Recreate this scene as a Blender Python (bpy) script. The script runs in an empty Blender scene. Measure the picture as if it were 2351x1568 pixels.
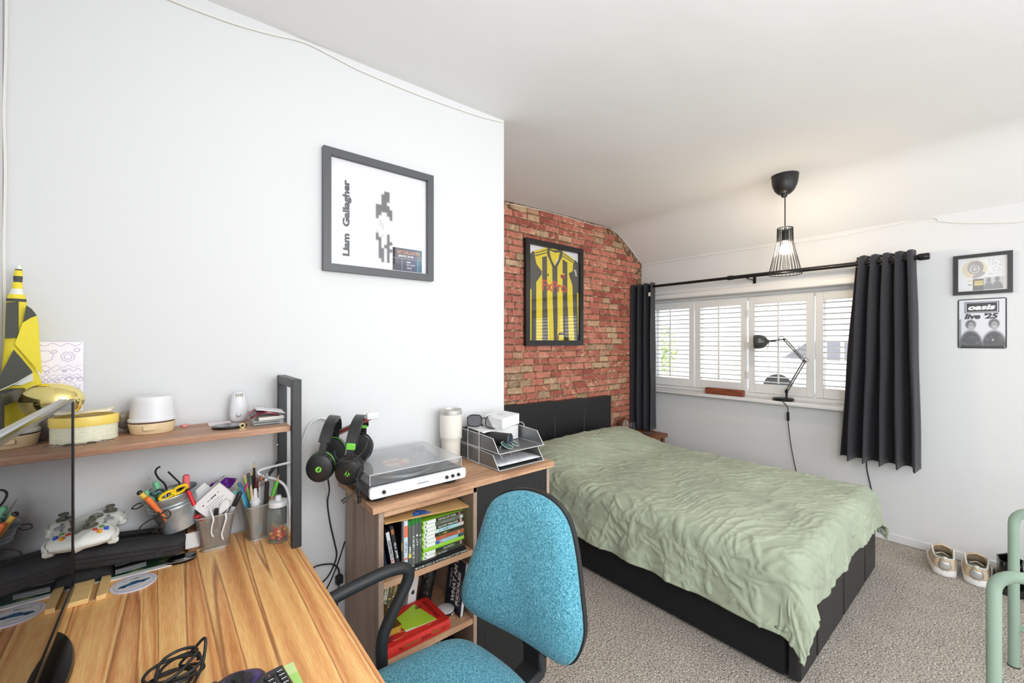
import bpy, bmesh, math, random
import numpy as np
from mathutils import Vector, Matrix, Euler, noise

random.seed(11)
C = bpy.context.scene.collection
SC = bpy.context.scene

# ------------------------------------------------------------------ camera, world, lights, exposure
CAM_H = 1.336
FPX = 955.0
YAW = math.radians(-39.3)
cam_d = bpy.data.cameras.new('camera')
cam_d.sensor_width = 36.0
cam_d.lens = 36.0 * FPX / 2351.0
cam_d.clip_start = 0.02
cam = bpy.data.objects.new('camera', cam_d)
cam.location = (0, 0, CAM_H)
cam.rotation_euler = (math.pi / 2, 0, YAW)
C.objects.link(cam)
SC.camera = cam

w = bpy.data.worlds.new('daylight')
SC.world = w
w.use_nodes = True
wn = w.node_tree.nodes
wn['Background'].inputs[0].default_value = (0.93, 0.97, 1.0, 1)
wn['Background'].inputs[1].default_value = 2.8

def area(name, loc, rot, sx, sy, power, col=(1, 1, 1)):
    l = bpy.data.lights.new(name, 'AREA')
    l.shape = 'RECTANGLE'
    l.size, l.size_y = sx, sy
    l.energy = power
    l.color = col
    o = bpy.data.objects.new(name, l)
    o.location = loc
    o.rotation_euler = rot
    C.objects.link(o)
    return o

# added area light, for an unseen window assumed behind the photographer
area('rear_area_light', (1.85, -2.36, 1.45), (math.radians(90), 0, 0), 2.9, 1.7, 48, (0.94, 0.97, 1.0))
# added side fill to brighten the window wall; no window is known here
area('side_fill_light', (-0.27, -1.25, 1.5), (math.radians(90), 0, math.radians(-90)), 1.5, 1.3, 38, (0.94, 0.97, 1.0))
# added soft fill light near the camera, without a lamp body
pl = bpy.data.lights.new('camera_fill', 'POINT')
pl.energy = 35
pl.shadow_soft_size = 0.3
pl.color = (0.97, 0.985, 1.0)
plo = bpy.data.objects.new('camera_fill', pl)
plo.location = (0.55, -0.45, 1.75)
C.objects.link(plo)

SC.view_settings.view_transform = 'Standard'
SC.view_settings.look = 'None'
SC.view_settings.gamma = 1
SC.view_settings.use_curve_mapping = False
SC.view_settings.exposure = 0.11
SC.cycles.max_bounces = 10
SC.cycles.diffuse_bounces = 6
SC.cycles.transparent_max_bounces = 24
SC.cycles.caustics_reflective = False
SC.cycles.caustics_refractive = False
SC.cycles.sample_clamp_indirect = 6

# ------------------------------------------------------------------ measuring helpers (a sight line meets a plane of the room)
FW = Vector((-math.sin(YAW), math.cos(YAW), 0))
RT = Vector((math.cos(YAW), math.sin(YAW), 0))
EYE = Vector((0, 0, CAM_H))

def ray(u, v):
    return FW * FPX + RT * (u - 1175.5) + Vector((0, 0, -(v - 784.0)))

def on_x(u, v, x):
    d = ray(u, v); return EYE + d * (x / d.x)

def on_y(u, v, y):
    d = ray(u, v); return EYE + d * (y / d.y)

def on_z(u, v, z):
    d = ray(u, v); return EYE + d * ((z - CAM_H) / d.z)

# ------------------------------------------------------------------ materials
def lin(c):
    out = []
    for k in c[:3]:
        k = k / 255.0
        out.append(k / 12.92 if k <= 0.04045 else ((k + 0.055) / 1.055) ** 2.4)
    return (out[0], out[1], out[2], 1.0)

MATS = {}

def pm(name, col, rough=0.6, metal=0.0, spec=0.5, var=0.0, vscale=20.0, bump=0.0, bscale=60.0, coat=0.0, emit=0.0, trans=0.0, alpha=1.0, sheen=0.0, stretch=(1, 1, 1), col2=None):
    if name in MATS:
        return MATS[name]
    m = bpy.data.materials.new(name)
    m.use_nodes = True
    nt = m.node_tree
    b = nt.nodes['Principled BSDF']
    b.inputs['Base Color'].default_value = lin(col)
    b.inputs['Roughness'].default_value = rough
    b.inputs['Metallic'].default_value = metal
    b.inputs['Specular IOR Level'].default_value = spec
    b.inputs['Coat Weight'].default_value = coat
    b.inputs['Sheen Weight'].default_value = sheen
    b.inputs['Transmission Weight'].default_value = trans
    b.inputs['Alpha'].default_value = alpha
    if emit:
        b.inputs['Emission Color'].default_value = lin(col)
        b.inputs['Emission Strength'].default_value = emit
    if var or bump or col2:
        tc = nt.nodes.new('ShaderNodeTexCoord')
        mp = nt.nodes.new('ShaderNodeMapping')
        mp.inputs['Scale'].default_value = stretch
        nt.links.new(tc.outputs['Object'], mp.inputs[0])
    if var or col2:
        n = nt.nodes.new('ShaderNodeTexNoise')
        n.inputs['Scale'].default_value = vscale
        n.inputs['Detail'].default_value = 4
        nt.links.new(mp.outputs[0], n.inputs['Vector'])
        r = nt.nodes.new('ShaderNodeValToRGB')
        if col2:
            c0, c1 = lin(col), lin(col2)
        else:
            c0 = lin([max(0, k * (1 - var)) for k in col]); c1 = lin([min(255, k * (1 + var)) for k in col])
        r.color_ramp.elements[0].color = c0
        r.color_ramp.elements[1].color = c1
        r.color_ramp.elements[0].position = 0.36
        r.color_ramp.elements[1].position = 0.64
        nt.links.new(n.outputs['Fac'], r.inputs[0])
        nt.links.new(r.outputs[0], b.inputs['Base Color'])
    if bump:
        n2 = nt.nodes.new('ShaderNodeTexNoise')
        n2.inputs['Scale'].default_value = bscale
        n2.inputs['Detail'].default_value = 3
        nt.links.new(mp.outputs[0], n2.inputs['Vector'])
        bp = nt.nodes.new('ShaderNodeBump')
        bp.inputs['Strength'].default_value = bump
        bp.inputs['Distance'].default_value = 0.01
        nt.links.new(n2.outputs['Fac'], bp.inputs['Height'])
        nt.links.new(bp.outputs[0], b.inputs['Normal'])
    MATS[name] = m
    return m

def ramp_mat(name, stops, scale, stretch=(1, 1, 1), rough=0.5, detail=6, distortion=0.0, bump=0.0, kind='NOISE', spec=0.4, coat=0.0, sheen=0.0, fine=None, rot=(0, 0, 0)):
    """colour ramp over a stretched noise / voronoi; stops = [(pos, rgb255)...]"""
    if name in MATS:
        return MATS[name]
    m = bpy.data.materials.new(name)
    m.use_nodes = True
    nt = m.node_tree
    b = nt.nodes['Principled BSDF']
    b.inputs['Roughness'].default_value = rough
    b.inputs['Specular IOR Level'].default_value = spec
    b.inputs['Coat Weight'].default_value = coat
    b.inputs['Sheen Weight'].default_value = sheen
    tc = nt.nodes.new('ShaderNodeTexCoord')
    mp = nt.nodes.new('ShaderNodeMapping')
    mp.inputs['Scale'].default_value = stretch
    mp.inputs['Rotation'].default_value = rot
    nt.links.new(tc.outputs['Object'], mp.inputs[0])
    if kind == 'NOISE':
        n = nt.nodes.new('ShaderNodeTexNoise')
        n.inputs['Detail'].default_value = detail
        n.inputs['Distortion'].default_value = distortion
        out = n.outputs['Fac']
    elif kind == 'WAVE':
        n = nt.nodes.new('ShaderNodeTexWave')
        n.bands_direction = 'X'
        n.inputs['Distortion'].default_value = distortion
        n.inputs['Detail'].default_value = detail
        n.inputs['Detail Scale'].default_value = 0.7
        out = n.outputs['Fac']
    else:
        n = nt.nodes.new('ShaderNodeTexVoronoi')
        out = n.outputs['Color']
    n.inputs['Scale'].default_value = scale
    nt.links.new(mp.outputs[0], n.inputs['Vector'])
    src = out
    if kind == 'VORONOI':
        sep = nt.nodes.new('ShaderNodeSeparateColor')
        nt.links.new(out, sep.inputs[0])
        src = sep.outputs[0]
    r = nt.nodes.new('ShaderNodeValToRGB')
    els = r.color_ramp.elements
    while len(els) < len(stops):
        els.new(0.5)
    for e, (p, c) in zip(els, stops):
        e.position = p
        e.color = lin(c)
    nt.links.new(src, r.inputs[0])
    col_out = r.outputs[0]
    if fine:
        n3 = nt.nodes.new('ShaderNodeTexNoise')
        n3.inputs['Scale'].default_value = fine[0]
        n3.inputs['Detail'].default_value = 3
        mp3 = nt.nodes.new('ShaderNodeMapping')
        mp3.inputs['Scale'].default_value = fine[1]
        nt.links.new(tc.outputs['Object'], mp3.inputs[0])
        nt.links.new(mp3.outputs[0], n3.inputs['Vector'])
        mx = nt.nodes.new('ShaderNodeMix')
        mx.data_type = 'RGBA'
        mx.blend_type = 'OVERLAY'
        mx.inputs[0].default_value = fine[2]
        nt.links.new(col_out, mx.inputs[6])
        nt.links.new(n3.outputs['Fac'], mx.inputs[7])
        col_out = mx.outputs[2]
    nt.links.new(col_out, b.inputs['Base Color'])
    if bump:
        bp = nt.nodes.new('ShaderNodeBump')
        bp.inputs['Strength'].default_value = bump
        bp.inputs['Distance'].default_value = 0.004
        nt.links.new(src, bp.inputs['Height'])
        nt.links.new(bp.outputs[0], b.inputs['Normal'])
    MATS[name] = m
    return m

def glass_mat(name, tint=(255, 255, 255), rough=0.02, ior=1.5, haze=0.0):
    """thin clear pane: mostly transparent, mirror-like towards grazing angles, optional haze"""
    if name in MATS:
        return MATS[name]
    m = bpy.data.materials.new(name)
    m.use_nodes = True
    nt = m.node_tree
    nt.nodes.clear()
    o = nt.nodes.new('ShaderNodeOutputMaterial')
    t = nt.nodes.new('ShaderNodeBsdfTransparent')
    t.inputs[0].default_value = lin(tint)
    g = nt.nodes.new('ShaderNodeBsdfGlossy')
    g.inputs['Roughness'].default_value = rough
    f = nt.nodes.new('ShaderNodeFresnel')
    gm = nt.nodes.new('ShaderNodeNewGeometry')
    mi = nt.nodes.new('ShaderNodeMix')                     # same index of refraction for both faces of the pane
    mi.inputs[2].default_value = ior
    mi.inputs[3].default_value = 1.0 / ior
    nt.links.new(gm.outputs['Backfacing'], mi.inputs[0])
    nt.links.new(mi.outputs[0], f.inputs['IOR'])
    mx = nt.nodes.new('ShaderNodeMixShader')
    nt.links.new(f.outputs[0], mx.inputs[0])
    nt.links.new(t.outputs[0], mx.inputs[1])
    nt.links.new(g.outputs[0], mx.inputs[2])
    last = mx
    if haze:
        d = nt.nodes.new('ShaderNodeBsdfDiffuse')
        d.inputs[0].default_value = lin(tint)
        m2 = nt.nodes.new('ShaderNodeMixShader')
        m2.inputs[0].default_value = haze
        nt.links.new(mx.outputs[0], m2.inputs[1])
        nt.links.new(d.outputs[0], m2.inputs[2])
        last = m2
    nt.links.new(last.outputs[0], o.inputs[0])
    MATS[name] = m
    return m

def attr_mat(name, rough=0.6, spec=0.3):
    if name in MATS:
        return MATS[name]
    m = bpy.data.materials.new(name)
    m.use_nodes = True
    nt = m.node_tree
    b = nt.nodes['Principled BSDF']
    a = nt.nodes.new('ShaderNodeAttribute')
    a.attribute_name = 'print'
    nt.links.new(a.outputs['Color'], b.inputs['Base Color'])
    b.inputs['Roughness'].default_value = rough
    b.inputs['Specular IOR Level'].default_value = spec
    MATS[name] = m
    return m

# ------------------------------------------------------------------ mesh building
def frame(o, x, y):
    """4x4 with origin o, local x axis, local y axis (world vectors), z = x cross y"""
    x = Vector(x).normalized(); y = Vector(y).normalized(); z = x.cross(y).normalized(); y = z.cross(x)
    M = Matrix.Identity(4)
    for i, a in enumerate((x, y, z)):
        M[0][i], M[1][i], M[2][i] = a
    M[0][3], M[1][3], M[2][3] = o
    return M

def along(p0, p1, up=(0, 0, 1)):
    """frame at p0 whose local z runs to p1"""
    z = (Vector(p1) - Vector(p0)).normalized()
    u = Vector(up)
    if abs(z.dot(u)) > 0.98:
        u = Vector((1, 0, 0))
    x = u.cross(z).normalized(); y = z.cross(x)
    M = Matrix.Identity(4)
    for i, a in enumerate((x, y, z)):
        M[0][i], M[1][i], M[2][i] = a
    M[0][3], M[1][3], M[2][3] = p0
    return M

def T(x, y, z, rz=0, rx=0, ry=0):
    return Matrix.Translation((x, y, z)) @ Euler((rx, ry, rz)).to_matrix().to_4x4()

class MB:
    def __init__(s):
        s.v = []; s.f = []; s.mi = []; s.m = 0
    def add(s, vs, fs, M=None, m=None):
        k = len(s.v)
        if M is not None:
            vs = [M @ Vector(p) for p in vs]
        s.v.extend([tuple(p) for p in vs])
        mm = s.m if m is None else m
        for f in fs:
            s.f.append([i + k for i in f]); s.mi.append(mm)
        return s
    def box(s, x0, x1, y0, y1, z0, z1, b=0.0, M=None, m=None):
        if x0 > x1: x0, x1 = x1, x0
        if y0 > y1: y0, y1 = y1, y0
        if z0 > z1: z0, z1 = z1, z0
        b = min(b, (x1 - x0) * .49, (y1 - y0) * .49, (z1 - z0) * .49)
        if b <= 0:
            vs = [(x, y, z) for z in (z0, z1) for y in (y0, y1) for x in (x0, x1)]
            fs = [(0, 2, 3, 1), (4, 5, 7, 6), (0, 1, 5, 4), (2, 6, 7, 3), (0, 4, 6, 2), (1, 3, 7, 5)]
            return s.add(vs, fs, M, m)
        c = ((x0 + x1) / 2, (y0 + y1) / 2, (z0 + z1) / 2)
        h = ((x1 - x0) / 2, (y1 - y0) / 2, (z1 - z0) / 2)
        vs = []; idx = {}
        for sx in (-1, 1):
            for sy in (-1, 1):
                for sz in (-1, 1):
                    sg = (sx, sy, sz)
                    for a in range(3):
                        p = [c[i] + sg[i] * (h[i] - (0 if i == a else b)) for i in range(3)]
                        idx[(sg, a)] = len(vs); vs.append(p)
        fs = []
        def orient(f):
            p = [Vector(vs[i]) for i in f]
            n = (p[1] - p[0]).cross(p[2] - p[0])
            mid = sum(p, Vector()) / len(p) - Vector(c)
            return f if n.dot(mid) > 0 else f[::-1]
        for a in range(3):
            o = [i for i in range(3) if i != a]
            for sa in (-1, 1):
                q = []
                for (s1, s2) in ((-1, -1), (1, -1), (1, 1), (-1, 1)):
                    sg = [0, 0, 0]; sg[a] = sa; sg[o[0]] = s1; sg[o[1]] = s2
                    q.append(idx[(tuple(sg), a)])
                fs.append(orient(q))
            # edges parallel to axis a
            for s1 in (-1, 1):
                for s2 in (-1, 1):
                    q = []
                    for (sa, ax) in ((-1, o[0]), (1, o[0]), (1, o[1]), (-1, o[1])):
                        sg = [0, 0, 0]; sg[a] = sa; sg[o[0]] = s1; sg[o[1]] = s2
                        q.append(idx[(tuple(sg), ax)])
                    fs.append(orient(q))
        for sx in (-1, 1):
            for sy in (-1, 1):
                for sz in (-1, 1):
                    fs.append(orient([idx[((sx, sy, sz), a)] for a in range(3)]))
        return s.add(vs, fs, M, m)
    def cbox(s, c, d, b=0.0, M=None, m=None):
        return s.box(c[0] - d[0] / 2, c[0] + d[0] / 2, c[1] - d[1] / 2, c[1] + d[1] / 2, c[2] - d[2] / 2, c[2] + d[2] / 2, b, M, m)
    def lathe(s, prof, n=24, M=None, m=None, cap=(True, True), sx=1.0, sy=1.0):
        vs = []; fs = []
        for (r, z) in prof:
            for k in range(n):
                a = 2 * math.pi * k / n
                vs.append((r * math.cos(a) * sx, r * math.sin(a) * sy, z))
        for i in range(len(prof) - 1):
            for k in range(n):
                k2 = (k + 1) % n
                fs.append((i * n + k, i * n + k2, (i + 1) * n + k2, (i + 1) * n + k))
        if cap[0]: fs.append(tuple(range(n))[::-1])
        if cap[1]: fs.append(tuple(range((len(prof) - 1) * n, len(prof) * n)))
        return s.add(vs, fs, M, m)
    def cyl(s, p0, p1, r0, r1=None, n=14, m=None, cap=True):
        r1 = r0 if r1 is None else r1
        L = (Vector(p1) - Vector(p0)).length
        return s.lathe([(r0, 0), (r1, L)], n, along(p0, p1), m, (cap, cap))
    def sphere(s, c, r, n=20, m=None, sx=1, sy=1, sz=1, M=None, a0=-90, a1=90):
        k = max(5, n // 2)
        prof = []
        for i in range(k + 1):
            a = math.radians(a0 + (a1 - a0) * i / k)
            prof.append((max(r * math.cos(a), 1e-5), r * math.sin(a) * sz))
        Q = Matrix.Translation(c)
        if M is not None: Q = M @ Q
        return s.lathe(prof, n, Q, m, (True, True), sx, sy)
    def tube(s, pts, r, n=8, closed=False, m=None, cap=True, M=None, flat=1.0):
        pts = [Vector(p) for p in pts]
        if M is not None: pts = [M @ p for p in pts]
        N = len(pts)
        rs = r if isinstance(r, (list, tuple)) else [r] * N
        tang = []
        for i in range(N):
            if closed:
                t = pts[(i + 1) % N] - pts[i - 1]
            else:
                t = pts[min(i + 1, N - 1)] - pts[max(i - 1, 0)]
            tang.append(t.normalized() if t.length > 1e-9 else Vector((0, 0, 1)))
        u = Vector((0, 0, 1))
        if abs(tang[0].dot(u)) > 0.9: u = Vector((1, 0, 0))
        a = (u - tang[0] * u.dot(tang[0])).normalized()
        vs = []; fs = []
        for i in range(N):
            a = a - tang[i] * a.dot(tang[i])
            a = a.normalized() if a.length > 1e-6 else Vector((1, 0, 0))
            bb = tang[i].cross(a)
            for k in range(n):
                th = 2 * math.pi * k / n
                vs.append(pts[i] + (a * math.cos(th) * flat + bb * math.sin(th)) * rs[i])
        for i in range(N if closed else N - 1):
            j = (i + 1) % N
            for k in range(n):
                k2 = (k + 1) % n
                fs.append((i * n + k, i * n + k2, j * n + k2, j * n + k))
        if cap and not closed:
            fs.append(tuple(range(n))[::-1]); fs.append(tuple(range((N - 1) * n, N * n)))
        return s.add(vs, fs, None, m)
    def prism(s, poly, z0, z1, M=None, m=None, side=True):
        n = len(poly)
        ar = sum(poly[i][0] * poly[(i + 1) % n][1] - poly[(i + 1) % n][0] * poly[i][1] for i in range(n))
        if ar < 0: poly = poly[::-1]
        vs = [(p[0], p[1], z0) for p in poly] + [(p[0], p[1], z1) for p in poly]
        fs = [tuple(range(n))[::-1], tuple(range(n, 2 * n))]
        if side:
            fs += [(i, (i + 1) % n, n + (i + 1) % n, n + i) for i in range(n)]
        return s.add(vs, fs, M, m)
    def poly(s, pts, M=None, m=None):
        return s.add([(p[0], p[1], p[2] if len(p) > 2 else 0) for p in pts], [tuple(range(len(pts)))], M, m)
    def grid(s, P, m=None, closed_u=False, closed_v=False, M=None):
        """P[i][j] points"""
        a, b = len(P), len(P[0])
        vs = [p for row in P for p in row]
        fs = []
        for i in range(a if closed_u else a - 1):
            for j in range(b if closed_v else b - 1):
                i2, j2 = (i + 1) % a, (j + 1) % b
                fs.append((i * b + j, i2 * b + j, i2 * b + j2, i * b + j2))
        return s.add(vs, fs, M, m)

def spline(pts, k=8, closed=False):
    """Catmull-Rom through the points"""
    P = [Vector(p) for p in pts]
    out = []
    n = len(P)
    for i in range(n if closed else n - 1):
        p0 = P[i - 1] if (closed or i > 0) else P[0] * 2 - P[1]
        p1 = P[i]; p2 = P[(i + 1) % n]
        p3 = P[(i + 2) % n] if (closed or i + 2 < n) else P[-1] * 2 - P[-2]
        for j in range(k):
            t = j / k
            out.append(0.5 * ((2 * p1) + (p2 - p0) * t + (2 * p0 - 5 * p1 + 4 * p2 - p3) * t * t + (3 * p1 - p0 - 3 * p2 + p3) * t ** 3))
    if not closed: out.append(P[-1].copy())
    return out

def rrect(w_, h_, r, n=5, cx=0, cy=0):
    out = []
    for (sx, sy, a0) in ((1, 1, 0), (-1, 1, 90), (-1, -1, 180), (1, -1, 270)):
        for i in range(n + 1):
            a = math.radians(a0 + 90 * i / n)
            out.append((cx + sx * (w_ / 2 - r) + r * math.cos(a), cy + sy * (h_ / 2 - r) + r * math.sin(a)))
    return out

def ell(rx, ry, n=32, cx=0, cy=0):
    return [(cx + rx * math.cos(2 * math.pi * k / n), cy + ry * math.sin(2 * math.pi * k / n)) for k in range(n)]

# ------------------------------------------------------------------ objects
WM = {}

def tag(o, label=None, cat=None, group=None, kind=None):
    if label: o['label'] = label
    if cat: o['category'] = cat
    if group: o['group'] = group
    if kind: o['kind'] = kind
    return o

def thing(name, label, cat, loc=(0, 0, 0), rz=0.0, group=None, M=None):
    o = bpy.data.objects.new(name, None)
    o.empty_display_size = 0.05
    C.objects.link(o)
    if M is None: M = T(loc[0], loc[1], loc[2], rz)
    o.matrix_world = M
    WM[o.name] = M.copy()
    return tag(o, label, cat, group)

def obj(name, mb, mat, parent=None, label=None, cat=None, group=None, kind=None, local=False, smooth=40, origin=None):
    """link a builder as ONE mesh object; builder coordinates are world unless local (then the parent's frame)"""
    me = bpy.data.meshes.new(name)
    vs = mb.v
    if parent is not None:
        PW = WM[parent.name]
        if not local:
            inv = PW.inverted()
            vs = [inv @ Vector(p) for p in vs]
        W = PW
        off = Vector((0, 0, 0))
    else:
        if origin is None and vs:
            xs = [p[0] for p in vs]; ys = [p[1] for p in vs]; zs = [p[2] for p in vs]
            origin = ((min(xs) + max(xs)) / 2, (min(ys) + max(ys)) / 2, min(zs))
        off = Vector(origin or (0, 0, 0))
        vs = [Vector(p) - off for p in vs]
        W = Matrix.Translation(off)
    me.from_pydata([tuple(p) for p in vs], [], mb.f)
    mats = mat if isinstance(mat, (list, tuple)) else [mat]
    for mm in mats:
        me.materials.append(mm)
    if len(mats) > 1:
        me.polygons.foreach_set('material_index', mb.mi)
    if smooth:
        me.polygons.foreach_set('use_smooth', [True] * len(me.polygons))
        me.update()
        me.set_sharp_from_angle(angle=math.radians(smooth))
    me.update()
    o = bpy.data.objects.new(name, me)
    C.objects.link(o)
    if parent is not None:
        o.parent = parent
    else:
        o.location = off
    WM[o.name] = W
    return tag(o, label, cat, group, kind)

def struct(name, mb, mat, parent=None, smooth=40):
    return obj(name, mb, mat, parent, kind='structure', smooth=smooth, origin=(0, 0, 0) if parent is None else None)

def text(name, s, mat, parent, M, w_=None, h_=None, bold=0.0, ext=0.0004, shear=0.0, align='C', sp=1.0):
    """flat lettering fitted into a w x h box centred on M's origin, in M's xy plane"""
    if s.startswith('~'):                                # print too small to read: unreadable marks of the same size
        n = max(4, len(s) * 2); rs_ = random.Random(len(s) * 7 + n); mb = MB(); q = (w_ or .05) / n
        for k in range(n):
            if rs_.random() < .16: continue
            a, b_ = -w_ / 2 + k * q, -w_ / 2 + (k + .68) * q
            lo, hi = -h_ / 2 * rs_.uniform(.5, 1), h_ / 2 * rs_.uniform(.5, 1)
            if rs_.random() < .5: mb.poly([(a, lo, ext), (b_, lo, ext), (b_, hi, ext), (a, hi, ext)], M)
            else:
                c_ = a + (b_ - a) * .4
                mb.poly([(a, lo, ext), (c_, lo, ext), (c_, hi, ext), (a, hi, ext)], M)
                z_ = rs_.choice((lo, 0, hi * .6)); mb.poly([(c_, z_, ext), (b_, z_, ext), (b_, z_ + h_ * .24, ext), (c_, z_ + h_ * .24, ext)], M)
        return obj('faint_print', mb, mat, parent, smooth=0, kind='stuff')
    cu = bpy.data.curves.new('lettering', 'FONT')
    cu.body = s
    cu.size = 1.0
    cu.offset = bold
    cu.extrude = 0.0
    cu.shear = shear
    cu.space_character = sp
    cu.resolution_u = 3
    cu.align_x = 'CENTER'
    to = bpy.data.objects.new('lettering', cu)
    me = bpy.data.meshes.new_from_object(to)
    bpy.data.objects.remove(to)
    vs = [Vector(p.co) for p in me.vertices]
    fs = [tuple(p.vertices) for p in me.polygons]
    bpy.data.meshes.remove(me)
    if not vs:
        return None
    xs = [p.x for p in vs]; ys = [p.y for p in vs]
    W0 = max(xs) - min(xs); H0 = max(ys) - min(ys)
    kx = (w_ / W0) if w_ else None
    ky = (h_ / H0) if h_ else None
    kx = kx or ky; ky = ky or kx
    cx = (max(xs) + min(xs)) / 2; cy = (max(ys) + min(ys)) / 2
    if align == 'L': cx = min(xs)
    mb = MB()
    mb.add([((p.x - cx) * kx, (p.y - cy) * ky, ext) for p in vs], fs, M)
    return obj(name, mb, mat, parent, smooth=0)

def copy_tree(o, M, label=None, group=None, parent=None):
    c = o.copy()
    C.objects.link(c)
    if parent is None:
        c.matrix_world = M
        WM[c.name] = M.copy()
        if label: c['label'] = label
        if group: c['group'] = group
    else:
        c.parent = parent
    for ch in o.children:
        copy_tree(ch, None, parent=c)
    return c

def part_print(name, w_, h_, nx, ny, fn, parent, M, rough=0.5):
    """a flat print: grid of w x h metres coloured by fn(x, y) with x, y in 0..1 (y up); fn returns rgb255"""
    mb = MB()
    P = [[((i / nx - .5) * w_, (j / ny - .5) * h_, 0) for j in range(ny + 1)] for i in range(nx + 1)]
    mb.grid(P, M=M)
    o = obj(name, mb, attr_mat('printed_paper_%d' % int(rough * 100), rough), parent, smooth=0)
    at = o.data.attributes.new('print', 'FLOAT_COLOR', 'POINT')
    cols = []
    for i in range(nx + 1):
        for j in range(ny + 1):
            cols.extend(lin(fn(i / nx, j / ny)))
    at.data.foreach_set('color', cols)
    return o
# ================================================================== THE ROOM
XL, XR, YF, YB, XC, YR = -0.315, 3.73, 1.56, 2.46, 1.227, -2.4
def ceil_z(x, y):
    z = 2.366 + 0.0165 * x
    z += 0.006 * noise.noise((x * 1.3, y * 1.3, 0.3)) + 0.003 * noise.noise((x * 3.1, y * 3.1, 4.3))
    k = 3.28
    if x > k - 0.12:
        d = x - (k - 0.12)
        s = d * d / 0.48 if d < 0.24 else 0.12 + (d - 0.24)
        z -= s * 0.672
    return z

white = pm('white_wall_paint', (216, 217, 218), rough=0.75, spec=0.25, bump=0.05, bscale=9)
ceil_m = pm('white_ceiling_paint', (232, 232, 232), rough=0.8, spec=0.2, bump=0.22, bscale=7)
gloss_white = pm('white_gloss_paint', (224, 224, 224), rough=0.35, spec=0.4)
carpet = ramp_mat('grey_brown_carpet', [(0.30, (92, 84, 77)), (0.44, (150, 142, 133)), (0.56, (184, 176, 166)), (0.70, (226, 219, 210))], 150, rough=0.95, detail=3, distortion=0.4, bump=0.9, spec=0.1, fine=(7, (1, 1, 1), 0.18))

mb = MB()
nx, ny = 90, 110
P = [[(XL + (XR + .001 - XL) * i / nx, YR + (YB + .001 - YR) * j / ny, 0) for j in range(ny + 1)] for i in range(nx + 1)]
mb.grid([[(p[0], p[1], ceil_z(p[0], p[1])) for p in row][::-1] for row in P])
struct('ceiling', mb, ceil_m)

mb = MB(); mb.box(XL - .2, XR + .2, YR - .2, YB + .2, -0.1, 0.0)
struct('floor', mb, carpet)

mb = MB(); mb.box(XL, XC, YF, YB, 0, 2.5)
struct('wall_front', mb, white)
mb = MB(); mb.box(XL - .2, XL, YR, YB, 0, 2.55)
struct('wall_left', mb, white)
mb = MB(); mb.box(XL - .2, XR + .2, YR - .2, YR, 0, 2.55)
struct('wall_rear', mb, white)
WY0, WY1, WZ0, WZ1 = 0.47, 2.435, 0.87, 1.745
mb = MB()
mb.box(XR, XR + .3, YR, YB + .2, 0, WZ0 - .001); mb.box(XR, XR + .3, YR, YB + .2, WZ1, 2.5)
mb.box(XR, XR + .3, YR, WY0, WZ0 - .001, WZ1); mb.box(XR, XR + .3, WY1, YB + .2, WZ0 - .001, WZ1)
struct('wall_right', mb, white)

# wall behind the bed: mortar ground, every brick an individual piece
mortar = ramp_mat('brick_mortar', [(0.3, (92, 66, 50)), (0.5, (122, 92, 70)), (0.7, (196, 164, 134))], 30, rough=0.9, detail=5, bump=0.4)
mb = MB(); mb.box(XC + .0005, XR, YB, YB + .2, 0, 2.5)
wall_far = struct('wall_far', mb, mortar)

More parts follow.
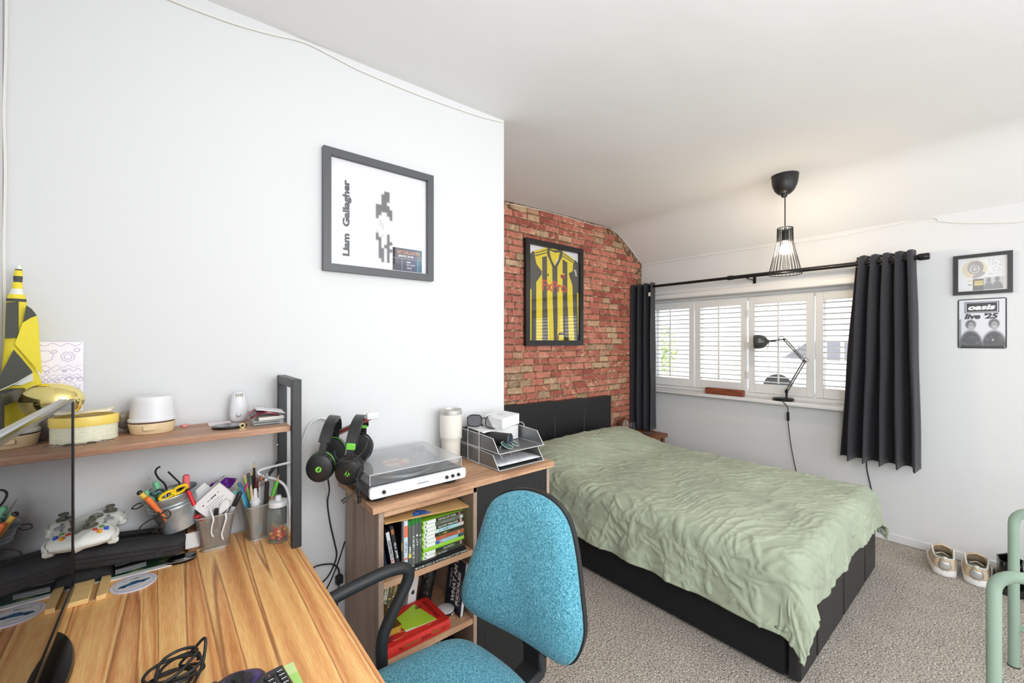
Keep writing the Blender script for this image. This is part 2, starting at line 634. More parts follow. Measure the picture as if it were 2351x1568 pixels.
def brick_material():
    m = bpy.data.materials.new('worn_red_brick')
    m.use_nodes = True
    nt = m.node_tree; N = nt.nodes; L = nt.links
    b = N['Principled BSDF']
    b.inputs['Roughness'].default_value = 0.62
    b.inputs['Specular IOR Level'].default_value = 0.45
    oi = N.new('ShaderNodeObjectInfo')
    geo = N.new('ShaderNodeNewGeometry')
    r = N.new('ShaderNodeValToRGB')
    cols = [(0.0, (156, 78, 66)), (0.25, (190, 112, 92)), (0.5, (208, 136, 114)), (0.78, (174, 90, 78)), (0.84, (194, 150, 122)), (0.91, (208, 176, 140)), (1.0, (166, 140, 112))]
    while len(r.color_ramp.elements) < len(cols): r.color_ramp.elements.new(0.5)
    for e, (p, c) in zip(r.color_ramp.elements, cols): e.position = p; e.color = lin(c)
    L.new(oi.outputs['Random'], r.inputs[0])
    n = N.new('ShaderNodeTexNoise'); n.inputs['Scale'].default_value = 32; n.inputs['Detail'].default_value = 6; n.inputs['Roughness'].default_value = 0.65
    L.new(geo.outputs['Position'], n.inputs['Vector'])
    r2 = N.new('ShaderNodeValToRGB')
    r2.color_ramp.elements[0].position = 0.30; r2.color_ramp.elements[0].color = lin((96, 50, 40))
    r2.color_ramp.elements[1].position = 0.62; r2.color_ramp.elements[1].color = lin((255, 255, 255))
    L.new(n.outputs['Fac'], r2.inputs[0])
    mx = N.new('ShaderNodeMix'); mx.data_type = 'RGBA'; mx.blend_type = 'MULTIPLY'; mx.inputs[0].default_value = 0.42
    L.new(r.outputs[0], mx.inputs[6]); L.new(r2.outputs[0], mx.inputs[7])
    # chipped cream patches, more of them on some bricks
    n3 = N.new('ShaderNodeTexNoise'); n3.inputs['Scale'].default_value = 21; n3.inputs['Detail'].default_value = 5; n3.inputs['Distortion'].default_value = 0.8
    L.new(geo.outputs['Position'], n3.inputs['Vector'])
    ad = N.new('ShaderNodeMath'); ad.operation = 'MULTIPLY_ADD'; ad.inputs[1].default_value = 0.13; 
    mr = N.new('ShaderNodeMath'); mr.operation = 'FRACT'
    m7 = N.new('ShaderNodeMath'); m7.operation = 'MULTIPLY'; m7.inputs[1].default_value = 7.31
    L.new(oi.outputs['Random'], m7.inputs[0]); L.new(m7.outputs[0], mr.inputs[0]); L.new(mr.outputs[0], ad.inputs[0]); L.new(n3.outputs['Fac'], ad.inputs[2])
    r3 = N.new('ShaderNodeValToRGB')
    r3.color_ramp.elements[0].position = 0.66; r3.color_ramp.elements[0].color = (0, 0, 0, 1)
    r3.color_ramp.elements[1].position = 0.78; r3.color_ramp.elements[1].color = (1, 1, 1, 1)
    tc = N.new('ShaderNodeTexCoord'); sx = N.new('ShaderNodeSeparateXYZ'); L.new(tc.outputs['Object'], sx.inputs[0])
    mrg = N.new('ShaderNodeMapRange'); mrg.inputs[1].default_value = -.012; mrg.inputs[2].default_value = -.0215; mrg.inputs[3].default_value = 0; mrg.inputs[4].default_value = .14
    L.new(sx.outputs[2], mrg.inputs[0])
    ad2 = N.new('ShaderNodeMath'); ad2.operation = 'ADD'; L.new(ad.outputs[0], ad2.inputs[0]); L.new(mrg.outputs[0], ad2.inputs[1])
    L.new(ad2.outputs[0], r3.inputs[0])
    mx2 = N.new('ShaderNodeMix'); mx2.data_type = 'RGBA'
    mx2.inputs[7].default_value = lin((214, 178, 146))
    sc = N.new('ShaderNodeMath'); sc.operation = 'MULTIPLY'; sc.inputs[1].default_value = 0.8
    L.new(r3.outputs[0], sc.inputs[0])
    L.new(sc.outputs[0], mx2.inputs[0]); L.new(mx.outputs[2], mx2.inputs[6])
    L.new(mx2.outputs[2], b.inputs['Base Color'])
    bp = N.new('ShaderNodeBump'); bp.inputs['Strength'].default_value = 0.25; bp.inputs['Distance'].default_value = 0.004
    L.new(n.outputs['Fac'], bp.inputs['Height']); L.new(bp.outputs[0], b.inputs['Normal'])
    return m
brick_m = brick_material()
rb = random.Random(5)
variants = []
for k in range(14):
    L_ = [0.150, 0.142, 0.156, 0.120, 0.098, 0.165, 0.138][k % 7]
    h_ = 0.0445
    q = lambda a: rb.uniform(-a, a)
    pts = [(-L_ / 2 + q(.003), -h_ / 2 + q(.003)), (q(.03), -h_ / 2 + q(.003)), (L_ / 2 + q(.003), -h_ / 2 + q(.003)), (L_ / 2 + q(.003), h_ / 2 + q(.003)), (q(.03), h_ / 2 + q(.003)), (-L_ / 2 + q(.003), h_ / 2 + q(.003))]
    vs = [(p[0], 0.0, p[1]) for p in pts] + [(p[0] * .972, -0.0034 - rb.uniform(0, .0016), p[1] * .93) for p in pts]
    fs = [tuple(range(6, 12))] + [(i, (i + 1) % 6, 6 + (i + 1) % 6, 6 + i) for i in range(6)]
    me = bpy.data.meshes.new('brick')
    me.from_pydata(vs, [], fs); me.materials.append(brick_m); me.update()
    variants.append((L_, me, vs, fs))
bricks = []
z = 0.03; row = 0
while z < 2.44:
    x = XC + 0.02 - (row % 2) * .075 - rb.uniform(0, .03)
    while x < XR + .05:
        va = rb.choice(variants)
        cx = x + va[0] / 2
        x += va[0] + 0.0095
        if cx - va[0] / 2 < XC + .002 or cx + va[0] / 2 > XR - .001: 
            continue
        if z + 0.025 > ceil_z(min(cx + va[0] / 2, XR), YB) - .002: continue
        behind_frame = 2.02 < cx < 2.62 and 1.36 < z < 1.92
        pri = (2 if cx > 1.93 else 0) + (1 if (z > 0.84 or cx > 3.15) else -2) - (1.5 if behind_frame else 0) - (1.2 if cx > 3.45 and z < 1.9 else 0)
        bricks.append((-(pri), -z, cx, z, va))
    z += 0.0545; row += 1
bricks.sort(key=lambda b: (b[0], b[1]))
for i, (a, b_, cx, z, va) in enumerate(bricks[:296]):
    o = bpy.data.objects.new('brick', va[1])
    C.objects.link(o); o.parent = wall_far; o.location = (cx, YB - 0.0001, z)
mb = MB()
for (a, b_, cx, z, va) in bricks[296:]:
    mb.add([(v[0] + cx, v[1] + YB - .0001, v[2] + z) for v in va[2]], va[3])
obj('brick_courses', mb, brick_m, wall_far, kind='stuff', smooth=0)

# skirting boards
mb = MB(); mb.box(XR - .014, XR, YR, YB, 0, .055, .004)
struct('baseboard_right', mb, gloss_white)
mb = MB(); mb.box(XL, XC, YF - .012, YF, 0, .06, .004)
struct('baseboard_front', mb, gloss_white)

# unseen window frames added on solid walls around the area lights
for i, (a, b_, c, d, e, f) in enumerate(((0.4, 3.3, YR, YR + .03, 0.6, 2.3),)):
    mb = MB()
    mb.box(a - .06, b_ + .06, c, d, e - .06, e); mb.box(a - .06, b_ + .06, c, d, f, f + .06)
    mb.box(a - .06, a, c, d, e, f); mb.box(b_, b_ + .06, c, d, e, f)
    struct('added_window_2', mb, gloss_white)
mb = MB()
for (y0, y1, z0, z1) in ((-2.02, -1.96, .8, 2.2), (-.54, -.48, .8, 2.2), (-1.96, -.54, .8, .86), (-1.96, -.54, 2.14, 2.2)):
    mb.box(XL, XL + .03, y0, y1, z0, z1)
struct('added_window_3', mb, gloss_white)

# ------------------------------------------------------------------ window in the right wall
XS = 3.83                                    # front face of the shutters
mb = MB()
mb.box(3.93, 3.98, WY0, WY1, WZ0, WZ0 + .05, .004); mb.box(3.93, 3.98, WY0, WY1, WZ1 - .05, WZ1, .004)
for y in (WY0, 0.96, 1.46, 1.93, WY1 - .05):
    mb.box(3.93, 3.98, y, y + .05, WZ0 + .05, WZ1 - .05, .004)
win = struct('window_1', mb, gloss_white)
pane = glass_mat('window_glass')
for y0, y1 in ((WY0 + .05, .96), (1.01, 1.46), (1.51, 1.93), (1.98, WY1 - .05)):
    mb = MB(); mb.box(3.95, 3.954, y0, y1, WZ0 + .05, WZ1 - .05)
    obj('pane', mb, pane, win)
mb = MB(); mb.box(XR - .070, XR + .2, WY0 - .03, WY1 + .02, WZ0 - .028, WZ0, .006)
struct('trim_1', mb, gloss_white)            # window sill
mb = MB(); mb.box(XR - .022, XR, WY0 - .04, WY1 + .02, WZ1, WZ1 + .05, .006)
struct('trim_2', mb, gloss_white)            # board over the window
# shutter frame lining
mb = MB()
mb.box(XS - .01, XS + .045, WY0, WY1, WZ0, WZ0 + .03, .004); mb.box(XS - .01, XS + .045, WY0, WY1, WZ1 - .022, WZ1, .004)
mb.box(XS - .01, XS + .045, WY0, WY0 + .03, WZ0 + .03, WZ1 - .022, .004); mb.box(XS - .01, XS + .045, WY1 - .012, WY1, WZ0 + .03, WZ1 - .022, .004)
struct('trim_3', mb, gloss_white)
shut = pm('shutter_white_paint', (228, 228, 227), rough=0.45, spec=0.35)
spans = [(1.957, 2.42, 'leftmost white louvred shutter panel, next to the brick wall side curtain', 0.5),
         (1.49, 1.947, 'white louvred shutter panel behind the reddish wooden block', 0.5),
         (1.008, 1.478, 'white louvred shutter panel behind the black desk lamp', 0.5),
         (0.503, 0.998, 'white louvred shutter panel partly covered by the right curtain', 0.62)]
for k, (y0, y1, lab, rodf) in enumerate(spans):
    t = thing('window_shutter', lab, 'shutter', (XS, (y0 + y1) / 2, .90), group='louvred shutters in the window')
    z0, z1 = .902, 1.72
    sw = .05
    for (a, b_) in ((y0, y0 + sw), (y1 - sw, y1)):
        m_ = MB(); m_.box(XS, XS + .028, a, b_, z0, z1, .003); obj('stile', m_, shut, t)
    m_ = MB(); m_.box(XS, XS + .028, y0 + sw, y1 - sw, z0, z0 + .076, .003); obj('rail', m_, shut, t)
    m_ = MB(); m_.box(XS, XS + .028, y0 + sw, y1 - sw, z1 - .068, z1, .003); obj('rail', m_, shut, t)
    lz0, lz1 = z0 + .076, z1 - .068
    n = 16
    lm = MB()
    prof = [(-.026, 0), (-.018, .0036), (0, .005), (.018, .0036), (.026, 0), (.018, -.0036), (0, -.005), (-.018, -.0036)]
    ca, sa = math.cos(math.radians(-7)), math.sin(math.radians(-7))
    vs = [(p[0] * ca - p[1] * sa, s_ * ((y1 - y0) / 2 - sw - .001), p[0] * sa + p[1] * ca) for s_ in (-1, 1) for p in prof]
    fs = [(i, (i + 1) % 8, 8 + (i + 1) % 8, 8 + i) for i in range(8)] + [tuple(range(8)), tuple(range(8, 16))[::-1]]
    me = bpy.data.meshes.new('louvre'); me.from_pydata(vs, [], fs); me.materials.append(shut); me.update()
    for i in range(n):
        o = bpy.data.objects.new('louvre', me); C.objects.link(o); o.parent = t
        o.location = (.014, 0, lz0 + (lz1 - lz0) * (i + .5) / n - .90)
    m_ = MB(); yr = y1 - (y1 - y0) * rodf
    m_.box(XS - .024, XS - .0125, yr - .006, yr + .006, lz0 + .012, lz1 + .004, .002)
    obj('tilt_rod', m_, shut, t)
    for hz in (1.05, 1.3, 1.58):
        hy = {0: y1, 1: y0, 2: y1, 3: y0}[k]
        m_ = MB(); m_.cyl((XS - .006, hy, hz - .03), (XS - .006, hy, hz + .03), .005, n=8)
        obj('hinge', m_, gloss_white, t)

# ------------------------------------------------------------------ outside, over-bright through the louvres
paving = pm('outdoor_paving', (226, 226, 224), rough=0.9, var=.1, vscale=3)
mb = MB(); mb.box(4.3, 26, -14, 16, -.3, -.05); struct('trim_4', mb, paving)
gw = ramp_mat('garden_wall_render', [(0.3, (222, 214, 204)), (.7, (236, 230, 222))], 4, rough=.9)
mb = MB(); mb.box(13, 13.2, -3, 9.5, -.05, 1.25); mb.box(12.96, 13.24, -3, 9.5, 1.25, 1.32)
tag(obj('garden_wall', mb, gw), 'pale boundary wall far outside beyond the window louvres', 'wall')
leafm = pm('shrub_leaves', (168, 196, 120), rough=.7, var=.35, vscale=9)
t = thing('garden_shrub', 'green shrub outside, seen through the leftmost shutter louvres', 'shrub', (7.0, 4.35, 0))
mb = MB(); mb.cyl((7, 4.35, -.05), (7, 4.35, .8), .05, .03, 8); obj('stem', mb, pm('bark', (98, 80, 62), rough=.9), t)
mb = MB(); rs = random.Random(3)
for k in range(420):
    d = Vector((rs.gauss(0, 1), rs.gauss(0, 1), rs.gauss(0, 1))).normalized() * rs.uniform(.2, .55)
    p = Vector((7, 4.35, 1.15)) + Vector((d.x, d.y * .8, d.z * 1.05))
    a = Vector((rs.gauss(0, 1), rs.gauss(0, 1), rs.gauss(0, 1))).normalized() * .07
    b_ = a.orthogonal().normalized() * .028
    mb.add([p - a, p + b_, p + a, p - b_], [(0, 1, 2, 3)])
obj('foliage', mb, leafm, t, kind='stuff', smooth=0)
# parked car across the street
t = thing('parked_car', 'dark parked car outside, glimpsed behind the lamp through the louvres', 'car', (11.0, 2.3, -.05))
prof = [(-2.0, .25), (-2.05, .62), (-1.9, .86), (-1.15, .95), (-.6, 1.42), (.75, 1.45), (1.35, .98), (1.95, .84), (2.05, .6), (2.0, .25)]
M = frame((11.85, 2.3, -.05), (0, 1, 0), (0, 0, 1))
mb = MB(); mb.prism(prof, -.85, .85, M); obj('body', mb, pm('car_paint', (236, 238, 246), rough=.3), t)
mb = MB()
mb.prism([(-1.0, .98), (-.56, 1.36), (.05, 1.38), (.05, .98)], -.86, -.855, M); mb.prism([(.12, .98), (.12, 1.38), (.7, 1.38), (1.2, 1.0)], -.86, -.855, M)
obj('window', mb, pm('car_glass', (120, 118, 126), rough=.1), t)
for px in (-1.3, 1.3):
    mb = MB(); mb.cyl((10.98, 2.3 + px, .26), (11.2, 2.3 + px, .26), .31, n=20); obj('wheel', mb, pm('tyre', (30, 30, 30), rough=.8), t)

# ------------------------------------------------------------------ thin cables tacked along the walls
cab = pm('white_cable_sheath', (226, 224, 218), rough=.5)
def cable(name, pts, r, m, label, parent=None, k=6):
    mb = MB(); mb.tube(spline(pts, k), r, 6)
    if parent is not None:
        return obj(name, mb, m, parent)
    return tag(obj(name, mb, m), label, 'cable')
s = 1 / 1.959
pts = [(700, -25), (770, 0), (865, 38), (1050, 105), (1200, 148), (1330, 178), (1400, 203), (1520, 265), (1640, 325), (1900, 432), (2150, 520), (2262, 549)]
cable('wall_cable', [on_y(u * s, v * s, YF - .005) for u, v in pts], .0032, cab, 'thin off-white cable drooping along the top of the plain white wall')
pts = [(1477, 610), (1590, 592), (1783, 562), (1916, 545), (2121, 502), (2160, 508), (2223, 512), (2351, 508), (2500, 480)]
cable('wall_cable', [on_x(u, v, XR - .005) for u, v in pts], .0035, cab, 'thin cable running along the window wall above the curtain rod')
pts = [(1160, 466), (1230, 480), (1300, 498), (1360, 516), (1405, 527), (1440, 562), (1466, 598)]
cable('wall_cable', [on_y(u, v, YB - .009) for u, v in pts], .003, cab, 'thin cable along the top edge of the brick wall')
pts = [(14, -20), (13, 120), (9, 260), (12, 400), (9, 560), (10, 700), (8, 850)]
cable('wall_cable', [on_y(u, v, YF - .006) for u, v in pts], .003, cab, 'thin vertical cable in the left corner above the striped flag')
# ================================================================== BED
blackleather = pm('black_faux_leather', (30, 30, 33), rough=.42, spec=.5, bump=.12, bscale=180)
blackcloth = pm('black_upholstery', (24, 24, 26), rough=.75, spec=.3, bump=.2, bscale=350)
BX0, BX1, BY0, BY1 = 1.868, 3.185, .535, 2.385
bed = thing('double_bed', 'low black upholstered bed with a panelled headboard against the brick wall', 'bed', ((BX0 + BX1) / 2, 1.45, 0))
mb = MB(); mb.box(BX0, BX0 + .05, BY0 + .05, BY1, .012, .335, .012); obj('side_rail', mb, blackcloth, bed)
mb = MB(); mb.box(BX1 - .05, BX1, BY0 + .05, BY1, .012, .335, .012); obj('side_rail', mb, blackcloth, bed)
xs = [BX0, 2.08, 2.49, 2.92, BX1]
for a, b_ in zip(xs[:-1], xs[1:]):
    mb = MB(); mb.box(a + .0008, b_ - .0008, BY0, BY0 + .049, .012, .345, .012); obj('foot_panel', mb, blackleather, bed)
for i, (a, b_) in enumerate(((1.67, 2.03), (2.03, 2.40), (2.40, 2.76), (2.76, 3.135))):
    mb = MB(); mb.box(a + .0006, b_ - .0006, BY1 + .002, BY1 + .062, .1, .862 - .008 * i, .003); obj('headboard_panel', mb, blackleather, bed)
mb = MB(); mb.box(BX0 + .05, BX1 - .05, BY0 + .05, BY1, .12, .2); obj('slat_base', mb, blackcloth, bed)
mb = MB(); mb.box(BX0 + .03, BX1 - .03, BY0 + .052, BY1 - .004, .2, .425, .05); obj('mattress', mb, pm('mattress_ticking', (220, 218, 212), rough=.8), bed)

# duvet: one draped sheet, hem hanging over both long sides and the foot
green = pm('sage_green_cotton', (164, 174, 152), rough=.6, spec=.22, sheen=.12, var=.05, vscale=3, bump=.3, bscale=420, stretch=(1, 1, 1))
rd = random.Random(21)
def duvet():
    x0, x1, y0, y1 = BX0 - .012, BX1 + .012, BY0 - .015, 2.27
    oL, oR, oF = .25, .20, .155
    nx, ny = 300, 330
    X = np.linspace(x0 - oL, x1 + oR, nx); Y = np.linspace(y0 - oF, y1, ny)
    gx, gy = np.meshgrid(X, Y, indexing='ij')
    # hem runs a little unevenly
    rr = .07                                   # edge radius
    ix = np.clip(gx, x0 + rr, x1 - rr); iy = np.clip(gy, y0 + rr, 99)
    dx = gx - ix; dy = gy - iy
    d = np.hypot(dx, dy); dd = np.maximum(d, 1e-6)
    ux, uy = dx / dd, dy / dd
    arc = rr * math.pi / 2
    th = np.minimum(d, arc) / rr
    out = rr * np.sin(th); down = rr * (1 - np.cos(th))
    ext = np.maximum(d - arc, 0)
    flare = .13 + .16 * np.abs(ux * uy) * 2
    out = out + ext * flare; down = down + ext * np.sqrt(1 - flare ** 2)
    corner = np.clip(np.abs(ux * uy) * 2, 0, 1)
    top = .478 + .02 * np.sin(np.clip((gx - x0) / (x1 - x0), 0, 1) * math.pi)
    # hump of the pillows under the head end
    hy = np.clip((gy - 1.72) / .42, 0, 1); hy = hy * hy * (3 - 2 * hy)
    hx = np.clip((gx - x0 - .03) / .16, 0, 1) * np.clip((x1 + .03 - gx) / .2, 0, 1)
    top = top + .105 * hy * hx * (1 - .35 * np.clip((gy - 2.2) / .11, 0, 1))
    px = ix + ux * out; py = iy + uy * out; pz = top - down
    # broad folds in the hanging sides
    wave = np.where(ext > 0, ext / .2, 0)
    f1 = .012 * np.sin(gy * 21 + 1.5 * np.sin(gy * 5)) * np.abs(ux) ** 2 + .012 * np.sin(gx * 19 + 1.2 * np.sin(gx * 6)) * np.abs(uy) ** 2
    h = np.zeros_like(gx)
    # embossed leaves
    step = X[1] - X[0]
    for k in range(1150):
        cx = rd.uniform(X[0], X[-1]); cy = rd.uniform(Y[0], Y[-1])
        on_top = x0 + .05 < cx < x1 - .05 and cy > y0 + .05
        a = rd.gauss(-.62, .42) if on_top else rd.uniform(0, 6.28)
        L = rd.uniform(.05, .15) * (1 if on_top else .8); W = L * rd.uniform(.09, .15) * (1 if on_top else 1.5)
        bend = rd.uniform(-2.5, 2.5)
        i0, i1 = np.searchsorted(X, [cx - L, cx + L]); j0, j1 = np.searchsorted(Y, [cy - L, cy + L])
        if i1 <= i0 or j1 <= j0: continue
        sx = gx[i0:i1, j0:j1] - cx; sy = gy[i0:i1, j0:j1] - cy
        u = sx * math.cos(a) + sy * math.sin(a); v = -sx * math.sin(a) + sy * math.cos(a) - bend * u * u
        q = np.clip(1 - (u / L) ** 2, 0, 1)
        e = np.clip(1 - np.abs(v) / (W * q + 1e-5), 0, 1)
        prof = np.sqrt(e) * q
        amp = rd.uniform(.0035, .0072) * (1.0 if on_top else 1.75)
        h[i0:i1, j0:j1] = np.maximum(h[i0:i1, j0:j1] * (1 - .55 * (prof > .02)), amp * prof)
        # mid vein
        h[i0:i1, j0:j1] -= .0016 * np.exp(-(v / .003) ** 2) * q
    rip = np.zeros_like(h)
    for i in range(nx):
        for j in range(ny):
            p = (gx[i, j], gy[i, j])
            rip[i, j] = noise.noise((p[0] * 26 - p[1] * 14, p[1] * 7 + p[0] * 5, .7)) * .0034 + noise.noise((p[0] * 3.2, p[1] * 3.2, 5)) * .005 + noise.noise((p[0] * 38, p[1] * 38, 9)) * .0009
    s_ = gx * .774 - gy * .633; c_ = gx * .633 + gy * .774
    topm = np.clip(1 - down / .05, 0, 1)
    fern = np.zeros_like(h)
    for i in range(nx):
        for j in range(ny):
            if topm[i, j] > .02:
                a_, b_ = s_[i, j], c_[i, j]
                wv = .5 * noise.noise((a_ * 3.0, b_ * 3.0, 2.0))
                r1 = 1 - abs(noise.noise((a_ * 4.2 + wv, b_ * 27 + wv * 9, 3.7)))
                fern[i, j] = max(0, r1 - .72) / .28
    h = h + rip + f1 * wave + fern ** 1.5 * .0062 * topm
    Pz = np.stack([px, py, pz], -1)
    du = np.gradient(Pz, axis=0); dv = np.gradient(Pz, axis=1)
    nn = np.cross(du, dv); nn /= np.linalg.norm(nn, axis=-1, keepdims=True) + 1e-9
    Pz = Pz + nn * (h + .006)[..., None]
    Pz[..., 2] = np.maximum(Pz[..., 2], .02)
    return Pz
Pd = duvet()
mb = MB(); nxd, nyd = Pd.shape[:2]
mb.v = [tuple(p) for p in Pd.reshape(-1, 3).tolist()]
mb.f = [(i * nyd + j, (i + 1) * nyd + j, (i + 1) * nyd + j + 1, i * nyd + j + 1) for i in range(nxd - 1) for j in range(nyd - 1)]
mb.mi = [0] * len(mb.f)
dv = obj('duvet', mb, green, smooth=180)
tag(dv, 'sage green duvet embossed with leaves, hanging over the bed sides', 'duvet')
so = dv.modifiers.new('thickness', 'SOLIDIFY'); so.thickness = .014; so.offset = -1

def pillow(cx, cy, cz, sx, sy, sz, rx, label):
    mb = MB(); n = 28
    for s_ in (1, -1):
        P = []
        for i in range(n + 1):
            row = []
            for j in range(n + 1):
                u = i / n * 2 - 1; v = j / n * 2 - 1
                e = max(0, (1 - abs(u) ** 2.6)) ** .55 * max(0, (1 - abs(v) ** 2.6)) ** .55
                pin = 1 - .06 * (1 - abs(v)) * 0
                z = s_ * sz / 2 * e + .006 * noise.noise((u * 3 + cx, v * 3, s_))* e
                row.append((u * sx / 2 * (1 - .05 * (1 - v * v)), v * sy / 2 * (1 - .05 * (1 - u * u)), z))
            P.append(row)
        if s_ < 0: P = P[::-1]
        mb.grid(P, M=T(cx, cy, cz, 0, rx))
    return tag(obj('pillow', mb, green, smooth=180), label, 'pillow', 'pillows at the head of the bed')
pillow(2.17, 2.245, .492, .62, .27, .125, .0, 'green pillow tucked under the duvet, on the storage unit side')
pillow(2.83, 2.245, .492, .64, .27, .125, .0, 'green pillow tucked under the duvet, on the window side')

# bedside table in the corner
nw = ramp_mat('dark_bedside_wood', [(.3, (104, 62, 38)), (.7, (142, 90, 56))], 6, (1, 14, 14), rough=.5)
t = thing('bedside_table', 'small brown wooden bedside table in the corner beyond the bed', 'table', (3.45, 2.26, 0))
mb = MB(); mb.box(3.26, 3.60, 2.09, 2.43, .440, .475, .004); obj('table_top', mb, nw, t)
for x in (3.28, 3.55):
    for y in (2.11, 2.385):
        mb = MB(); mb.box(x, x + .03, y, y + .03, 0, .4395, .003); obj('leg', mb, nw, t)
mb = MB(); mb.box(3.28, 3.58, 2.12, 2.41, .16, .18, .003); obj('shelf', mb, nw, t)
t = thing('round_clock', 'round brown mantel clock on the bedside table, half behind the duvet', 'clock', (3.31, 2.36, .475))
M = frame((3.31, 2.37, .547), (1, 0, 0), (0, 0, 1))
mb = MB(); mb.lathe([(.069, -.02), (.072, 0), (.069, .022), (.058, .024), (.056, .016)], 32, M, cap=(True, False)); obj('case', mb, pm('brown_clock_case', (104, 62, 46), rough=.5), t)
mb = MB(); mb.lathe([(.056, .0), (.056, .014)], 32, M); obj('dial', mb, pm('taupe_dial', (158, 136, 122), rough=.5), t)
mb = MB(); mb.box(-.0015, .0015, 0, .042, .0145, .016, 0, M); mb.box(0, .03, -.0015, .0015, .0145, .016, 0, M); obj('hand', mb, pm('matt_black', (22, 22, 23), rough=.5), t)
mb = MB(); mb.box(3.385, 3.475, 2.35, 2.40, .4755, .56, .012)
tag(obj('speaker_cube', mb, pm('slate_grey_plastic', (70, 76, 78), rough=.4)), 'small slate grey box standing beside the round bedside clock', 'box')
mb = MB(); M = T(3.45, 2.2, .4755); mb.lathe([(.03, 0), (.042, .004), (.043, .007), (.03, .005)], 24, M, cap=(True, True))
tag(obj('trinket_dish', mb, pm('pewter', (150, 148, 150), rough=.35, metal=.7)), 'small grey dish on the bedside table corner', 'dish')

# ================================================================== CURTAINS
cloth = pm('charcoal_curtain_cloth', (50, 50, 56), rough=.8, spec=.2, sheen=.15, bump=.12, bscale=500)
RX = 3.582
rodm = pm('black_rod_metal', (24, 24, 25), rough=.32, metal=.2)
rod = thing('curtain_rod', 'long black curtain rod above the shuttered window', 'curtain rod', (RX, 1.4, 1.862))
mb = MB(); mb.cyl((RX, 1.50, 1.863), (RX, 2.43, 1.866), .0125); obj('thin_tube', mb, rodm, rod)
mb = MB(); mb.cyl((RX, .40, 1.858), (RX, 1.52, 1.863), .0155); obj('thick_tube', mb, rodm, rod)
mb = MB(); mb.cyl((RX, 1.50, 1.863), (RX, 1.54, 1.863), .019); obj('collar', mb, rodm, rod)
mb = MB(); mb.lathe([(.014, 0), (.019, .006), (.0215, .012), (.0215, .05), (.017, .056)], 18, along((RX, .405, 1.858), (RX, .3, 1.858))); obj('finial', mb, rodm, rod)
for y in (2.44, 1.39, .46):
    mb = MB(); mb.box(XR - .006, XR, y - .012, y + .012, 1.815, 1.875, .002); mb.cyl((XR - .006, y, 1.842), (RX, y, 1.842), .006, n=8); mb.tube([(RX + .018, y, 1.868), (RX + .015, y, 1.848), (RX, y, 1.840), (RX - .016, y, 1.850)], .005, 6)
    obj('bracket', mb, rodm, rod)

def curtain(name, label, ytop, ybot, zt, zb, folds, amp_t, amp_b, phase, sharp, eyey, tagmark=False):
    t = thing(name, label, 'curtain', (RX, sum(ytop) / 2, zb))
    n = folds * 18; mrow = 30
    P = []
    for i in range(n + 1):
        row = []
        s = i / n
        for j in range(mrow + 1):
            q = j / mrow
            z = zt + (zb - zt) * q
            e = q ** .8
            y = (ytop[0] + (ytop[1] - ytop[0]) * s) * (1 - e) + (ybot[0] + (ybot[1] - ybot[0]) * s) * e
            a = amp_t + (amp_b - amp_t) * e
            ph = s * folds * 2 * math.pi + phase
            w_ = math.sin(ph); w_ = math.copysign(abs(w_) ** sharp, w_)
            dx = a * w_ * (1 + .18 * noise.noise((s * 7, q * 1.5, folds)))
            y += .012 * math.cos(ph) * e + .006 * noise.noise((s * 9, q * 3, 2.2))
            z2 = z + (.004 * math.sin(ph * 1.0) if j == mrow else 0) + (.005 * math.sin(ph + 1) if j == 0 else 0)
            row.append((RX + dx, min(y, 2.452), z2))
        P.append(row)
    mb = MB(); mb.grid(P)
    o = obj('cloth', mb, cloth, t, smooth=180)
    so = o.modifiers.new('thickness', 'SOLIDIFY'); so.thickness = .003
    # stitched heading line
    mb = MB(); mb.tube([Vector(r[2]) + Vector((-.003 if r[2][0] < RX else .003, 0, 0)) for r in P], .0018, 4); obj('heading_seam', mb, cloth, t)
    for k in range(folds * 2):
        s = (k + .5 - phase / math.pi) / (folds * 2)
        if not 0.02 < s < .98: continue
        y = ytop[0] + (ytop[1] - ytop[0]) * s
        ring = [(RX + .023 * math.cos(a) * .35, y + .012 * math.cos(a) , 1.861 + .023 * math.sin(a)) for a in [i * math.pi / 10 for i in range(20)]]
        mb = MB(); mb.tube(ring, .0032, 6, closed=True); obj('eyelet', mb, pm('brushed_steel', (176, 176, 178), rough=.3, metal=.9), t)
    if tagmark:
        a = Vector(P[2][4])
        mb = MB(); mb.box(RX - .081, RX - .078, 2.215, 2.235, 1.765, 1.80); obj('care_tag', mb, pm('white_label', (232, 232, 230)), t)
    return t
curtain('curtain', 'short black eyelet curtain bunched in the corner by the brick wall', (2.225, 2.445), (2.215, 2.445), 1.900, .485, 3, .062, .075, -1.2, .6, None, True)
curtain('curtain', 'charcoal eyelet curtain hanging on the right end of the rod', (.705, .415), (.79, .385), 1.905, .535, 5, .046, .068, .6, .5, None)
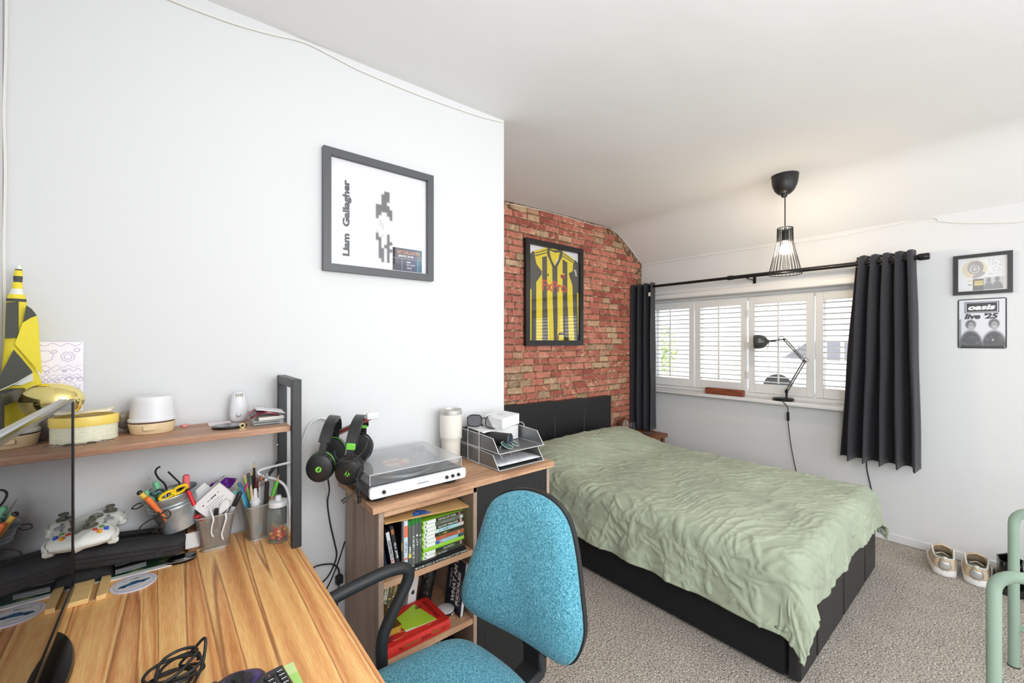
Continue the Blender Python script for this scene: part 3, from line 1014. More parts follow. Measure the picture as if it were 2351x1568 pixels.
# ================================================================== DESK WITH HUTCH
DZ = .740
deskwood = ramp_mat('walnut_veneer_desktop', [(.28, (192, 126, 74)), (.36, (232, 174, 108)), (.41, (244, 194, 126)), (.425, (158, 100, 58)), (.44, (232, 172, 108)), (.475, (204, 136, 80)), (.52, (242, 190, 122)), (.555, (216, 150, 92)), (.58, (246, 198, 132)), (.592, (166, 106, 64)), (.61, (210, 144, 88)), (.66, (240, 190, 126)), (.74, (208, 146, 92))], 2.1, (5.6, .13, 1), rough=.36, detail=2.5, distortion=.25, spec=.4, fine=(70, (7, .3, 1), .55))
shelfwood = ramp_mat('walnut_veneer_shelf', [(.3, (138, 100, 78)), (.5, (170, 130, 104)), (.7, (192, 152, 124))], 3, (.8, 14, 14), rough=.45, detail=6, distortion=.6, fine=(40, (1, 12, 12), .4))
steel = pm('black_powder_coat', (40, 41, 44), rough=.42, spec=.5)
DX0, DX1, DY0, DY1 = XL + .006, .290, .33, 1.548
desk = thing('desk', 'walnut veneer desk with a black steel hutch and shelf against the white wall', 'desk', (0, .95, 0))
mb = MB(); mb.box(DX0, DX1, DY0, DY1, DZ - .025, DZ, .002); obj('desktop', mb, deskwood, desk)
for x in (DX0 + .02, DX1 - .06):
    for y in (DY0 + .03, DY1 - .07):
        mb = MB(); mb.box(x, x + .035, y, y + .035, 0, DZ - .0255, .003); obj('leg', mb, steel, desk)
mb = MB(); mb.box(DX0 + .02, DX1 - .025, DY0 + .035, DY0 + .06, DZ - .06, DZ - .0255); obj('cross_rail', mb, steel, desk)
mb = MB(); mb.box(DX0 + .02, DX1 - .025, DY1 - .065, DY1 - .04, DZ - .06, DZ - .0255); obj('cross_rail', mb, steel, desk)
HT = CAM_H - .110
for k, x in enumerate((.268, -.2945)):
    up = MB(); a, b_ = x - .0005, x + .0245
    up.box(a, b_, 1.322, 1.345, DZ + .0003, HT, .0015); up.box(a, b_, 1.520, 1.543, DZ + .0003, HT, .0015); up.box(a, b_, 1.345, 1.520, HT - .025, HT, .0015)
    f = obj('hutch_upright', up, steel, desk)
    br = MB(); s_ = -1 if k == 0 else 1
    br.box(-.006, .006, -.004, .004, 0, .165, .001, along((x + .006, 1.531, .95), (x + s_ * .10, 1.531, .81)))
    obj('brace', br, steel, desk)
    sc_ = MB(); sc_.lathe([(.006, 0), (.006, .002), (.003, .0035)], 12, along((x + (0 if k == 0 else .025) - .0006, 1.531, 1.0), (x - 1 if k == 0 else x + 2, 1.531, 1.0))); obj('screw', sc_, pm('bright_screw', (210, 210, 212), rough=.25, metal=1), desk)
SZ = 1.092
mb = MB(); mb.box(-.2695, .267, 1.340, 1.545, SZ - .016, SZ, .001); obj('shelf_board', mb, shelfwood, desk)

# ================================================================== MONITOR (seen at a grazing angle, mirrors the desk)
mon = thing('monitor', 'flat monitor with thin black bezel and silver top edge, reflecting the desk', 'monitor', (-.25, 1.0, DZ))
MX, MY0, MY1, MZ0, MZ1 = -.166, .70, 1.312, .796, 1.211
scr = bpy.data.materials.new('glossy_dark_screen'); scr.use_nodes = True
b = scr.node_tree.nodes['Principled BSDF']
b.inputs['Base Color'].default_value = (.012, .012, .014, 1); b.inputs['Roughness'].default_value = .012
b.inputs['IOR'].default_value = 3.4; b.inputs['Specular IOR Level'].default_value = .5
blk = pm('glossy_black_plastic', (16, 16, 17), rough=.2)
mattb = pm('matt_black_plastic', (30, 30, 31), rough=.5)
silver = pm('silver_plastic', (176, 178, 180), rough=.4, metal=.3)
mb = MB(); mb.box(MX - .001, MX, MY0 + .010, MY1 - .0105, MZ0 + .013, MZ1 - .006); obj('screen', mb, scr, mon)
mb = MB(); mb.box(MX - .006, MX + .001, MY0, MY1, MZ1 - .006, MZ1); mb.box(MX - .006, MX + .002, MY0, MY1, MZ0, MZ0 + .013); mb.box(MX - .006, MX + .002, MY1 - .0105, MY1, MZ0 + .013, MZ1 - .006); mb.box(MX - .006, MX + .002, MY0, MY0 + .010, MZ0 + .013, MZ1 - .006); obj('bezel', mb, blk, mon)
mb = MB(); mb.box(MX - .024, MX - .0062, MY0 + .002, MY1 - .002, MZ0 + .002, MZ1 + .001, .004); obj('back_shell', mb, silver, mon)
mb = MB(); mb.box(MX - .075, MX - .0245, .95, 1.05, DZ + .012, MZ0 + .2, .01); obj('stand_neck', mb, blk, mon)
mb = MB(); M = T(-.212, 1.075, DZ + .0005); mb.lathe([(.10, 0), (.104, .004), (.10, .011), (.05, .014)], 40, M, sx=.72, sy=1.75); obj('stand_foot', mb, blk, mon)

# ================================================================== STORAGE UNIT
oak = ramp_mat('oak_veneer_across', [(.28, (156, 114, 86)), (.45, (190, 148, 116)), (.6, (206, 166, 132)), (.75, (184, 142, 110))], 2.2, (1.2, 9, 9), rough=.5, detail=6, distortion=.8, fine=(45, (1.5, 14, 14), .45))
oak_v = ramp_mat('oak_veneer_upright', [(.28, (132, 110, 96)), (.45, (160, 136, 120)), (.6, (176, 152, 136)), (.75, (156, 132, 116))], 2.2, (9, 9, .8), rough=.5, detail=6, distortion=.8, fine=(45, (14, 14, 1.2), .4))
blackdoor = pm('black_door_laminate', (24, 25, 27), rough=.5, bump=.05, bscale=200)
KX0, KX1, KY0, KY1, KT = .462, 1.222, 1.216, 1.546, .842
unit = thing('storage_unit', 'wooden storage unit with open shelves and a black door beside the chair', 'cabinet', (.84, 1.38, 0))
mb = MB(); mb.box(KX0, KX1, KY0, KY1, KT - .022, KT, .0015); obj('top_board', mb, oak, unit)
FYK = 1.232
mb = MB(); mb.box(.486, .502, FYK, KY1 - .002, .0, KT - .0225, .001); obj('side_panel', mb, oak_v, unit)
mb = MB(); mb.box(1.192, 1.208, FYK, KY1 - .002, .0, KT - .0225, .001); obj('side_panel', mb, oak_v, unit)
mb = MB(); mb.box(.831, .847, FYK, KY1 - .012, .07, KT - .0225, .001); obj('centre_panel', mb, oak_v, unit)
mb = MB(); mb.box(.5025, 1.1915, FYK, FYK + .016, KT - .045, KT - .0228, .001); obj('top_rail', mb, oak, unit)
mb = MB(); mb.box(.5025, 1.1915, FYK, KY1 - .012, .05, .07, .001); obj('bottom_board', mb, oak, unit)
mb = MB(); mb.box(.5025, 1.1915, KY1 - .011, KY1 - .003, .05, KT - .0228); obj('back_panel', mb, oak, unit)
S1, S2 = .595, .350
for z in (S1, S2):
    mb = MB(); mb.box(.5025, .8305, FYK + .002, KY1 - .0115, z - .020, z, .001); obj('shelf', mb, oak, unit)
mb = MB(); mb.box(.8475, 1.1915, FYK - .002, FYK + .016, .071, KT - .0245, .001)
door = obj('door', mb, blackdoor, unit)
mb = MB()
for (a, b_, c, d) in ((.885, 1.150, .112, .1145), (.885, 1.150, .742, .7445), (.885, .8875, .112, .7445), (1.1475, 1.150, .112, .7445)):
    mb.box(a, b_, FYK - .0032, FYK - .0021, c, d)
obj('panel_moulding', mb, pm('black_moulding', (40, 41, 44), rough=.5), door)
mb = MB(); mb.cyl((1.172, FYK - .0022, .77), (1.172, FYK - .004, .77), .006); obj('door_stud', mb, pm('dark_stud', (44, 45, 48), rough=.4), door)

# ================================================================== OFFICE CHAIR
def teal():
    m = ramp_mat('teal_tweed_upholstery', [(.3, (52, 116, 134)), (.46, (78, 148, 168)), (.6, (110, 174, 192)), (.78, (142, 196, 210))], 230, rough=.9, detail=2, distortion=.8, bump=.8, spec=.15, sheen=.15)
    return m
tealm = teal()
chairblack = pm('black_chair_plastic', (36, 37, 39), rough=.5, spec=.45, bump=.05, bscale=300)
chair = thing('office_chair', 'teal tweed office chair with black loop armrests pulled up to the desk', 'chair', (.58, .85, 0))
# backrest: corners measured in space, u across (far to near), w up
def pad_grid(outline, depth, nrm, center, rings=9, face=1):
    """domed pad from a closed outline of points"""
    P = []
    for r in range(rings + 1):
        q = r / rings
        row = []
        for p in outline:
            e = 1 - q
            s = 1 - (1 - q) ** 1.0
            pt = Vector(p) * q + Vector(center) * (1 - q)
            dome = depth * (1 - q ** 3.2) ** .5
            row.append(pt + Vector(nrm) * dome)
        P.append(row)
    return P
BU = Vector((.115, -.348, 0)); BW = Vector((.035, .01, .405)); BO = Vector((.768, .897, .708))
def bk(u, w_):                                # u,w in -.5...5, slight wrap round the sitter
    n = Vector((-BU.y, BU.x, 0)).normalized() * -1
    return BO + BU * u + BW * w_ + n * (.10 * u * u)
NB = BU.cross(BW).normalized()
if NB.x > 0: NB = -NB
shape = []
for (u, w_, r) in ((-.51, -.30, .2), (-.40, .08, 0), (-.27, .39, .2), (0.06, .488, .3), (.38, .36, .2), (.52, -.10, 0), (.535, -.33, .2), (.40, -.51, .2), (.02, -.50, .2), (-.40, -.44, .2)):
    shape.append((u, w_))
sp = spline([(a, b_, 0) for a, b_ in shape], 9, closed=True)
mb = MB(); out = [bk(p.x, p.y) for p in sp]
mb.grid([[Vector(q) for q in r] for r in pad_grid(out, .042, NB, bk(0, 0))], closed_v=True)
mb.grid([out, [p - NB * .012 for p in out]], closed_v=True)
mb.f = [f[::-1] for f in mb.f]
obj('backrest', mb, tealm, chair, smooth=60)
mb = MB()
o2 = [bk(p.x * 1.025, p.y * 1.025) - NB * .013 for p in sp]; o3 = [bk(p.x * 1.02, p.y * 1.02) - NB * .034 for p in sp]
mb.grid([[Vector(q) for q in r] for r in pad_grid([p for p in o3], .015, -NB, bk(0, 0) - NB * .034)], closed_v=True)
mb.grid([o3, o2], closed_v=True); mb.poly(o2)
obj('back_shell', mb, chairblack, chair, smooth=50)
# support bar
mb = MB()
a0 = bk(0.02, -.30) - NB * .06
bar = [a0 + Vector((0, 0, .12)), a0, Vector((.800, .875, .47)), Vector((.79, .865, .42)), Vector((.70, .86, .395)), Vector((.58, .85, .392))]
for p, q in zip(bar[:-1], bar[1:]):
    mb.box(-.04, .04, -.014, .014, -.005, (q - p).length + .005, .006, along(p, q, (1, 0, .2)))
obj('support_bar', mb, chairblack, chair)
mb = MB(); mb.cbox((.812, .878, .50), (.05, .095, .10), .012, ); obj('height_bracket', mb, chairblack, chair)
# seat
sc_ = Vector((.47, .845, .452)); 
so_ = [(p.x, p.y) for p in spline([(-.225, -.20, 0), (-.235, 0, 0), (-.225, .20, 0), (-.13, .243, 0), (.05, .245, 0), (.19, .215, 0), (.235, .08, 0), (.235, -.08, 0), (.19, -.215, 0), (.05, -.245, 0), (-.13, -.243, 0)], 7, closed=True)]
outl = [sc_ + Vector((p[0] * 1.0, p[1], 0)) for p in so_]
mb = MB(); mb.grid([[Vector(q) for q in r] for r in pad_grid(outl, .034, (0, 0, 1), sc_)], closed_v=True)
mb.grid([outl, [p - Vector((0, 0, .03)) for p in outl]], closed_v=True)
obj('seat', mb, tealm, chair, smooth=60)
mb = MB(); mb.prism([(p[0] * .985, p[1] * .985) for p in so_], -.052, -.0305, Matrix.Translation(sc_)); obj('seat_shell', mb, chairblack, chair, smooth=50)
for s_, yy in ((1, 1.122), (-1, .566)):
    zt = .686
    path = [(.452, yy, .422), (.452, yy, .50), (.468, yy, .545), (.505, yy, .605), (.528, yy, .645), (.530, yy, .672), (.508, yy, .688), (.46, yy, zt + .006), (.40, yy, zt), (.34, yy, zt - .008), (.292, yy, zt - .022), (.272, yy, zt - .05)]
    mb = MB(); mb.tube(spline(path, 7), [.0165] * 78, 12, flat=1.0)
    a = obj('armrest', mb, chairblack, chair, smooth=70)
    mb = MB(); mb.box(.43, .475, yy - s_ * .03 - .06 * (s_ > 0) * 1.0, yy + (.06 if s_ < 0 else .01), .398, .42, .003)
    obj('arm_bracket', mb, pm('grey_steel_bracket', (92, 94, 96), rough=.35, metal=.8), chair)
mb = MB(); mb.cyl((.50, .85, .12), (.50, .85, .4), .028); mb.cyl((.50, .85, .12), (.50, .85, .25), .04); obj('gas_column', mb, chairblack, chair)
for k in range(5):
    a = math.radians(72 * k + 20)
    e = Vector((.50 + .29 * math.cos(a), .85 + .29 * math.sin(a), .075))
    mb = MB(); mb.tube([(.5, .85, .12), (.5 + .15 * math.cos(a), .85 + .15 * math.sin(a), .105), tuple(e)], [.028, .022, .016], 10)
    lg = obj('base_leg', mb, chairblack, chair)
    mb = MB(); tn = Vector((-math.sin(a), math.cos(a), 0)) * .02
    c0 = e + Vector((0, 0, -.047))
    mb.cyl(c0 - tn, c0 + tn, .027, n=16); mb.cyl(e + Vector((0, 0, -.02)), e + Vector((0, 0, .0)), .008)
    obj('caster', mb, mattb, lg)
# ================================================================== PICTURES ON THE WALLS
frameblack = pm('black_picture_frame', (40, 40, 42), rough=.4, spec=.5)
whitecard = pm('white_mount_card', (238, 238, 242), rough=.7)
clear = glass_mat('picture_glass')
ink = pm('dark_grey_ink', (74, 76, 80), rough=.7)
inkb = pm('black_ink', (30, 31, 33), rough=.6)
white_ink = pm('white_ink', (238, 238, 238), rough=.6)

def picture(name, label, cat, M, w_, h_, bw, dep, glassy=True, glass_d=.45, fm=None):
    """frame of four mitred bars, mount, glass; local xy centred, z towards the room, M at the wall face"""
    t = thing(name, label, cat, M=M)
    mb = MB()
    ow, oh, iw, ih = w_ / 2, h_ / 2, w_ / 2 - bw, h_ / 2 - bw
    for (o1, o2, i1, i2) in (((-ow, -oh), (ow, -oh), (-iw, -ih), (iw, -ih)), ((ow, -oh), (ow, oh), (iw, -ih), (iw, ih)), ((ow, oh), (-ow, oh), (iw, ih), (-iw, ih)), ((-ow, oh), (-ow, -oh), (-iw, ih), (-iw, -ih))):
        mb.prism([o1, o2, i2, i1], .0005, dep)
    obj('frame', mb, fm or frameblack, t, local=True)
    mb = MB(); mb.box(-iw, iw, -ih, ih, .0006, .003); obj('mount', mb, whitecard, t, local=True)
    if glassy:
        mb = MB(); mb.box(-iw, iw, -ih, ih, dep * glass_d, dep * glass_d + .0015); obj('glass', mb, clear, t, local=True)
    return t

# square print with lettering up its left side and a small pixelated figure
FM = frame((.625, YF - .0005, 1.804), (1, 0, 0), (0, 0, 1))
t = picture('framed_print', 'square black framed print of a pixelated figure on the plain white wall', 'picture', FM, .430, .436, .026, .022, fm=pm('lit_black_picture_frame', (84, 85, 88), rough=.45))  # black frame greyed in its colour for the light falling on it
iw, ih = .378, .384
def FP(fx, fy, z=.0034):
    return FM @ Matrix.Translation(((fx - .5) * iw, (fy - .5) * ih, z))
text('lettering', 'Liam  Gallagher', ink, t, FP(.158, .455) @ Euler((0, 0, math.pi / 2)).to_matrix().to_4x4(), .278, .032, bold=.05, shear=.0)
blocks = ["....##..", "...###..", "...###..", "...##...", ".#####..", ".######.", ".##..##.", ".#....#.", "..o.....", "..oo....", "...o....", ".o......", ".#.o.#..", ".##..#..", "..#..##.", "..#.##..", "..##.##.", "..##.#..", "..##.#..", "...#.#.."]
def figure(x, y):
    cx = x * 8 - .5; cy = (1 - y) * len(blocks) - .5
    tot = 0
    for dx, wx in ((0, 1 - (cx - math.floor(cx))), (1, cx - math.floor(cx))):
        for dy, wy in ((0, 1 - (cy - math.floor(cy))), (1, cy - math.floor(cy))):
            i, j = int(math.floor(cy)) + dy, int(math.floor(cx)) + dx
            c = blocks[i][j] if 0 <= i < len(blocks) and 0 <= j < 8 else '.'
            k = {'#': 1.0, 'o': .22, '.': 0}[c]
            sx = min(1, max(0, (wx - .5) * 2.2 + .5)); sy = min(1, max(0, (wy - .5) * 2.2 + .5))
            tot += k * sx * sy
    return tuple(238 - tot * 130 for _ in range(2)) + (242 - tot * 132,)
part_print('figure_print', .088, .276, 48, 110, figure, t, FP(.528, .435), .6)
def ticket(x, y):
    a = min(1, max(0, x)); b = y
    c = [96 - 10 * a, 88 + 10 * a, 96 + 34 * a]
    if x > .8: c = [88, 124, 146]
    if y < .1: c = [k * .95 for k in c]
    return c
part_print('ticket_print', .126, .090, 24, 16, ticket, t, FP(.785, .13), .6)
gold_ink = pm('orange_ink', (216, 164, 124), rough=.6)
text('lettering', 'IAM GALLAGHER', gold_ink, t, FP(.80, .208, .0037), .098, .015, bold=.02)
text('lettering', 'DEFINITELY MAYBE', white_ink, t, FP(.765, .166, .0037), .066, .0085, bold=.02)
text('lettering', '30 YEARS', gold_ink, t, FP(.905, .166, .0037), .028, .0085, bold=.0)
text('lettering', '2024', white_ink, t, FP(.795, .108, .0037), .016, .007, bold=.02)
text('lettering', 'MON 10 JUNE', white_ink, t, FP(.822, .077, .0037), .036, .007, bold=.02)
text('lettering', 'THE O2', white_ink, t, FP(.802, .047, .0037), .021, .007, bold=.02)
mb = MB()
for (a, b_, c, d) in ((.62, .952, .140, .142), (.72, .722, .015, .14), (.90, .902, .015, .14)):
    mb.box((a - .5) * iw, (b_ - .5) * iw, (c - .5) * ih, (d - .5) * ih, .0035, .0037)
obj('ticket_rule', mb, white_ink, t, local=True, kind='stuff')

# framed football shirt on the brick wall
SM = frame((2.460, YB - .004, 1.7235), (1, 0, 0), (0, 0, 1))
t = picture('framed_shirt', 'black framed yellow and black striped football shirt on the brick wall', 'picture', SM, .668, .841, .042, .032, glass_d=.7, fm=pm('jet_picture_frame', (24, 24, 26), rough=.4))
SI = SM.inverted()
def S(cx, cy):
    p = SI @ on_y(1200 + cx / 6.033, 540 + cy / 6.033, YB - .016)
    return (p.x, p.y)
yel = pm('yellow_shirt_cloth', (236, 214, 40), rough=.7, bump=.1, bscale=400)
drk = pm('dark_grey_shirt_cloth', (72, 70, 64), rough=.75, bump=.1, bscale=400)
def flat(name, pts, m, z0, z1, parent=None):
    mb = MB(); mb.prism([S(*p) for p in pts], z0, z1); return obj(name, mb, m, parent or t, local=True, smooth=0)
body = flat('shirt_body', [(160, 215), (345, 170), (545, 210), (722, 345), (702, 400), (697, 498), (640, 530), (692, 690), (697, 860), (702, 1100), (722, 1468), (190, 1468), (187, 650), (262, 542), (262, 496), (192, 400), (175, 320)], yel, .0035, .010)
flat('sleeve', [(108, 262), (152, 218), (176, 320), (193, 400), (266, 498), (266, 542), (189, 650), (190, 1468), (127, 1468), (127, 742), (108, 742)], drk, .0036, .0112)
flat('sleeve', [(724, 343), (782, 400), (776, 795), (752, 798), (752, 860), (768, 1468), (724, 1468), (702, 1100), (697, 860), (690, 690), (638, 530), (695, 496), (702, 398)], drk, .0036, .0112)
flat('shirt_side', [(104, 745), (125, 745), (124, 1468), (106, 1468)], yel, .0036, .0105); flat('shirt_side', [(757, 800), (780, 798), (782, 1440), (776, 1440)], yel, .0036, .0105)
flat('stripe', [(272, 302), (338, 288), (340, 900), (346, 1100), (352, 1468), (275, 1468), (275, 900)], drk, .0100, .0108, body)
flat('stripe', [(412, 420), (447, 470), (482, 430), (482, 900), (486, 1100), (480, 1468), (436, 1468), (425, 1100), (418, 900)], drk, .0100, .0108, body)
flat('stripe', [(556, 332), (620, 378), (620, 900), (630, 1100), (640, 1468), (566, 1468), (560, 1100), (556, 700)], drk, .0100, .0108, body)
for q in (((160, 246), (343, 196), (343, 208), (162, 260)), ((168, 278), (341, 232), (341, 244), (172, 294)), ((552, 238), (716, 352), (712, 362), (552, 252)), ((552, 278), (704, 372), (700, 384), (553, 292))):
    flat('shoulder_stripe', q, drk, .0100, .0108, body)
col = flat('collar', [(346, 162), (372, 172), (376, 250), (398, 335), (446, 428), (500, 330), (520, 236), (522, 192), (550, 206), (550, 292), (482, 436), (447, 474), (412, 430), (342, 268)], drk, .0100, .0125)
flat('collar_back', [(372, 172), (420, 205), (470, 210), (522, 190), (522, 236), (450, 240), (374, 206)], drk, .0036, .0104)
flat('neck_label', [(470, 345), (498, 320), (492, 345), (450, 420)], white_ink, .0104, .0108)
redl = pm('red_shirt_letters', (196, 70, 52), rough=.6)
def SP(cx, cy, z=.0115, rot=0):
    a = S(cx, cy)
    return SM @ Matrix.Translation((a[0], a[1], z)) @ Euler((0, 0, rot)).to_matrix().to_4x4()
a, b_ = S(275, 700), S(612, 700)
text('lettering', 'FxPro', redl, t, SP(444, 708) @ Matrix.Identity(4), b_[0] - a[0], .088, bold=.025)
text('lettering', 'play', white_ink, t, SP(735, 528, .0116, math.radians(-66)), .062, .032, bold=.03)
for k, (dx, h_) in enumerate(((-20, .016), (-2, .026), (17, .036))):
    p = S(338 + dx, 566); mb = MB()
    mb.prism([(p[0] - .008, p[1]), (p[0] + .006, p[1]), (p[0] + .001 , p[1] + h_ * .75), (p[0] - .008, p[1] + h_ * .4)], .0109, .0116)
    obj('maker_bar', mb, pm('shirt_badge_black', (34, 34, 32)), t, local=True, smooth=0)
flat('crest', [(525, 545), (553, 532), (582, 545), (584, 580), (556, 614), (526, 582)], redl, .0109, .0116); flat('crest_band', [(523, 530), (583, 530), (580, 546), (527, 546)], yel, .0116, .012); flat('crest_mark', [(545, 560), (562, 552), (566, 580), (550, 590)], pm('crest_black', (40, 32, 30)), .0117, .012)
p = S(537, 1422)
mb = MB(); mb.prism(ell(.047, .047, 28, p[0], p[1]), .0109, .0114); obj('badge', mb, pm('badge_black', (30, 30, 30)), t, local=True, smooth=0)
flat('badge_centre', [(498, 1380), (570, 1380), (572, 1466), (498, 1466)], yel, .0114, .0118)

# framed record award and the tin poster on the window wall
RM = frame((XR - .0005, .143, 1.738), (0, -1, 0), (0, 0, 1))
t = picture('framed_record', 'small black framed disc award hanging above the tin poster', 'picture', RM, .234, .240, .020, .016)
def smooth(a, b_, x):
    q = min(1, max(0, (x - a) / (b_ - a))); return q * q * (3 - 2 * q)
def mixc(a, b_, k): return tuple(a[i] + (b_[i] - a[i]) * k for i in range(3))
def award(x, y):
    c = (236, 237, 240)
    if .62 < x < .92 and .44 < y < .93:
        k = noise.noise((x * 30, y * 24, 2)); c = mixc(c, (196, 198, 202), smooth(.05, .3, k) * .8)
    ex, ey = (x - .34) / .275, (y - .655) / .285
    d = math.hypot(ex, ey)
    if d < 1:
        c = (240, 238, 232) if d > .955 else (228, 216, 194)
        if d < .955:
            hd = math.hypot((x - .36) / .17, (y - .70) / .2)
            if hd < 1 and y > .5: c = (168, 168, 172)
            if y < .60 and x > .30 and (y - .33) > (x - .3) * .15 and (y - .33) < .28 - abs(x - .47): c = (176, 176, 178)
            if hd < .9 and math.sin(y * 95) > .3 and x < .36: c = mixc(c, (206, 200, 190), .6)
        dd = math.hypot((x - .35) / .10, (y - .655) / .11)
        if dd < 1: c = (232, 228, 220)
        if dd < .82: c = (168, 168, 172)
        if dd < .45: c = (206, 206, 210)
    if .31 < x < .53 and .02 < y < .36:
        c = (128, 128, 128)
        if .335 < x < .515 and .16 < y < .31: c = (226, 212, 160) if math.sin(y * 150) < .5 else (190, 176, 128)
    elif .53 <= x < .93 and .03 < y < .40:
        s1 = math.hypot((x - .63) / .05, (y - .30) / .08); s2 = math.hypot((x - .80) / .05, (y - .32) / .08)
        b1 = math.hypot((x - .63) / .12, (y - .02) / .23); b2 = math.hypot((x - .80) / .12, (y - .02) / .25)
        k = max(1 - smooth(.7, 1.2, min(s1, s2)), 1 - smooth(.8, 1.1, min(b1, b2)))
        c = mixc((206, 207, 209), (150, 151, 153), k)
    elif .2 < x < .29 and .29 < y < .335: c = (226, 216, 180)
    elif .21 < x < .28 and .17 < y < .22: c = (176, 177, 180)
    return c
part_print('award_print', .194, .200, 90, 90, award, t, RM @ Matrix.Translation((0, 0, .0034)), .55)

OM = frame((XR - .0005, .1455, 1.4435), (0, -1, 0), (0, 0, 1))
t = thing('tin_poster', 'black and white tin poster of two blurred figures below the framed disc', 'poster', M=OM)
tin = pm('poster_tin_edge', (52, 53, 55), rough=.35, metal=.3)
mb = MB(); mb.prism(rrect(.194, .297, .010), 0, .0022); obj('tin_plate', mb, tin, t, local=True)
def poster(x, y):
    c = (214, 215, 222)
    if y < .60 and x < .05: c = mixc(c, (130, 131, 134), .7)
    def person(cx, hy, top, c):
        hd = math.hypot((x - cx) / .115, (y - hy) / .115)
        body = math.hypot((x - cx) / .27, (y - .02) / (top))
        c = mixc(c, (98, 99, 102), 1 - smooth(.82, 1.10, body))
        hair = math.hypot((x - cx) / .125, (y - hy - .025) / .105)
        c = mixc(c, (108, 109, 112), (1 - smooth(.75, 1.12, hair)) * .95)
        hd = math.hypot((x - cx - .012) / .082, (y - hy + .018) / .10)
        c = mixc(c, (172, 172, 174), 1 - smooth(.7, 1.1, hd))
        eyes = math.hypot((x - cx - .012) / .07, (y - hy - .008) / .014)
        c = mixc(c, (128, 128, 130), (1 - smooth(.6, 1.2, eyes)) * .6)
        jaw = math.hypot((x - cx - .015) / .05, (y - hy + .03) / .04)
        return mixc(c, (196, 196, 198), (1 - smooth(.5, 1.2, jaw)) * .5)
    c = person(.26, .455, .345, c); c = person(.765, .465, .335, c)
    k = noise.noise((x * 11, y * 11, 3.3))
    if y < .24: c = mixc(c, (140, 140, 142), max(0, k) * .75)
    if abs(x - .74) < .02 and abs(y - .155) < .012: c = (198, 198, 200)
    if y < .035: c = mixc(c, (50, 50, 52), .6)
    return c
part_print('poster_print', .182, .285, 70, 110, poster, t, OM @ Matrix.Translation((0, 0, .0025)), .4)
def OP(fx, fy, z=.0029): return OM @ Matrix.Translation(((fx - .5) * .194, (fy - .5) * .297, z))
def rim(parent, name, cx, cy, w_, h_, tk, m, z0, z1):
    mb = MB()
    mb.box(cx - w_ / 2, cx + w_ / 2, cy + h_ / 2 - tk, cy + h_ / 2, z0, z1); mb.box(cx - w_ / 2, cx + w_ / 2, cy - h_ / 2, cy - h_ / 2 + tk, z0, z1)
    mb.box(cx - w_ / 2, cx - w_ / 2 + tk, cy - h_ / 2 + tk, cy + h_ / 2 - tk, z0, z1); mb.box(cx + w_ / 2 - tk, cx + w_ / 2, cy - h_ / 2 + tk, cy + h_ / 2 - tk, z0, z1)
    return obj(name, mb, m, parent, local=True, smooth=0)
rim(t, 'logo_border', 0, (.825 - .5) * .297, .136, .066, .0034, ink, .0026, .0029)
mb = MB(); mb.box(-.0605, .0605, (.825 - .5) * .297 - .0265, (.825 - .5) * .297 + .0265, .0026, .0028); obj('logo_panel', mb, ink, t, local=True, smooth=0)
text('lettering', 'oasis', white_ink, t, OP(.5, .823, .0031), .108, .030, bold=.045, shear=.22)
text('lettering', "live '25", ink, t, OP(.49, .648, .0031), .134, .034, bold=.045, shear=.22)
for q in ((.045, .03), (.955, .03)):
    mb = MB(); p = ((q[0] - .5) * .194, (q[1] - .5) * .297); mb.lathe([(.003, 0), (.003, .001), (.001, .0018)], 10, Matrix.Translation((p[0], p[1], .0026))); obj('rivet', mb, pm('poster_rivet', (210, 210, 210), rough=.3, metal=.8), t, local=True)

# ================================================================== PENDANT LAMP
PX, PY = 3.085, .968
pend = thing('pendant_lamp', 'black wire cage pendant lamp with a lit bulb hanging from the ceiling', 'lamp', (PX, PY, 1.77))
lb = pm('black_lamp_metal', (28, 28, 30), rough=.42, spec=.5)
pz = ceil_z(PX, PY)
mb = MB(); prof = [(.006, -.135), (.016, -.128), (.02, -.112)] + [(.02 + .055 * math.sin(math.radians(a)), -.112 + .112 * (1 - math.cos(math.radians(a))) ) for a in (20, 40, 60, 75, 90)] + [(.076, .012)]
mb.lathe(prof, 32, T(PX, PY, pz - .014, 0, 0, .12)); obj('ceiling_rose', mb, lb, pend)
mb = MB(); mb.cyl((PX, PY, 2.045), (PX, PY, pz - .12), .0035, n=8); obj('cord', mb, lb, pend)
mb = MB(); mb.lathe([(.008, .075), (.019, .07), (.02, .01), (.017, 0)], 18, T(PX, PY, 1.985)); obj('bulb_holder', mb, lb, pend)
cage = MB()
zt, zw, zb2 = 2.072, 1.985, 1.772; rt_, rw, rb2 = .043, .045, .092
for (r_, z_) in ((rt_, zt), (rw, zw), (rb2, zb2)):
    cage.tube([(PX + r_ * math.cos(k * math.pi / 16), PY + r_ * math.sin(k * math.pi / 16), z_) for k in range(32)], .0026, 6, closed=True)
for k in range(26):
    a = 2 * math.pi * k / 26; c_, s_ = math.cos(a), math.sin(a)
    cage.tube([(PX + r_ * c_, PY + r_ * s_, z_) for r_, z_ in ((rt_, zt), (rw, zw), (rw * .75 + rb2 * .25, zw * .72 + zb2 * .28), (rb2, zb2))], .0019, 5)
for k in range(3):
    a = 2 * math.pi * k / 3; cage.tube([(PX + .018 * math.cos(a), PY + .018 * math.sin(a), 2.04), (PX + rt_ * math.cos(a), PY + rt_ * math.sin(a), 2.06)], .0018, 5)
obj('shade', cage, lb, pend)
bm_ = bpy.data.materials.new('lit_bulb'); bm_.use_nodes = True
b = bm_.node_tree.nodes['Principled BSDF']; b.inputs['Emission Color'].default_value = (1, .82, .60, 1); b.inputs['Emission Strength'].default_value = 260
b.inputs['Base Color'].default_value = (1, .9, .7, 1)
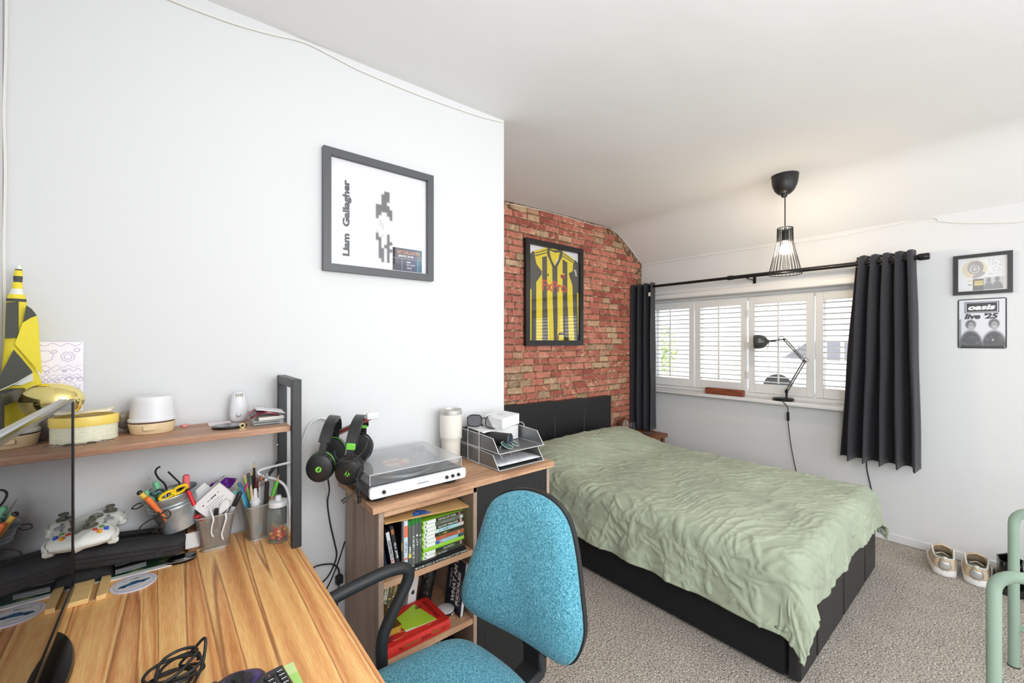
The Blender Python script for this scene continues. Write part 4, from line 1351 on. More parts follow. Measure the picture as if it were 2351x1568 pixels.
mb = MB(); mb.lathe([(.012, .088), (.014, .07), (.027, .045), (.030, .026), (.024, .008), (.012, .001), (.001, 0)], 22, T(PX, PY, 1.900)); obj('bulb', mb, bm_, pend)

# ================================================================== ON THE WINDOW SILL
SLZ = .8705
lamp = thing('desk_lamp', 'black and chrome jointed desk lamp standing on the window sill', 'lamp', (3.745, 1.22, SLZ))
chrome = pm('chrome', (132, 132, 130), rough=.25, metal=1.0)
lx = 3.738
def LP(u, v, x=lx): return on_x(u, v, x)
bc = LP(1798, 914); 
mb = MB(); mb.lathe([(.070, 0), (.074, .006), (.074, .016), (.066, .023), (.02, .026)], 36, T(lx, bc.y, SLZ)); obj('base', mb, blk, lamp)
p0 = LP(1806, 898); p1 = LP(1847, 829); p2 = LP(1801, 779); p3 = LP(1762, 783)
mb = MB(); mb.cyl((lx, p0.y, SLZ + .024), (lx, p0.y, p0.z + .004), .008); mb.box(lx - .012, lx + .012, p0.y - .010, p0.y + .010, p0.z - .016, p0.z + .014, .004); obj('pivot', mb, blk, lamp)
def arm(a, b_, nm):
    mb = MB(); up = Vector((b_ - a)).normalized(); side = Vector((0, -up.z, up.y)) * .007
    mb.cyl(a + side, b_ + side, .0046, n=8); mb.cyl(a - side, b_ - side, .0046, n=8)
    return obj(nm, mb, chrome, lamp)
la = arm(p0, p1, 'lower_arm'); ua = arm(p1, p2, 'upper_arm')
mb = MB(); mb.cyl(p1 + Vector((-.013, 0, 0)), p1 + Vector((.013, 0, 0)), .010, n=14); ring = [p1 + Vector((0, .010 + .016 * math.cos(k * math.pi / 8) - .018, .016 * math.sin(k * math.pi / 8) + .008)) for k in range(16)]; mb.tube(ring, .0018, 5, closed=True); obj('elbow', mb, chrome, lamp)
mb = MB(); mb.cyl(p2 + Vector((-.011, 0, 0)), p2 + Vector((.011, 0, 0)), .010, n=14); mb.tube(spline([p2, LP(1796, 772), LP(1789, 775), LP(1787, 783)], 5), .0022, 6); mb.cyl(p2, p3, .005, n=8); mb.cyl(LP(1782, 782), LP(1768, 783), .009, n=12); obj('head_joint', mb, chrome, lamp)
for (a, b_, prt) in ((p0, p1, la), (p1, p2, ua)):
    d = b_ - a; pts = []; 
    for k in range(60):
        q = .15 + .4 * k / 60; an = k * 1.5
        pts.append(a + d * q + Vector((.0045 * math.cos(an) - .010, 0, .0045 * math.sin(an))))
    mb = MB(); mb.tube(pts, .0011, 4); obj('spring', mb, chrome, prt)
A = LP(1766, 784); B = LP(1726, 771)
Ms = along(A, LP(1728, 777) + Vector((-.035, 0, -.03)))
mb = MB(); L_ = .115; mb.lathe([(.013, 0), (.019, .010), (.040, .022), (.053, .042), (.058, .072), (.057, .104), (.055, .107), (.055, .10), (.056, .071), (.050, .044), (.036, .026), (.01, .02)], 28, Ms, cap=(True, True)); obj('shade', mb, pm('dark_grey_enamel', (58, 60, 58), rough=.25, spec=.6), lamp)
mb = MB(); mb.cyl(LP(1766, 787), LP(1761, 803), .0022, n=6); obj('adjusting_pin', mb, chrome, lamp)
cordm = pm('black_cord_rubber', (26, 26, 27), rough=.5)
cpts = [(lx - .01, p0.y + .003, SLZ + .032), (3.70, p0.y - .01, SLZ + .02), (3.648, LP(1807, 925).y, SLZ + .006), (3.643, on_x(1808, 935, 3.643).y, .835)] + [tuple(on_x(u, v, 3.66 + .05 * k / 5)) for k, (u, v) in enumerate(((1809, 947), (1809, 965), (1814, 1010), (1821, 1050), (1829, 1090), (1832, 1130)))]
mb = MB(); mb.tube(spline(cpts, 6), .0032, 7); crd = obj('cord', mb, cordm, lamp)
a = on_x(1809, 946, 3.66); b_ = on_x(1809.5, 966, 3.67)
mb = MB(); mb.box(-.009, .009, -.007, .007, 0, (b_ - a).length, .003, along(a, b_)); obj('inline_switch', mb, cordm, crd)
redwood = ramp_mat('reddish_wood_block', [(.3, (104, 50, 32)), (.7, (146, 80, 54))], 9, (12, 1, 12), rough=.5)
a = on_x(1621, 900, 3.735); b_ = on_x(1707, 905, 3.735)
mb = MB(); mb.box(3.712, 3.768, b_.y, a.y, SLZ, SLZ + .052, .005)
bl = obj('wooden_block', mb, redwood); tag(bl, 'reddish brown wooden block lying on the window sill left of the lamp', 'block')
cable('power_cord', [on_x(u, v, XR - .006) for u, v in ((1989, 1040), (1990, 1072), (1993, 1090), (1998, 1112), (2003, 1138), (2010, 1200))], .0035, cordm, 'thin black cord hanging out below the right curtain')
# ================================================================== ON THE STORAGE UNIT
# ---- record player
G = .0004
tt = thing('record_player', 'white fronted record player under a clear dust cover on the storage unit', 'record player', (.63, 1.39, KT + G))
pw = pm('white_satin_plastic', (222, 223, 226), rough=.35)
pg = pm('dark_grey_plastic', (62, 63, 66), rough=.45)
mb = MB(); mb.box(.460, .798, 1.243, 1.540, .862, .894, .004); obj('plinth', mb, pg, tt)
mb = MB(); mb.prism(rrect(.340, .0345, .008, 5), 0, .010, frame((.629, 1.2425, .8775), (1, 0, 0), (0, 0, 1))); obj('front_panel', mb, pw, tt)
for x, y in ((.500, 1.288), (.755, 1.288), (.500, 1.50), (.755, 1.50)):
    mb = MB(); mb.lathe([(.031, 0), (.033, .003), (.033, .0198)], 24, T(x, y, KT + G)); obj('foot', mb, mattb, tt)
mb = MB(); mb.lathe([(.136, 0), (.139, .003), (.139, .011), (.135, .014)], 56, T(.612, 1.394, .8945)); obj('platter', mb, pm('brushed_aluminium', (176, 178, 180), rough=.25, metal=.9), tt)
vin = pm('black_vinyl', (34, 34, 37), rough=.22)
mb = MB(); mb.lathe([(.137, 0), (.137, .0015)], 56, T(.612, 1.394, .909)); rec = obj('record', mb, vin, tt)
mb = MB(); mb.lathe([(.048, 0), (.048, .0004)], 36, T(.612, 1.394, .9106)); obj('record_label', mb, ramp_mat('red_cream_label', [(.42, (196, 92, 70)), (.55, (226, 190, 150))], 40, rough=.5), rec)
mb = MB(); mb.cyl((.612, 1.394, .911), (.612, 1.394, .917), .003, n=10); obj('spindle', mb, silver, tt)
mb = MB(); mb.lathe([(.024, 0), (.024, .010), (.012, .012), (.012, .022)], 20, T(.764, 1.495, .8945)); mb.tube([(.764, 1.515, .913), (.764, 1.46, .914), (.752, 1.34, .914), (.733, 1.31, .913)], .0035, 8); mb.box(-.007, .007, -.022, 0, -.006, .003, .002, T(.733, 1.312, .914, -.5)); mb.box(.742, .786, 1.502, 1.53, .9, .918, .003); obj('tonearm', mb, pm('tonearm_grey', (120, 122, 126), rough=.35), tt)
mb = MB(); mb.box(.766, .790, 1.288, 1.292, .8945, .8955); mb.box(.766, .790, 1.302, 1.306, .8945, .8955); mb.box(.766, .770, 1.292, 1.302, .8945, .8955); obj('speed_mark', mb, mattb, tt, kind='stuff')
for x in (.502, .722, .745, .768):
    mb = MB(); mb.lathe([(.0055, 0), (.0052, .006), (.0035, .0075)], 14, along((x, 1.2323, .8765), (x, 1.2, .8765))); obj('knob', mb, mattb, tt)
text('lettering', 'audio-technica', pm('panel_print_grey', (120, 122, 128)), tt, frame((.634, 1.2321, .8775), (1, 0, 0), (0, 0, 1)), .040, .0062, bold=.01)
cov = glass_mat('clear_acrylic', (250, 251, 252), rough=.03, haze=.05)
covt = glass_mat('clear_acrylic_top', (250, 251, 252), rough=.05, ior=1.5, haze=.16)  # milky haze mixed in for the white wall's reflection on the top
x0, x1, y0, y1, z0, z1 = .466, .792, 1.250, 1.541, .8955, .929
mb = MB(); mb.box(x0, x1, y0, y1, z1 - .0025, z1); dc = obj('dust_cover', mb, covt, tt)
for q in ((x0, x1, y0, y0 + .0025), (x0, x1, y1 - .0025, y1), (x0, x0 + .0025, y0 + .0025, y1 - .0025), (x1 - .0025, x1, y0 + .0025, y1 - .0025)):
    mb = MB(); mb.box(q[0], q[1], q[2], q[3], z0, z1 - .0026); obj('cover_side', mb, cov, dc)
ed = pm('acrylic_edge', (206, 208, 212), rough=.2)
mb = MB(); e = .0011
for a, b_ in (((x0, y0, z1), (x1, y0, z1)), ((x0, y0, z1), (x0, y1, z1)), ((x1, y0, z1), (x1, y1, z1)), ((x0, y1, z1), (x1, y1, z1)), ((x0, y0, z0), (x0, y0, z1)), ((x1, y0, z0), (x1, y0, z1))):
    mb.cyl(a, b_, e, n=6)
obj('cover_edge', mb, ed, dc, kind='stuff')

# ---- tumbler
tb = thing('travel_tumbler', 'tall cream insulated tumbler with a steel rim standing by the white wall', 'tumbler', (.893, 1.49, KT + G))
mb = MB(); mb.lathe([(.036, 0), (.0385, .004), (.0395, .075), (.0405, .088), (.045, .098), (.0455, .110), (.0455, .190), (.0455, .195)], 40, T(.893, 1.49, KT + G)); obj('body', mb, pm('cream_powder_coat', (226, 222, 212), rough=.55), tb)
mb = MB(); mb.lathe([(.0456, .1955), (.0458, .200), (.0455, .212), (.043, .214), (.040, .205)], 40, T(.893, 1.49, KT + G), cap=(False, False)); obj('rim', mb, pm('tumbler_steel', (196, 194, 190), rough=.4, metal=.5), tb)
mb = MB(); mb.lathe([(.0425, .2035), (.0425, .207), (.014, .2075), (.012, .2105), (.001, .211)], 36, T(.893, 1.49, KT + G)); obj('lid', mb, pm('clear_grey_lid', (168, 164, 158), rough=.2), tb)
mb = MB(); mb.lathe([(.0462, .0), (.0464, .002), (.0462, .006)], 40, T(.893, 1.49, KT + G + .098), cap=(False, False)); obj('band', mb, pm('pale_grey_band', (206, 204, 198), rough=.5), tb)

# ---- letter tray stack
def mesh_mat(name, col, k, fill, metal=.7):
    m = bpy.data.materials.new(name); m.use_nodes = True
    nt = m.node_tree; N = nt.nodes; L = nt.links; N.clear()
    o = N.new('ShaderNodeOutputMaterial'); p = N.new('ShaderNodeBsdfPrincipled'); t_ = N.new('ShaderNodeBsdfTransparent'); mx = N.new('ShaderNodeMixShader')
    p.inputs['Base Color'].default_value = lin(col); p.inputs['Metallic'].default_value = metal; p.inputs['Roughness'].default_value = .38
    tc = N.new('ShaderNodeTexCoord'); sx = N.new('ShaderNodeSeparateXYZ'); L.new(tc.outputs['Object'], sx.inputs[0])
    def mth(op, a, b_=None):
        n = N.new('ShaderNodeMath'); n.operation = op
        for i, v in enumerate((a, b_)):
            if v is None: continue
            if isinstance(v, (int, float)): n.inputs[i].default_value = v
            else: L.new(v, n.inputs[i])
        return n.outputs[0]
    a = mth('ADD', sx.outputs[0], sx.outputs[1])
    d1 = mth('ADD', a, mth('MULTIPLY', sx.outputs[2], .75)); d2 = mth('SUBTRACT', a, mth('MULTIPLY', sx.outputs[2], .75))
    if k:
        s1 = mth('ABSOLUTE', mth('SINE', mth('MULTIPLY', d1, k))); s2 = mth('ABSOLUTE', mth('SINE', mth('MULTIPLY', d2, k)))
        f = mth('LESS_THAN', mth('MINIMUM', s1, s2), fill)
        L.new(f, mx.inputs[0])
    else:
        mx.inputs[0].default_value = fill
    L.new(t_.outputs[0], mx.inputs[1]); L.new(p.outputs[0], mx.inputs[2]); L.new(mx.outputs[0], o.inputs[0])
    return m
traym = mesh_mat('fine_silver_mesh', (150, 151, 152), 0, .78)
wire = pm('silver_wire', (206, 207, 208), rough=.35, metal=.4)
tr = thing('letter_tray', 'two tier silver mesh letter tray on the end of the storage unit', 'tray', (1.075, 1.39, KT + G))
tx0, tx1, ty0, ty1 = .958, 1.190, 1.244, 1.540
for i, zb in enumerate((KT + .004, KT + .0675)):
    mb = MB(); mb.box(tx0, tx1, ty0, ty1, zb, zb + .001); obj('tray_base', mb, traym, tr)
    for x in (tx0, tx1 - .001):
        side = [(ty0 + .004, zb), (ty0 + .042, zb + .052), (ty0 + .12, zb + .056), (ty1, zb + .056), (ty1, zb)]
        mb = MB(); mb.prism([(a, b_) for a, b_ in side], 0, .001, frame((x, 0, 0), (0, 1, 0), (0, 0, 1))); obj('tray_side', mb, traym, tr)
        mb = MB(); mb.tube([(x, a, b_) for a, b_ in side[:4]], .0019, 6); mb.tube([(x, ty0, zb), (x, ty1, zb)], .0019, 6); obj('wire_rim', mb, wire, tr)
    mb = MB(); mb.box(tx0 + .001, tx1 - .001, ty1 - .001, ty1, zb + .001, zb + .056); obj('tray_back', mb, traym, tr)
    mb = MB(); mb.tube([(tx0, ty0, zb + .0005), (tx1, ty0, zb + .0005)], .0022, 6); obj('front_wire', mb, wire, tr)
    mb = MB(); mb.tube([(tx0, ty1, zb + .056), (tx1, ty1, zb + .056)], .0019, 6); obj('back_wire', mb, wire, tr)
for x in (tx0 - .0035, tx1 + .0035):
    mb = MB(); mb.tube([(x, 1.375, KT + .003), (x, 1.375, KT + .132), (x, 1.386, KT + .138), (x, 1.446, KT + .138), (x, 1.456, KT + .132), (x, 1.456, KT + .003), (x, 1.375, KT + .003)], .0021, 6); mb.tube([(x, 1.375, KT + .066), (x, 1.456, KT + .066)], .0019, 6); obj('wire_bracket', mb, wire, tr)
zu = KT + .0690; zl = KT + .0056
paper = pm('white_paper', (224, 224, 224), rough=.7)
mb = MB(); mb.box(.975, 1.17, 1.262, 1.50, zl, zl + .010, .002); tag(obj('tablet', mb, blk), 'black tablet lying in the lower letter tray', 'tablet')
mb = MB(); mb.grid([[(.966 + .216 * i / 6, 1.256 + .26 * j / 8, zl + .0125 + .010 * (j / 8) + .006 * math.sin(i / 6 * 2.4) * (j / 8)) for j in range(9)] for i in range(7)])
o = obj('printed_sheet', mb, ramp_mat('printed_flyer', [(.42, (236, 236, 240)), (.5, (206, 208, 216)), (.56, (238, 238, 240)), (.66, (200, 184, 168))], 14, rough=.6)); o.modifiers.new('thickness', 'SOLIDIFY').thickness = .0012; tag(o, 'printed white sheets lying over the black tablet', 'paper')
mb = MB(); mb.box(1.12, 1.18, 1.32, 1.50, zl + .034, zl + .050, .003); tag(obj('charging_block', mb, mattb), 'small black block at the right of the lower letter tray', 'block')
t = thing('white_box', 'white carton balanced on top in the upper letter tray', 'box', (1.112, 1.43, zu + .062))
M = T(1.112, 1.432, zu + .0625, .25, .05, -.05)
mb = MB(); mb.box(-.062, .062, -.052, .052, 0, .046, .0015, M); obj('carton', mb, paper, t)
mb = MB(); mb.box(-.02, .02, -.014, .014, .0462, .0466, 0, M); obj('stamp', mb, pm('pale_grey_print', (206, 206, 206)), t)
mb = MB(); mb.box(-.058, .058, -.050, .050, 0, .058, .002, T(1.115, 1.438, zu + .0005, .1, 0, 0)); tag(obj('white_box', mb, paper), 'lower white carton in the upper letter tray, under another carton', 'box')
mb = MB(); P = [[(.985 + .105 * i / 8, 1.385 + .125 * j / 8, zu + .052 + .006 * math.sin(i / 8 * 3.1) - .02 * (i / 8) ** 2 + .004 * j / 8) for j in range(9)] for i in range(9)]
mb.grid(P); o = obj('folded_leaflet', mb, paper); o.modifiers.new('thickness', 'SOLIDIFY').thickness = .002; tag(o, 'curved white leaflet lying over the black speaker', 'paper')
sp_ = thing('round_speaker', 'black cylindrical speaker lying in the upper letter tray', 'speaker', (1.02, 1.37, zu))
mb = MB(); a, b_ = Vector((.995, 1.45, zu + .026)), Vector((1.062, 1.315, zu + .026)); mb.cyl(a, b_, .0255, n=28); obj('housing', mb, mattb, sp_)
d = (b_ - a).normalized(); mb = MB(); mb.lathe([(.0255, 0), (.027, .003), (.024, .006), (.019, .003)], 28, along(b_ + d * .0002, b_ + d), cap=(True, False)); obj('end_ring', mb, pg, sp_); mb = MB(); mb.lathe([(.0185, .003), (.012, .005), (.002, .0055)], 24, along(b_, b_ + d)); obj('cone', mb, pm('blue_black_cone', (44, 58, 72), rough=.35), sp_)
lens = glass_mat('dark_lens', (40, 40, 44), rough=.05)
def sunglasses(name, label, M, fr, ln, w_=.062):
    t = thing(name, label, 'sunglasses', M=M)
    for s_ in (-1, 1):
        out = [(s_ * (.010 + w_ * x), y) for x, y in ((0, .004), (.05, .040), (.5, .046), (.92, .040), (1.0, .014), (.8, -.004), (.3, -.006))]
        mb = MB(); mb.tube(spline([(x, y * .95, -.012 * (abs(x) / .07) ** 2) for x, y in out], 4, closed=True), .0024 if w_ > .04 else .0012, 6, closed=True)
        o = obj('rim', mb, fr, t, local=True)
        mb = MB(); mb.poly([(p.x, p.y, p.z) for p in spline([(x * .99, y * .93, -.012 * (abs(x) / .07) ** 2) for x, y in out], 4, closed=True)]); obj('lens', mb, ln, o, local=True)
        mb = MB(); mb.tube(spline([(s_ * (.010 + w_), .034, -.011), (s_ * (.012 + w_), .033, -.03), (s_ * (.006 + w_), .028, -.09), (s_ * w_, .008, -.125)], 6) if w_ > .04 else spline([(s_ * (.010 + w_), .034, -.011), (s_ * (.012 + w_), .033, -.02), (s_ * (.006 + w_), .028, -.045), (s_ * w_, .012, -.06)], 6), .0026 if w_ > .04 else .0014, 6); obj('temple', mb, fr, t, local=True)
    mb = MB(); mb.tube([(-.011, .03, 0), (0, .033, .001), (.011, .03, 0)], .0024, 6); obj('bridge', mb, fr, t, local=True)
    return t
sunglasses('sunglasses', 'black wraparound sunglasses resting on the back of the upper tray', frame((1.018, 1.436, zu + .070), (.80, -.58, -.10), (.1, .25, .55)), mattb, pm('smoke_lens', (96, 94, 100), rough=.15), .058)
sunglasses('sunglasses', 'small sunglasses with green lenses lying open in the upper tray', frame((1.062, 1.285, zu + .006), (.95, .3, 0), (-.25, .85, .38)), pm('clear_frame', (196, 206, 204), rough=.2), pm('green_lens', (64, 92, 88), rough=.12), .030)

# ---- headsets on their wall hook
hk = thing('headset_hook', 'white and red headset hook sticking out of the wall', 'hook', (.46, 1.55, 1.0))
h0, h1 = Vector((.4415, 1.552, 1.000)), Vector((.4915, 1.315, 1.095))
redp = pm('red_plastic', (178, 52, 50), rough=.4)
mb = MB(); mb.box(-.013, .013, .0, .006, 0, (h1 - h0).length, .002, along(h0, h1)); obj('arm', mb, pw, hk)
mb = MB(); mb.box(-.012, .012, -.0072, -.0004, .02, (h1 - h0).length - .015, .001, along(h0, h1)); obj('red_strip', mb, redp, hk)
mb = MB(); mb.cbox((.4415, YF - .004, 1.0), (.034, .006, .06), .002); obj('wall_plate', mb, pw, hk)
mb = MB(); mb.cbox(h1 + Vector((.004, -.006, .004)), (.036, .014, .022), .003); e_ = obj('end_block', mb, pw, hk)
hsb = pm('headset_black', (32, 33, 35), rough=.38, spec=.5)
cush = pm('black_cushion', (26, 26, 28), rough=.7)
lime = pm('lime_green_plastic', (118, 206, 76), rough=.4)
def headset(name, label, near, far, top, bw, logo):
    near, far, top = Vector(near), Vector(far), Vector(top)
    ax = (near - far).normalized()                   # ear to ear axis, towards the viewer
    mid = (near + far) / 2
    t = thing(name, label, 'headphones', tuple(mid))
    up = (top - mid); upn = (up - ax * up.dot(ax)).normalized()
    h_ = up.dot(upn); half = (near - far).length / 2 + .012
    arc = []
    for k in range(25):
        a = math.pi * k / 24
        arc.append(mid + ax * (half * math.cos(a) * (1 + .05 * math.sin(a))) + upn * (h_ * math.sin(a) ** .8))
    side = ax.cross(upn).normalized()
    def band(pts, w0, tk):
        P = []
        n = len(pts)
        for i, p in enumerate(pts):
            tg = (pts[min(i + 1, n - 1)] - pts[max(i - 1, 0)]).normalized(); nr = tg.cross(side).normalized()
            ww = w0
            P.append([p + side * (ww * a) + nr * (tk * b_) for a, b_ in ((-.5, -.3), (-.4, .5), (.4, .5), (.5, -.3), (.38, -.5), (-.38, -.5))])
        m_ = MB(); m_.grid(P, closed_v=True); m_.poly(P[0][::-1]); m_.poly(P[-1]); return m_
    obj('headband', band(arc[4:21], bw, .010), hsb, t, smooth=50)
    obj('headband_pad', band([mid + (p - mid) * .93 for p in arc[6:19]], bw * .8, .009), cush, t, smooth=50)
    for s_, c in ((1, near), (-1, far)):
        d = ax * s_
        yk = arc[0:5] if s_ > 0 else arc[20:25]
        o = obj('yoke', band(yk, bw * .62, .008), hsb, t, smooth=50)
        if logo == 'tri':
            mb = MB(); q = yk[-1] if s_ > 0 else yk[0]; mb.cbox((0, 0, 0), (bw * .72, .020, .014), .002, frame(q, side, upn)); obj('slider', mb, lime, t)
        M = along(c - d * .006, c + d, upn)
        mb = MB(); mb.lathe([(.034, 0), (.039, .004), (.040, .012), (.036, .022), (.026, .027), (.001, .028)], 30, M, sy=1.12); cup = obj('ear_cup', mb, hsb, t)
        mb = MB(); mb.lathe([(.030, -.022), (.039, -.018), (.041, -.010), (.038, -.001)], 30, M, sy=1.12, cap=(True, True)); obj('ear_pad', mb, cush, t)
        if logo == 'ring':
            mb = MB(); mb.lathe([(.0405, -.003), (.0412, 0), (.0405, .004)], 30, M, sy=1.12, cap=(False, False)); obj('green_ring', mb, lime, cup)
            mb = MB(); mb.lathe([(.0085, .0275), (.0085, .0292)], 20, M); lg = obj('logo_disc', mb, lime, cup)
            mb = MB(); mb.prism([(-.004, -.004), (-.001, -.004), (.004, .005), (.001, .005)], .0293, .0298, M); mb.prism([(.001, -.005), (.003, -.005), (.004, .005), (.0025, .005)], .0293, .0298, M); obj('logo_mark', mb, mattb, cup, kind='stuff')
        elif s_ > 0:
            mb = MB()
            mb.prism([(-.008, -.007), (-.002, -.004), (0, .009)][::1], .0284, .0290, M @ T(0, .002, 0)); mb.prism([(.002, -.004), (.009, -.006), (.004, .003)], .0284, .0290, M @ T(0, .002, 0)); mb.prism([(-.004, -.010), (.006, -.010), (.001, -.006)], .0284, .0290, M @ T(0, .002, 0))
            obj('logo_mark', mb, lime, cup, kind='stuff')
    return t, ax, upn, side
hsA = headset('headphones', 'black headset with a lime ring on its ear cup, nearer the desk', (.347, 1.335, .958), (.425, 1.478, .968), (.408, 1.405, 1.094), .034, 'ring')
hsB = headset('headphones', 'black headset with lime sliders and a boom microphone, nearer the record player', (.417, 1.292, .945), (.505, 1.435, .975), (.4736, 1.352, 1.096), .036, 'tri')
for t_, pts, r_, nm in ((hsB[0], [(.425, 1.262, .93), (.43, 1.255, .905), (.415, 1.252, .885), (.396, 1.25, .875)], [.0022] * 25, 'boom_arm'), (hsB[0], [(.396, 1.25, .875), (.384, 1.249, .869)], .0062, 'microphone'), (hsA[0], [(.43, 1.275, .955), (.436, 1.262, .90), (.437, 1.258, .87)], [.0032] * 17, 'boom_arm'), (hsA[0], [(.437, 1.258, .87), (.437, 1.258, .851)], .0064, 'microphone')):
    mb = MB(); q = spline(pts, 8) if len(pts) > 2 else pts; mb.tube(q, r_[0] if isinstance(r_, list) else r_, 8); obj(nm, mb, mattb, t_)
mb = MB(); mb.tube(spline([on_y(u, v, y) for u, v, y in ((826, 992, 1.36), (845, 1000, 1.27), (854, 1020, 1.25), (846, 1045, 1.25), (826, 1080, 1.25), (818, 1110, 1.25), (820, 1135, 1.25), (823, 1150, 1.25))], 8), .0022, 6); obj('lead', mb, cordm, hsB[0])
mb = MB(); mb.tube(spline([on_y(u, v, y) for u, v, y in ((845, 1010, 1.30), (835, 1035, 1.24), (810, 1058, 1.23), (786, 1060, 1.23), (771, 1050, 1.25), (768, 1035, 1.28))], 8), .0024, 6); obj('lead_loop', mb, cordm, hsB[0])
mb = MB(); mb.tube(spline([on_y(u, v, y) for u, v, y in ((752, 1000, 1.42), (750, 1040, 1.43), (752, 1092, 1.46), (756, 1125, 1.52), (752, 1155, YF - .006), (758, 1200, YF - .006), (768, 1245, YF - .006), (773, 1275, YF - .006), (764, 1304, YF - .006), (752, 1325, YF - .006), (735, 1342, YF - .006))], 8), .0026, 6); obj('long_lead', mb, cordm, hsA[0])
cable('charger_cable', [on_y(u, v, YF - .012) for u, v in ((716, 1306), (728, 1299), (750, 1295), (766, 1296), (777, 1306), (780, 1322))], .0026, cordm, 'black charging cable with a plug hanging behind the armrest') 
lc = thing('adapter_plug', 'small black plug on a cord beside the storage unit side', 'plug', tuple(on_y(779, 1330, YF - .014)))
c = on_y(779, 1330, YF - .018); mb = MB(); mb.cbox(c, (.024, .018, .030), .003); obj('plug_body', mb, mattb, lc)
mb = MB(); mb.tube([c + Vector((0, 0, -.016)), on_y(775, 1370, YF - .010), on_y(774, 1395, YF - .010), on_y(776, 1430, YF - .010)], .0024, 6); obj('cord', mb, cordm, lc)
cable('charger_cable', [on_y(u, v, YF - .0025) for u, v in ((792, 1243), (786, 1262), (774, 1298), (760, 1332), (748, 1356), (735, 1385))], .0024, cordm, 'straight black cable slanting down the wall behind the storage unit')

# ================================================================== GAMES AND BOOKS IN THE UNIT
lt = pm('case_label_white', (232, 234, 230), rough=.4)
gcase = pm('lime_case_plastic', (150, 208, 60), rough=.35)
dgreen = pm('dark_green_case', (46, 122, 50), rough=.35)
FYG = 1.2475
STK_X0, STK_X1 = .640, .8005
def hcase(i, z, label, scol, txt, tcol, casem=gcase, tx=(.30, .9), dx=0.0, th=.0122, accents=()):
    t = thing('game_case', label, 'game case', ((STK_X0 + STK_X1) / 2 + dx, FYG + .06, z), group='game cases in the flat stack')
    mb = MB(); mb.box(STK_X0 + dx, STK_X1 + dx, FYG, FYG + .125, z, z + th, .0016); obj('case', mb, casem, t)
    L_ = STK_X1 - STK_X0
    if scol:
        mb = MB(); mb.box(STK_X0 + dx + .30 * L_, STK_X1 + dx - .001, FYG - .0006, FYG + .002, z + .0006, z + th - .0006); obj('spine', mb, pm('spine_%d_%d_%d' % scol, scol, rough=.4), t)
        mb = MB(); mb.box(STK_X0 + dx + .035 * L_, STK_X0 + dx + .298 * L_, FYG - .0006, FYG + .002, z + .0006, z + th - .0006); lb_ = obj('spine_label', mb, lt, t)
        mb = MB(); mb.lathe([(.0035, 0), (.0035, .0003)], 12, along((STK_X0 + dx + .075 * L_, FYG - .0007, z + th / 2), (STK_X0 + dx + .075 * L_, 0, z + th / 2))); obj('maker_mark', mb, pm('mark_grey', (120, 124, 118)), t)
    if txt:
        xa, xb = STK_X0 + dx + tx[0] * L_, STK_X0 + dx + tx[1] * L_
        text('lettering', txt, pm('ink_%d_%d_%d' % tcol, tcol), t, frame(((xa + xb) / 2, FYG - .0007, z + th / 2), (1, 0, 0), (0, 0, 1)), (xb - xa) * .96, th * .5, bold=.03)
    for (a, b_, c) in accents:
        mb = MB(); mb.box(STK_X0 + dx + a * L_, STK_X0 + dx + b_ * L_, FYG - .0009, FYG - .0005, z + .001, z + th - .001); obj('spine_print', mb, pm('spine_%d_%d_%d' % c, c, rough=.4), t)
    return t
W_ = (222, 222, 222)
stack = [
 ('black game case lettered for a battle game, topmost under the cardboard', (36, 34, 36), 'GEARS OF WAR', (190, 186, 184), gcase, (.34, .80), ((.86, .9, (176, 90, 86)),)),
 ('grey game case second from the top of the flat stack', (88, 88, 88), '~~~~~~', (150, 150, 150), gcase, (.42, .80), ((.90, .97, (190, 194, 188)),)),
 ('black game case with bold white lettering and a round red badge', (26, 26, 28), 'CALL OF DUTY  WORLD AT WAR', W_, gcase, (.33, .84), ((.88, .93, (214, 150, 150)),)),
 ('pale blue game case with a faded grey title', (160, 200, 216), '~~~~~', (120, 122, 126), gcase, (.38, .68), ((.31, .37, (214, 218, 218)), (.86, .985, (222, 190, 190)))),
 ('black game case with small yellow lettering', (40, 38, 34), '~~~~~', (196, 180, 92), gcase, (.40, .64), ()),
 ('red orange game case with a light streak', (178, 82, 62), '~~~', (226, 160, 140), gcase, (.42, .55), ((.32, .38, (206, 70, 62)), (.84, .88, (190, 170, 110)))),
 ('blue and white game case just above the plain lime one', (150, 190, 214), '~~~~', (200, 206, 210), gcase, (.42, .62), ((.31, .40, (62, 92, 156)), (.41, .46, (190, 120, 140)), (.86, .985, (52, 66, 72)))),
 ('plain lime green game case without a spine sleeve', None, None, None, gcase, None, ()),
 ('black game case lettered with a 3 below the plain lime one', (44, 44, 42), 'CALL OF DUTY 3', (206, 208, 200), gcase, (.48, .76), ((.90, .94, (200, 150, 150)),)),
 ('lowest black game case of the flat stack, with a small gold patch', (48, 48, 46), 'CALL OF DUTY', (200, 200, 196), gcase, (.36, .60), ((.305, .335, (196, 172, 120)),)),
]
zt = .6125
for i in range(10):
    lab, sc_c, tx_, tc_, cm, sp2, acc = stack[9 - i]
    hcase(i, zt + i * .0128, lab, sc_c, tx_, tc_, cm, sp2 or (.3, .9), dx=((i * 37) % 5 - 2) * .0012, accents=acc)
t = thing('flat_box', 'thin black box with silver lettering lying under the stack of games', 'box', (.70, 1.31, S1 + G))
mb = MB(); mb.box(.606, .806, 1.2365, 1.40, S1 + G, S1 + .0115, .001); obj('box_body', mb, pm('black_card_box', (34, 35, 36), rough=.4), t)
mb = MB(); mb.box(.606, .806, 1.2358, 1.2364, S1 + .0035, S1 + .0085); obj('silver_line', mb, ramp_mat('silver_scroll_print', [(.45, (44, 46, 44)), (.55, (196, 202, 190))], 220, rough=.4), t)
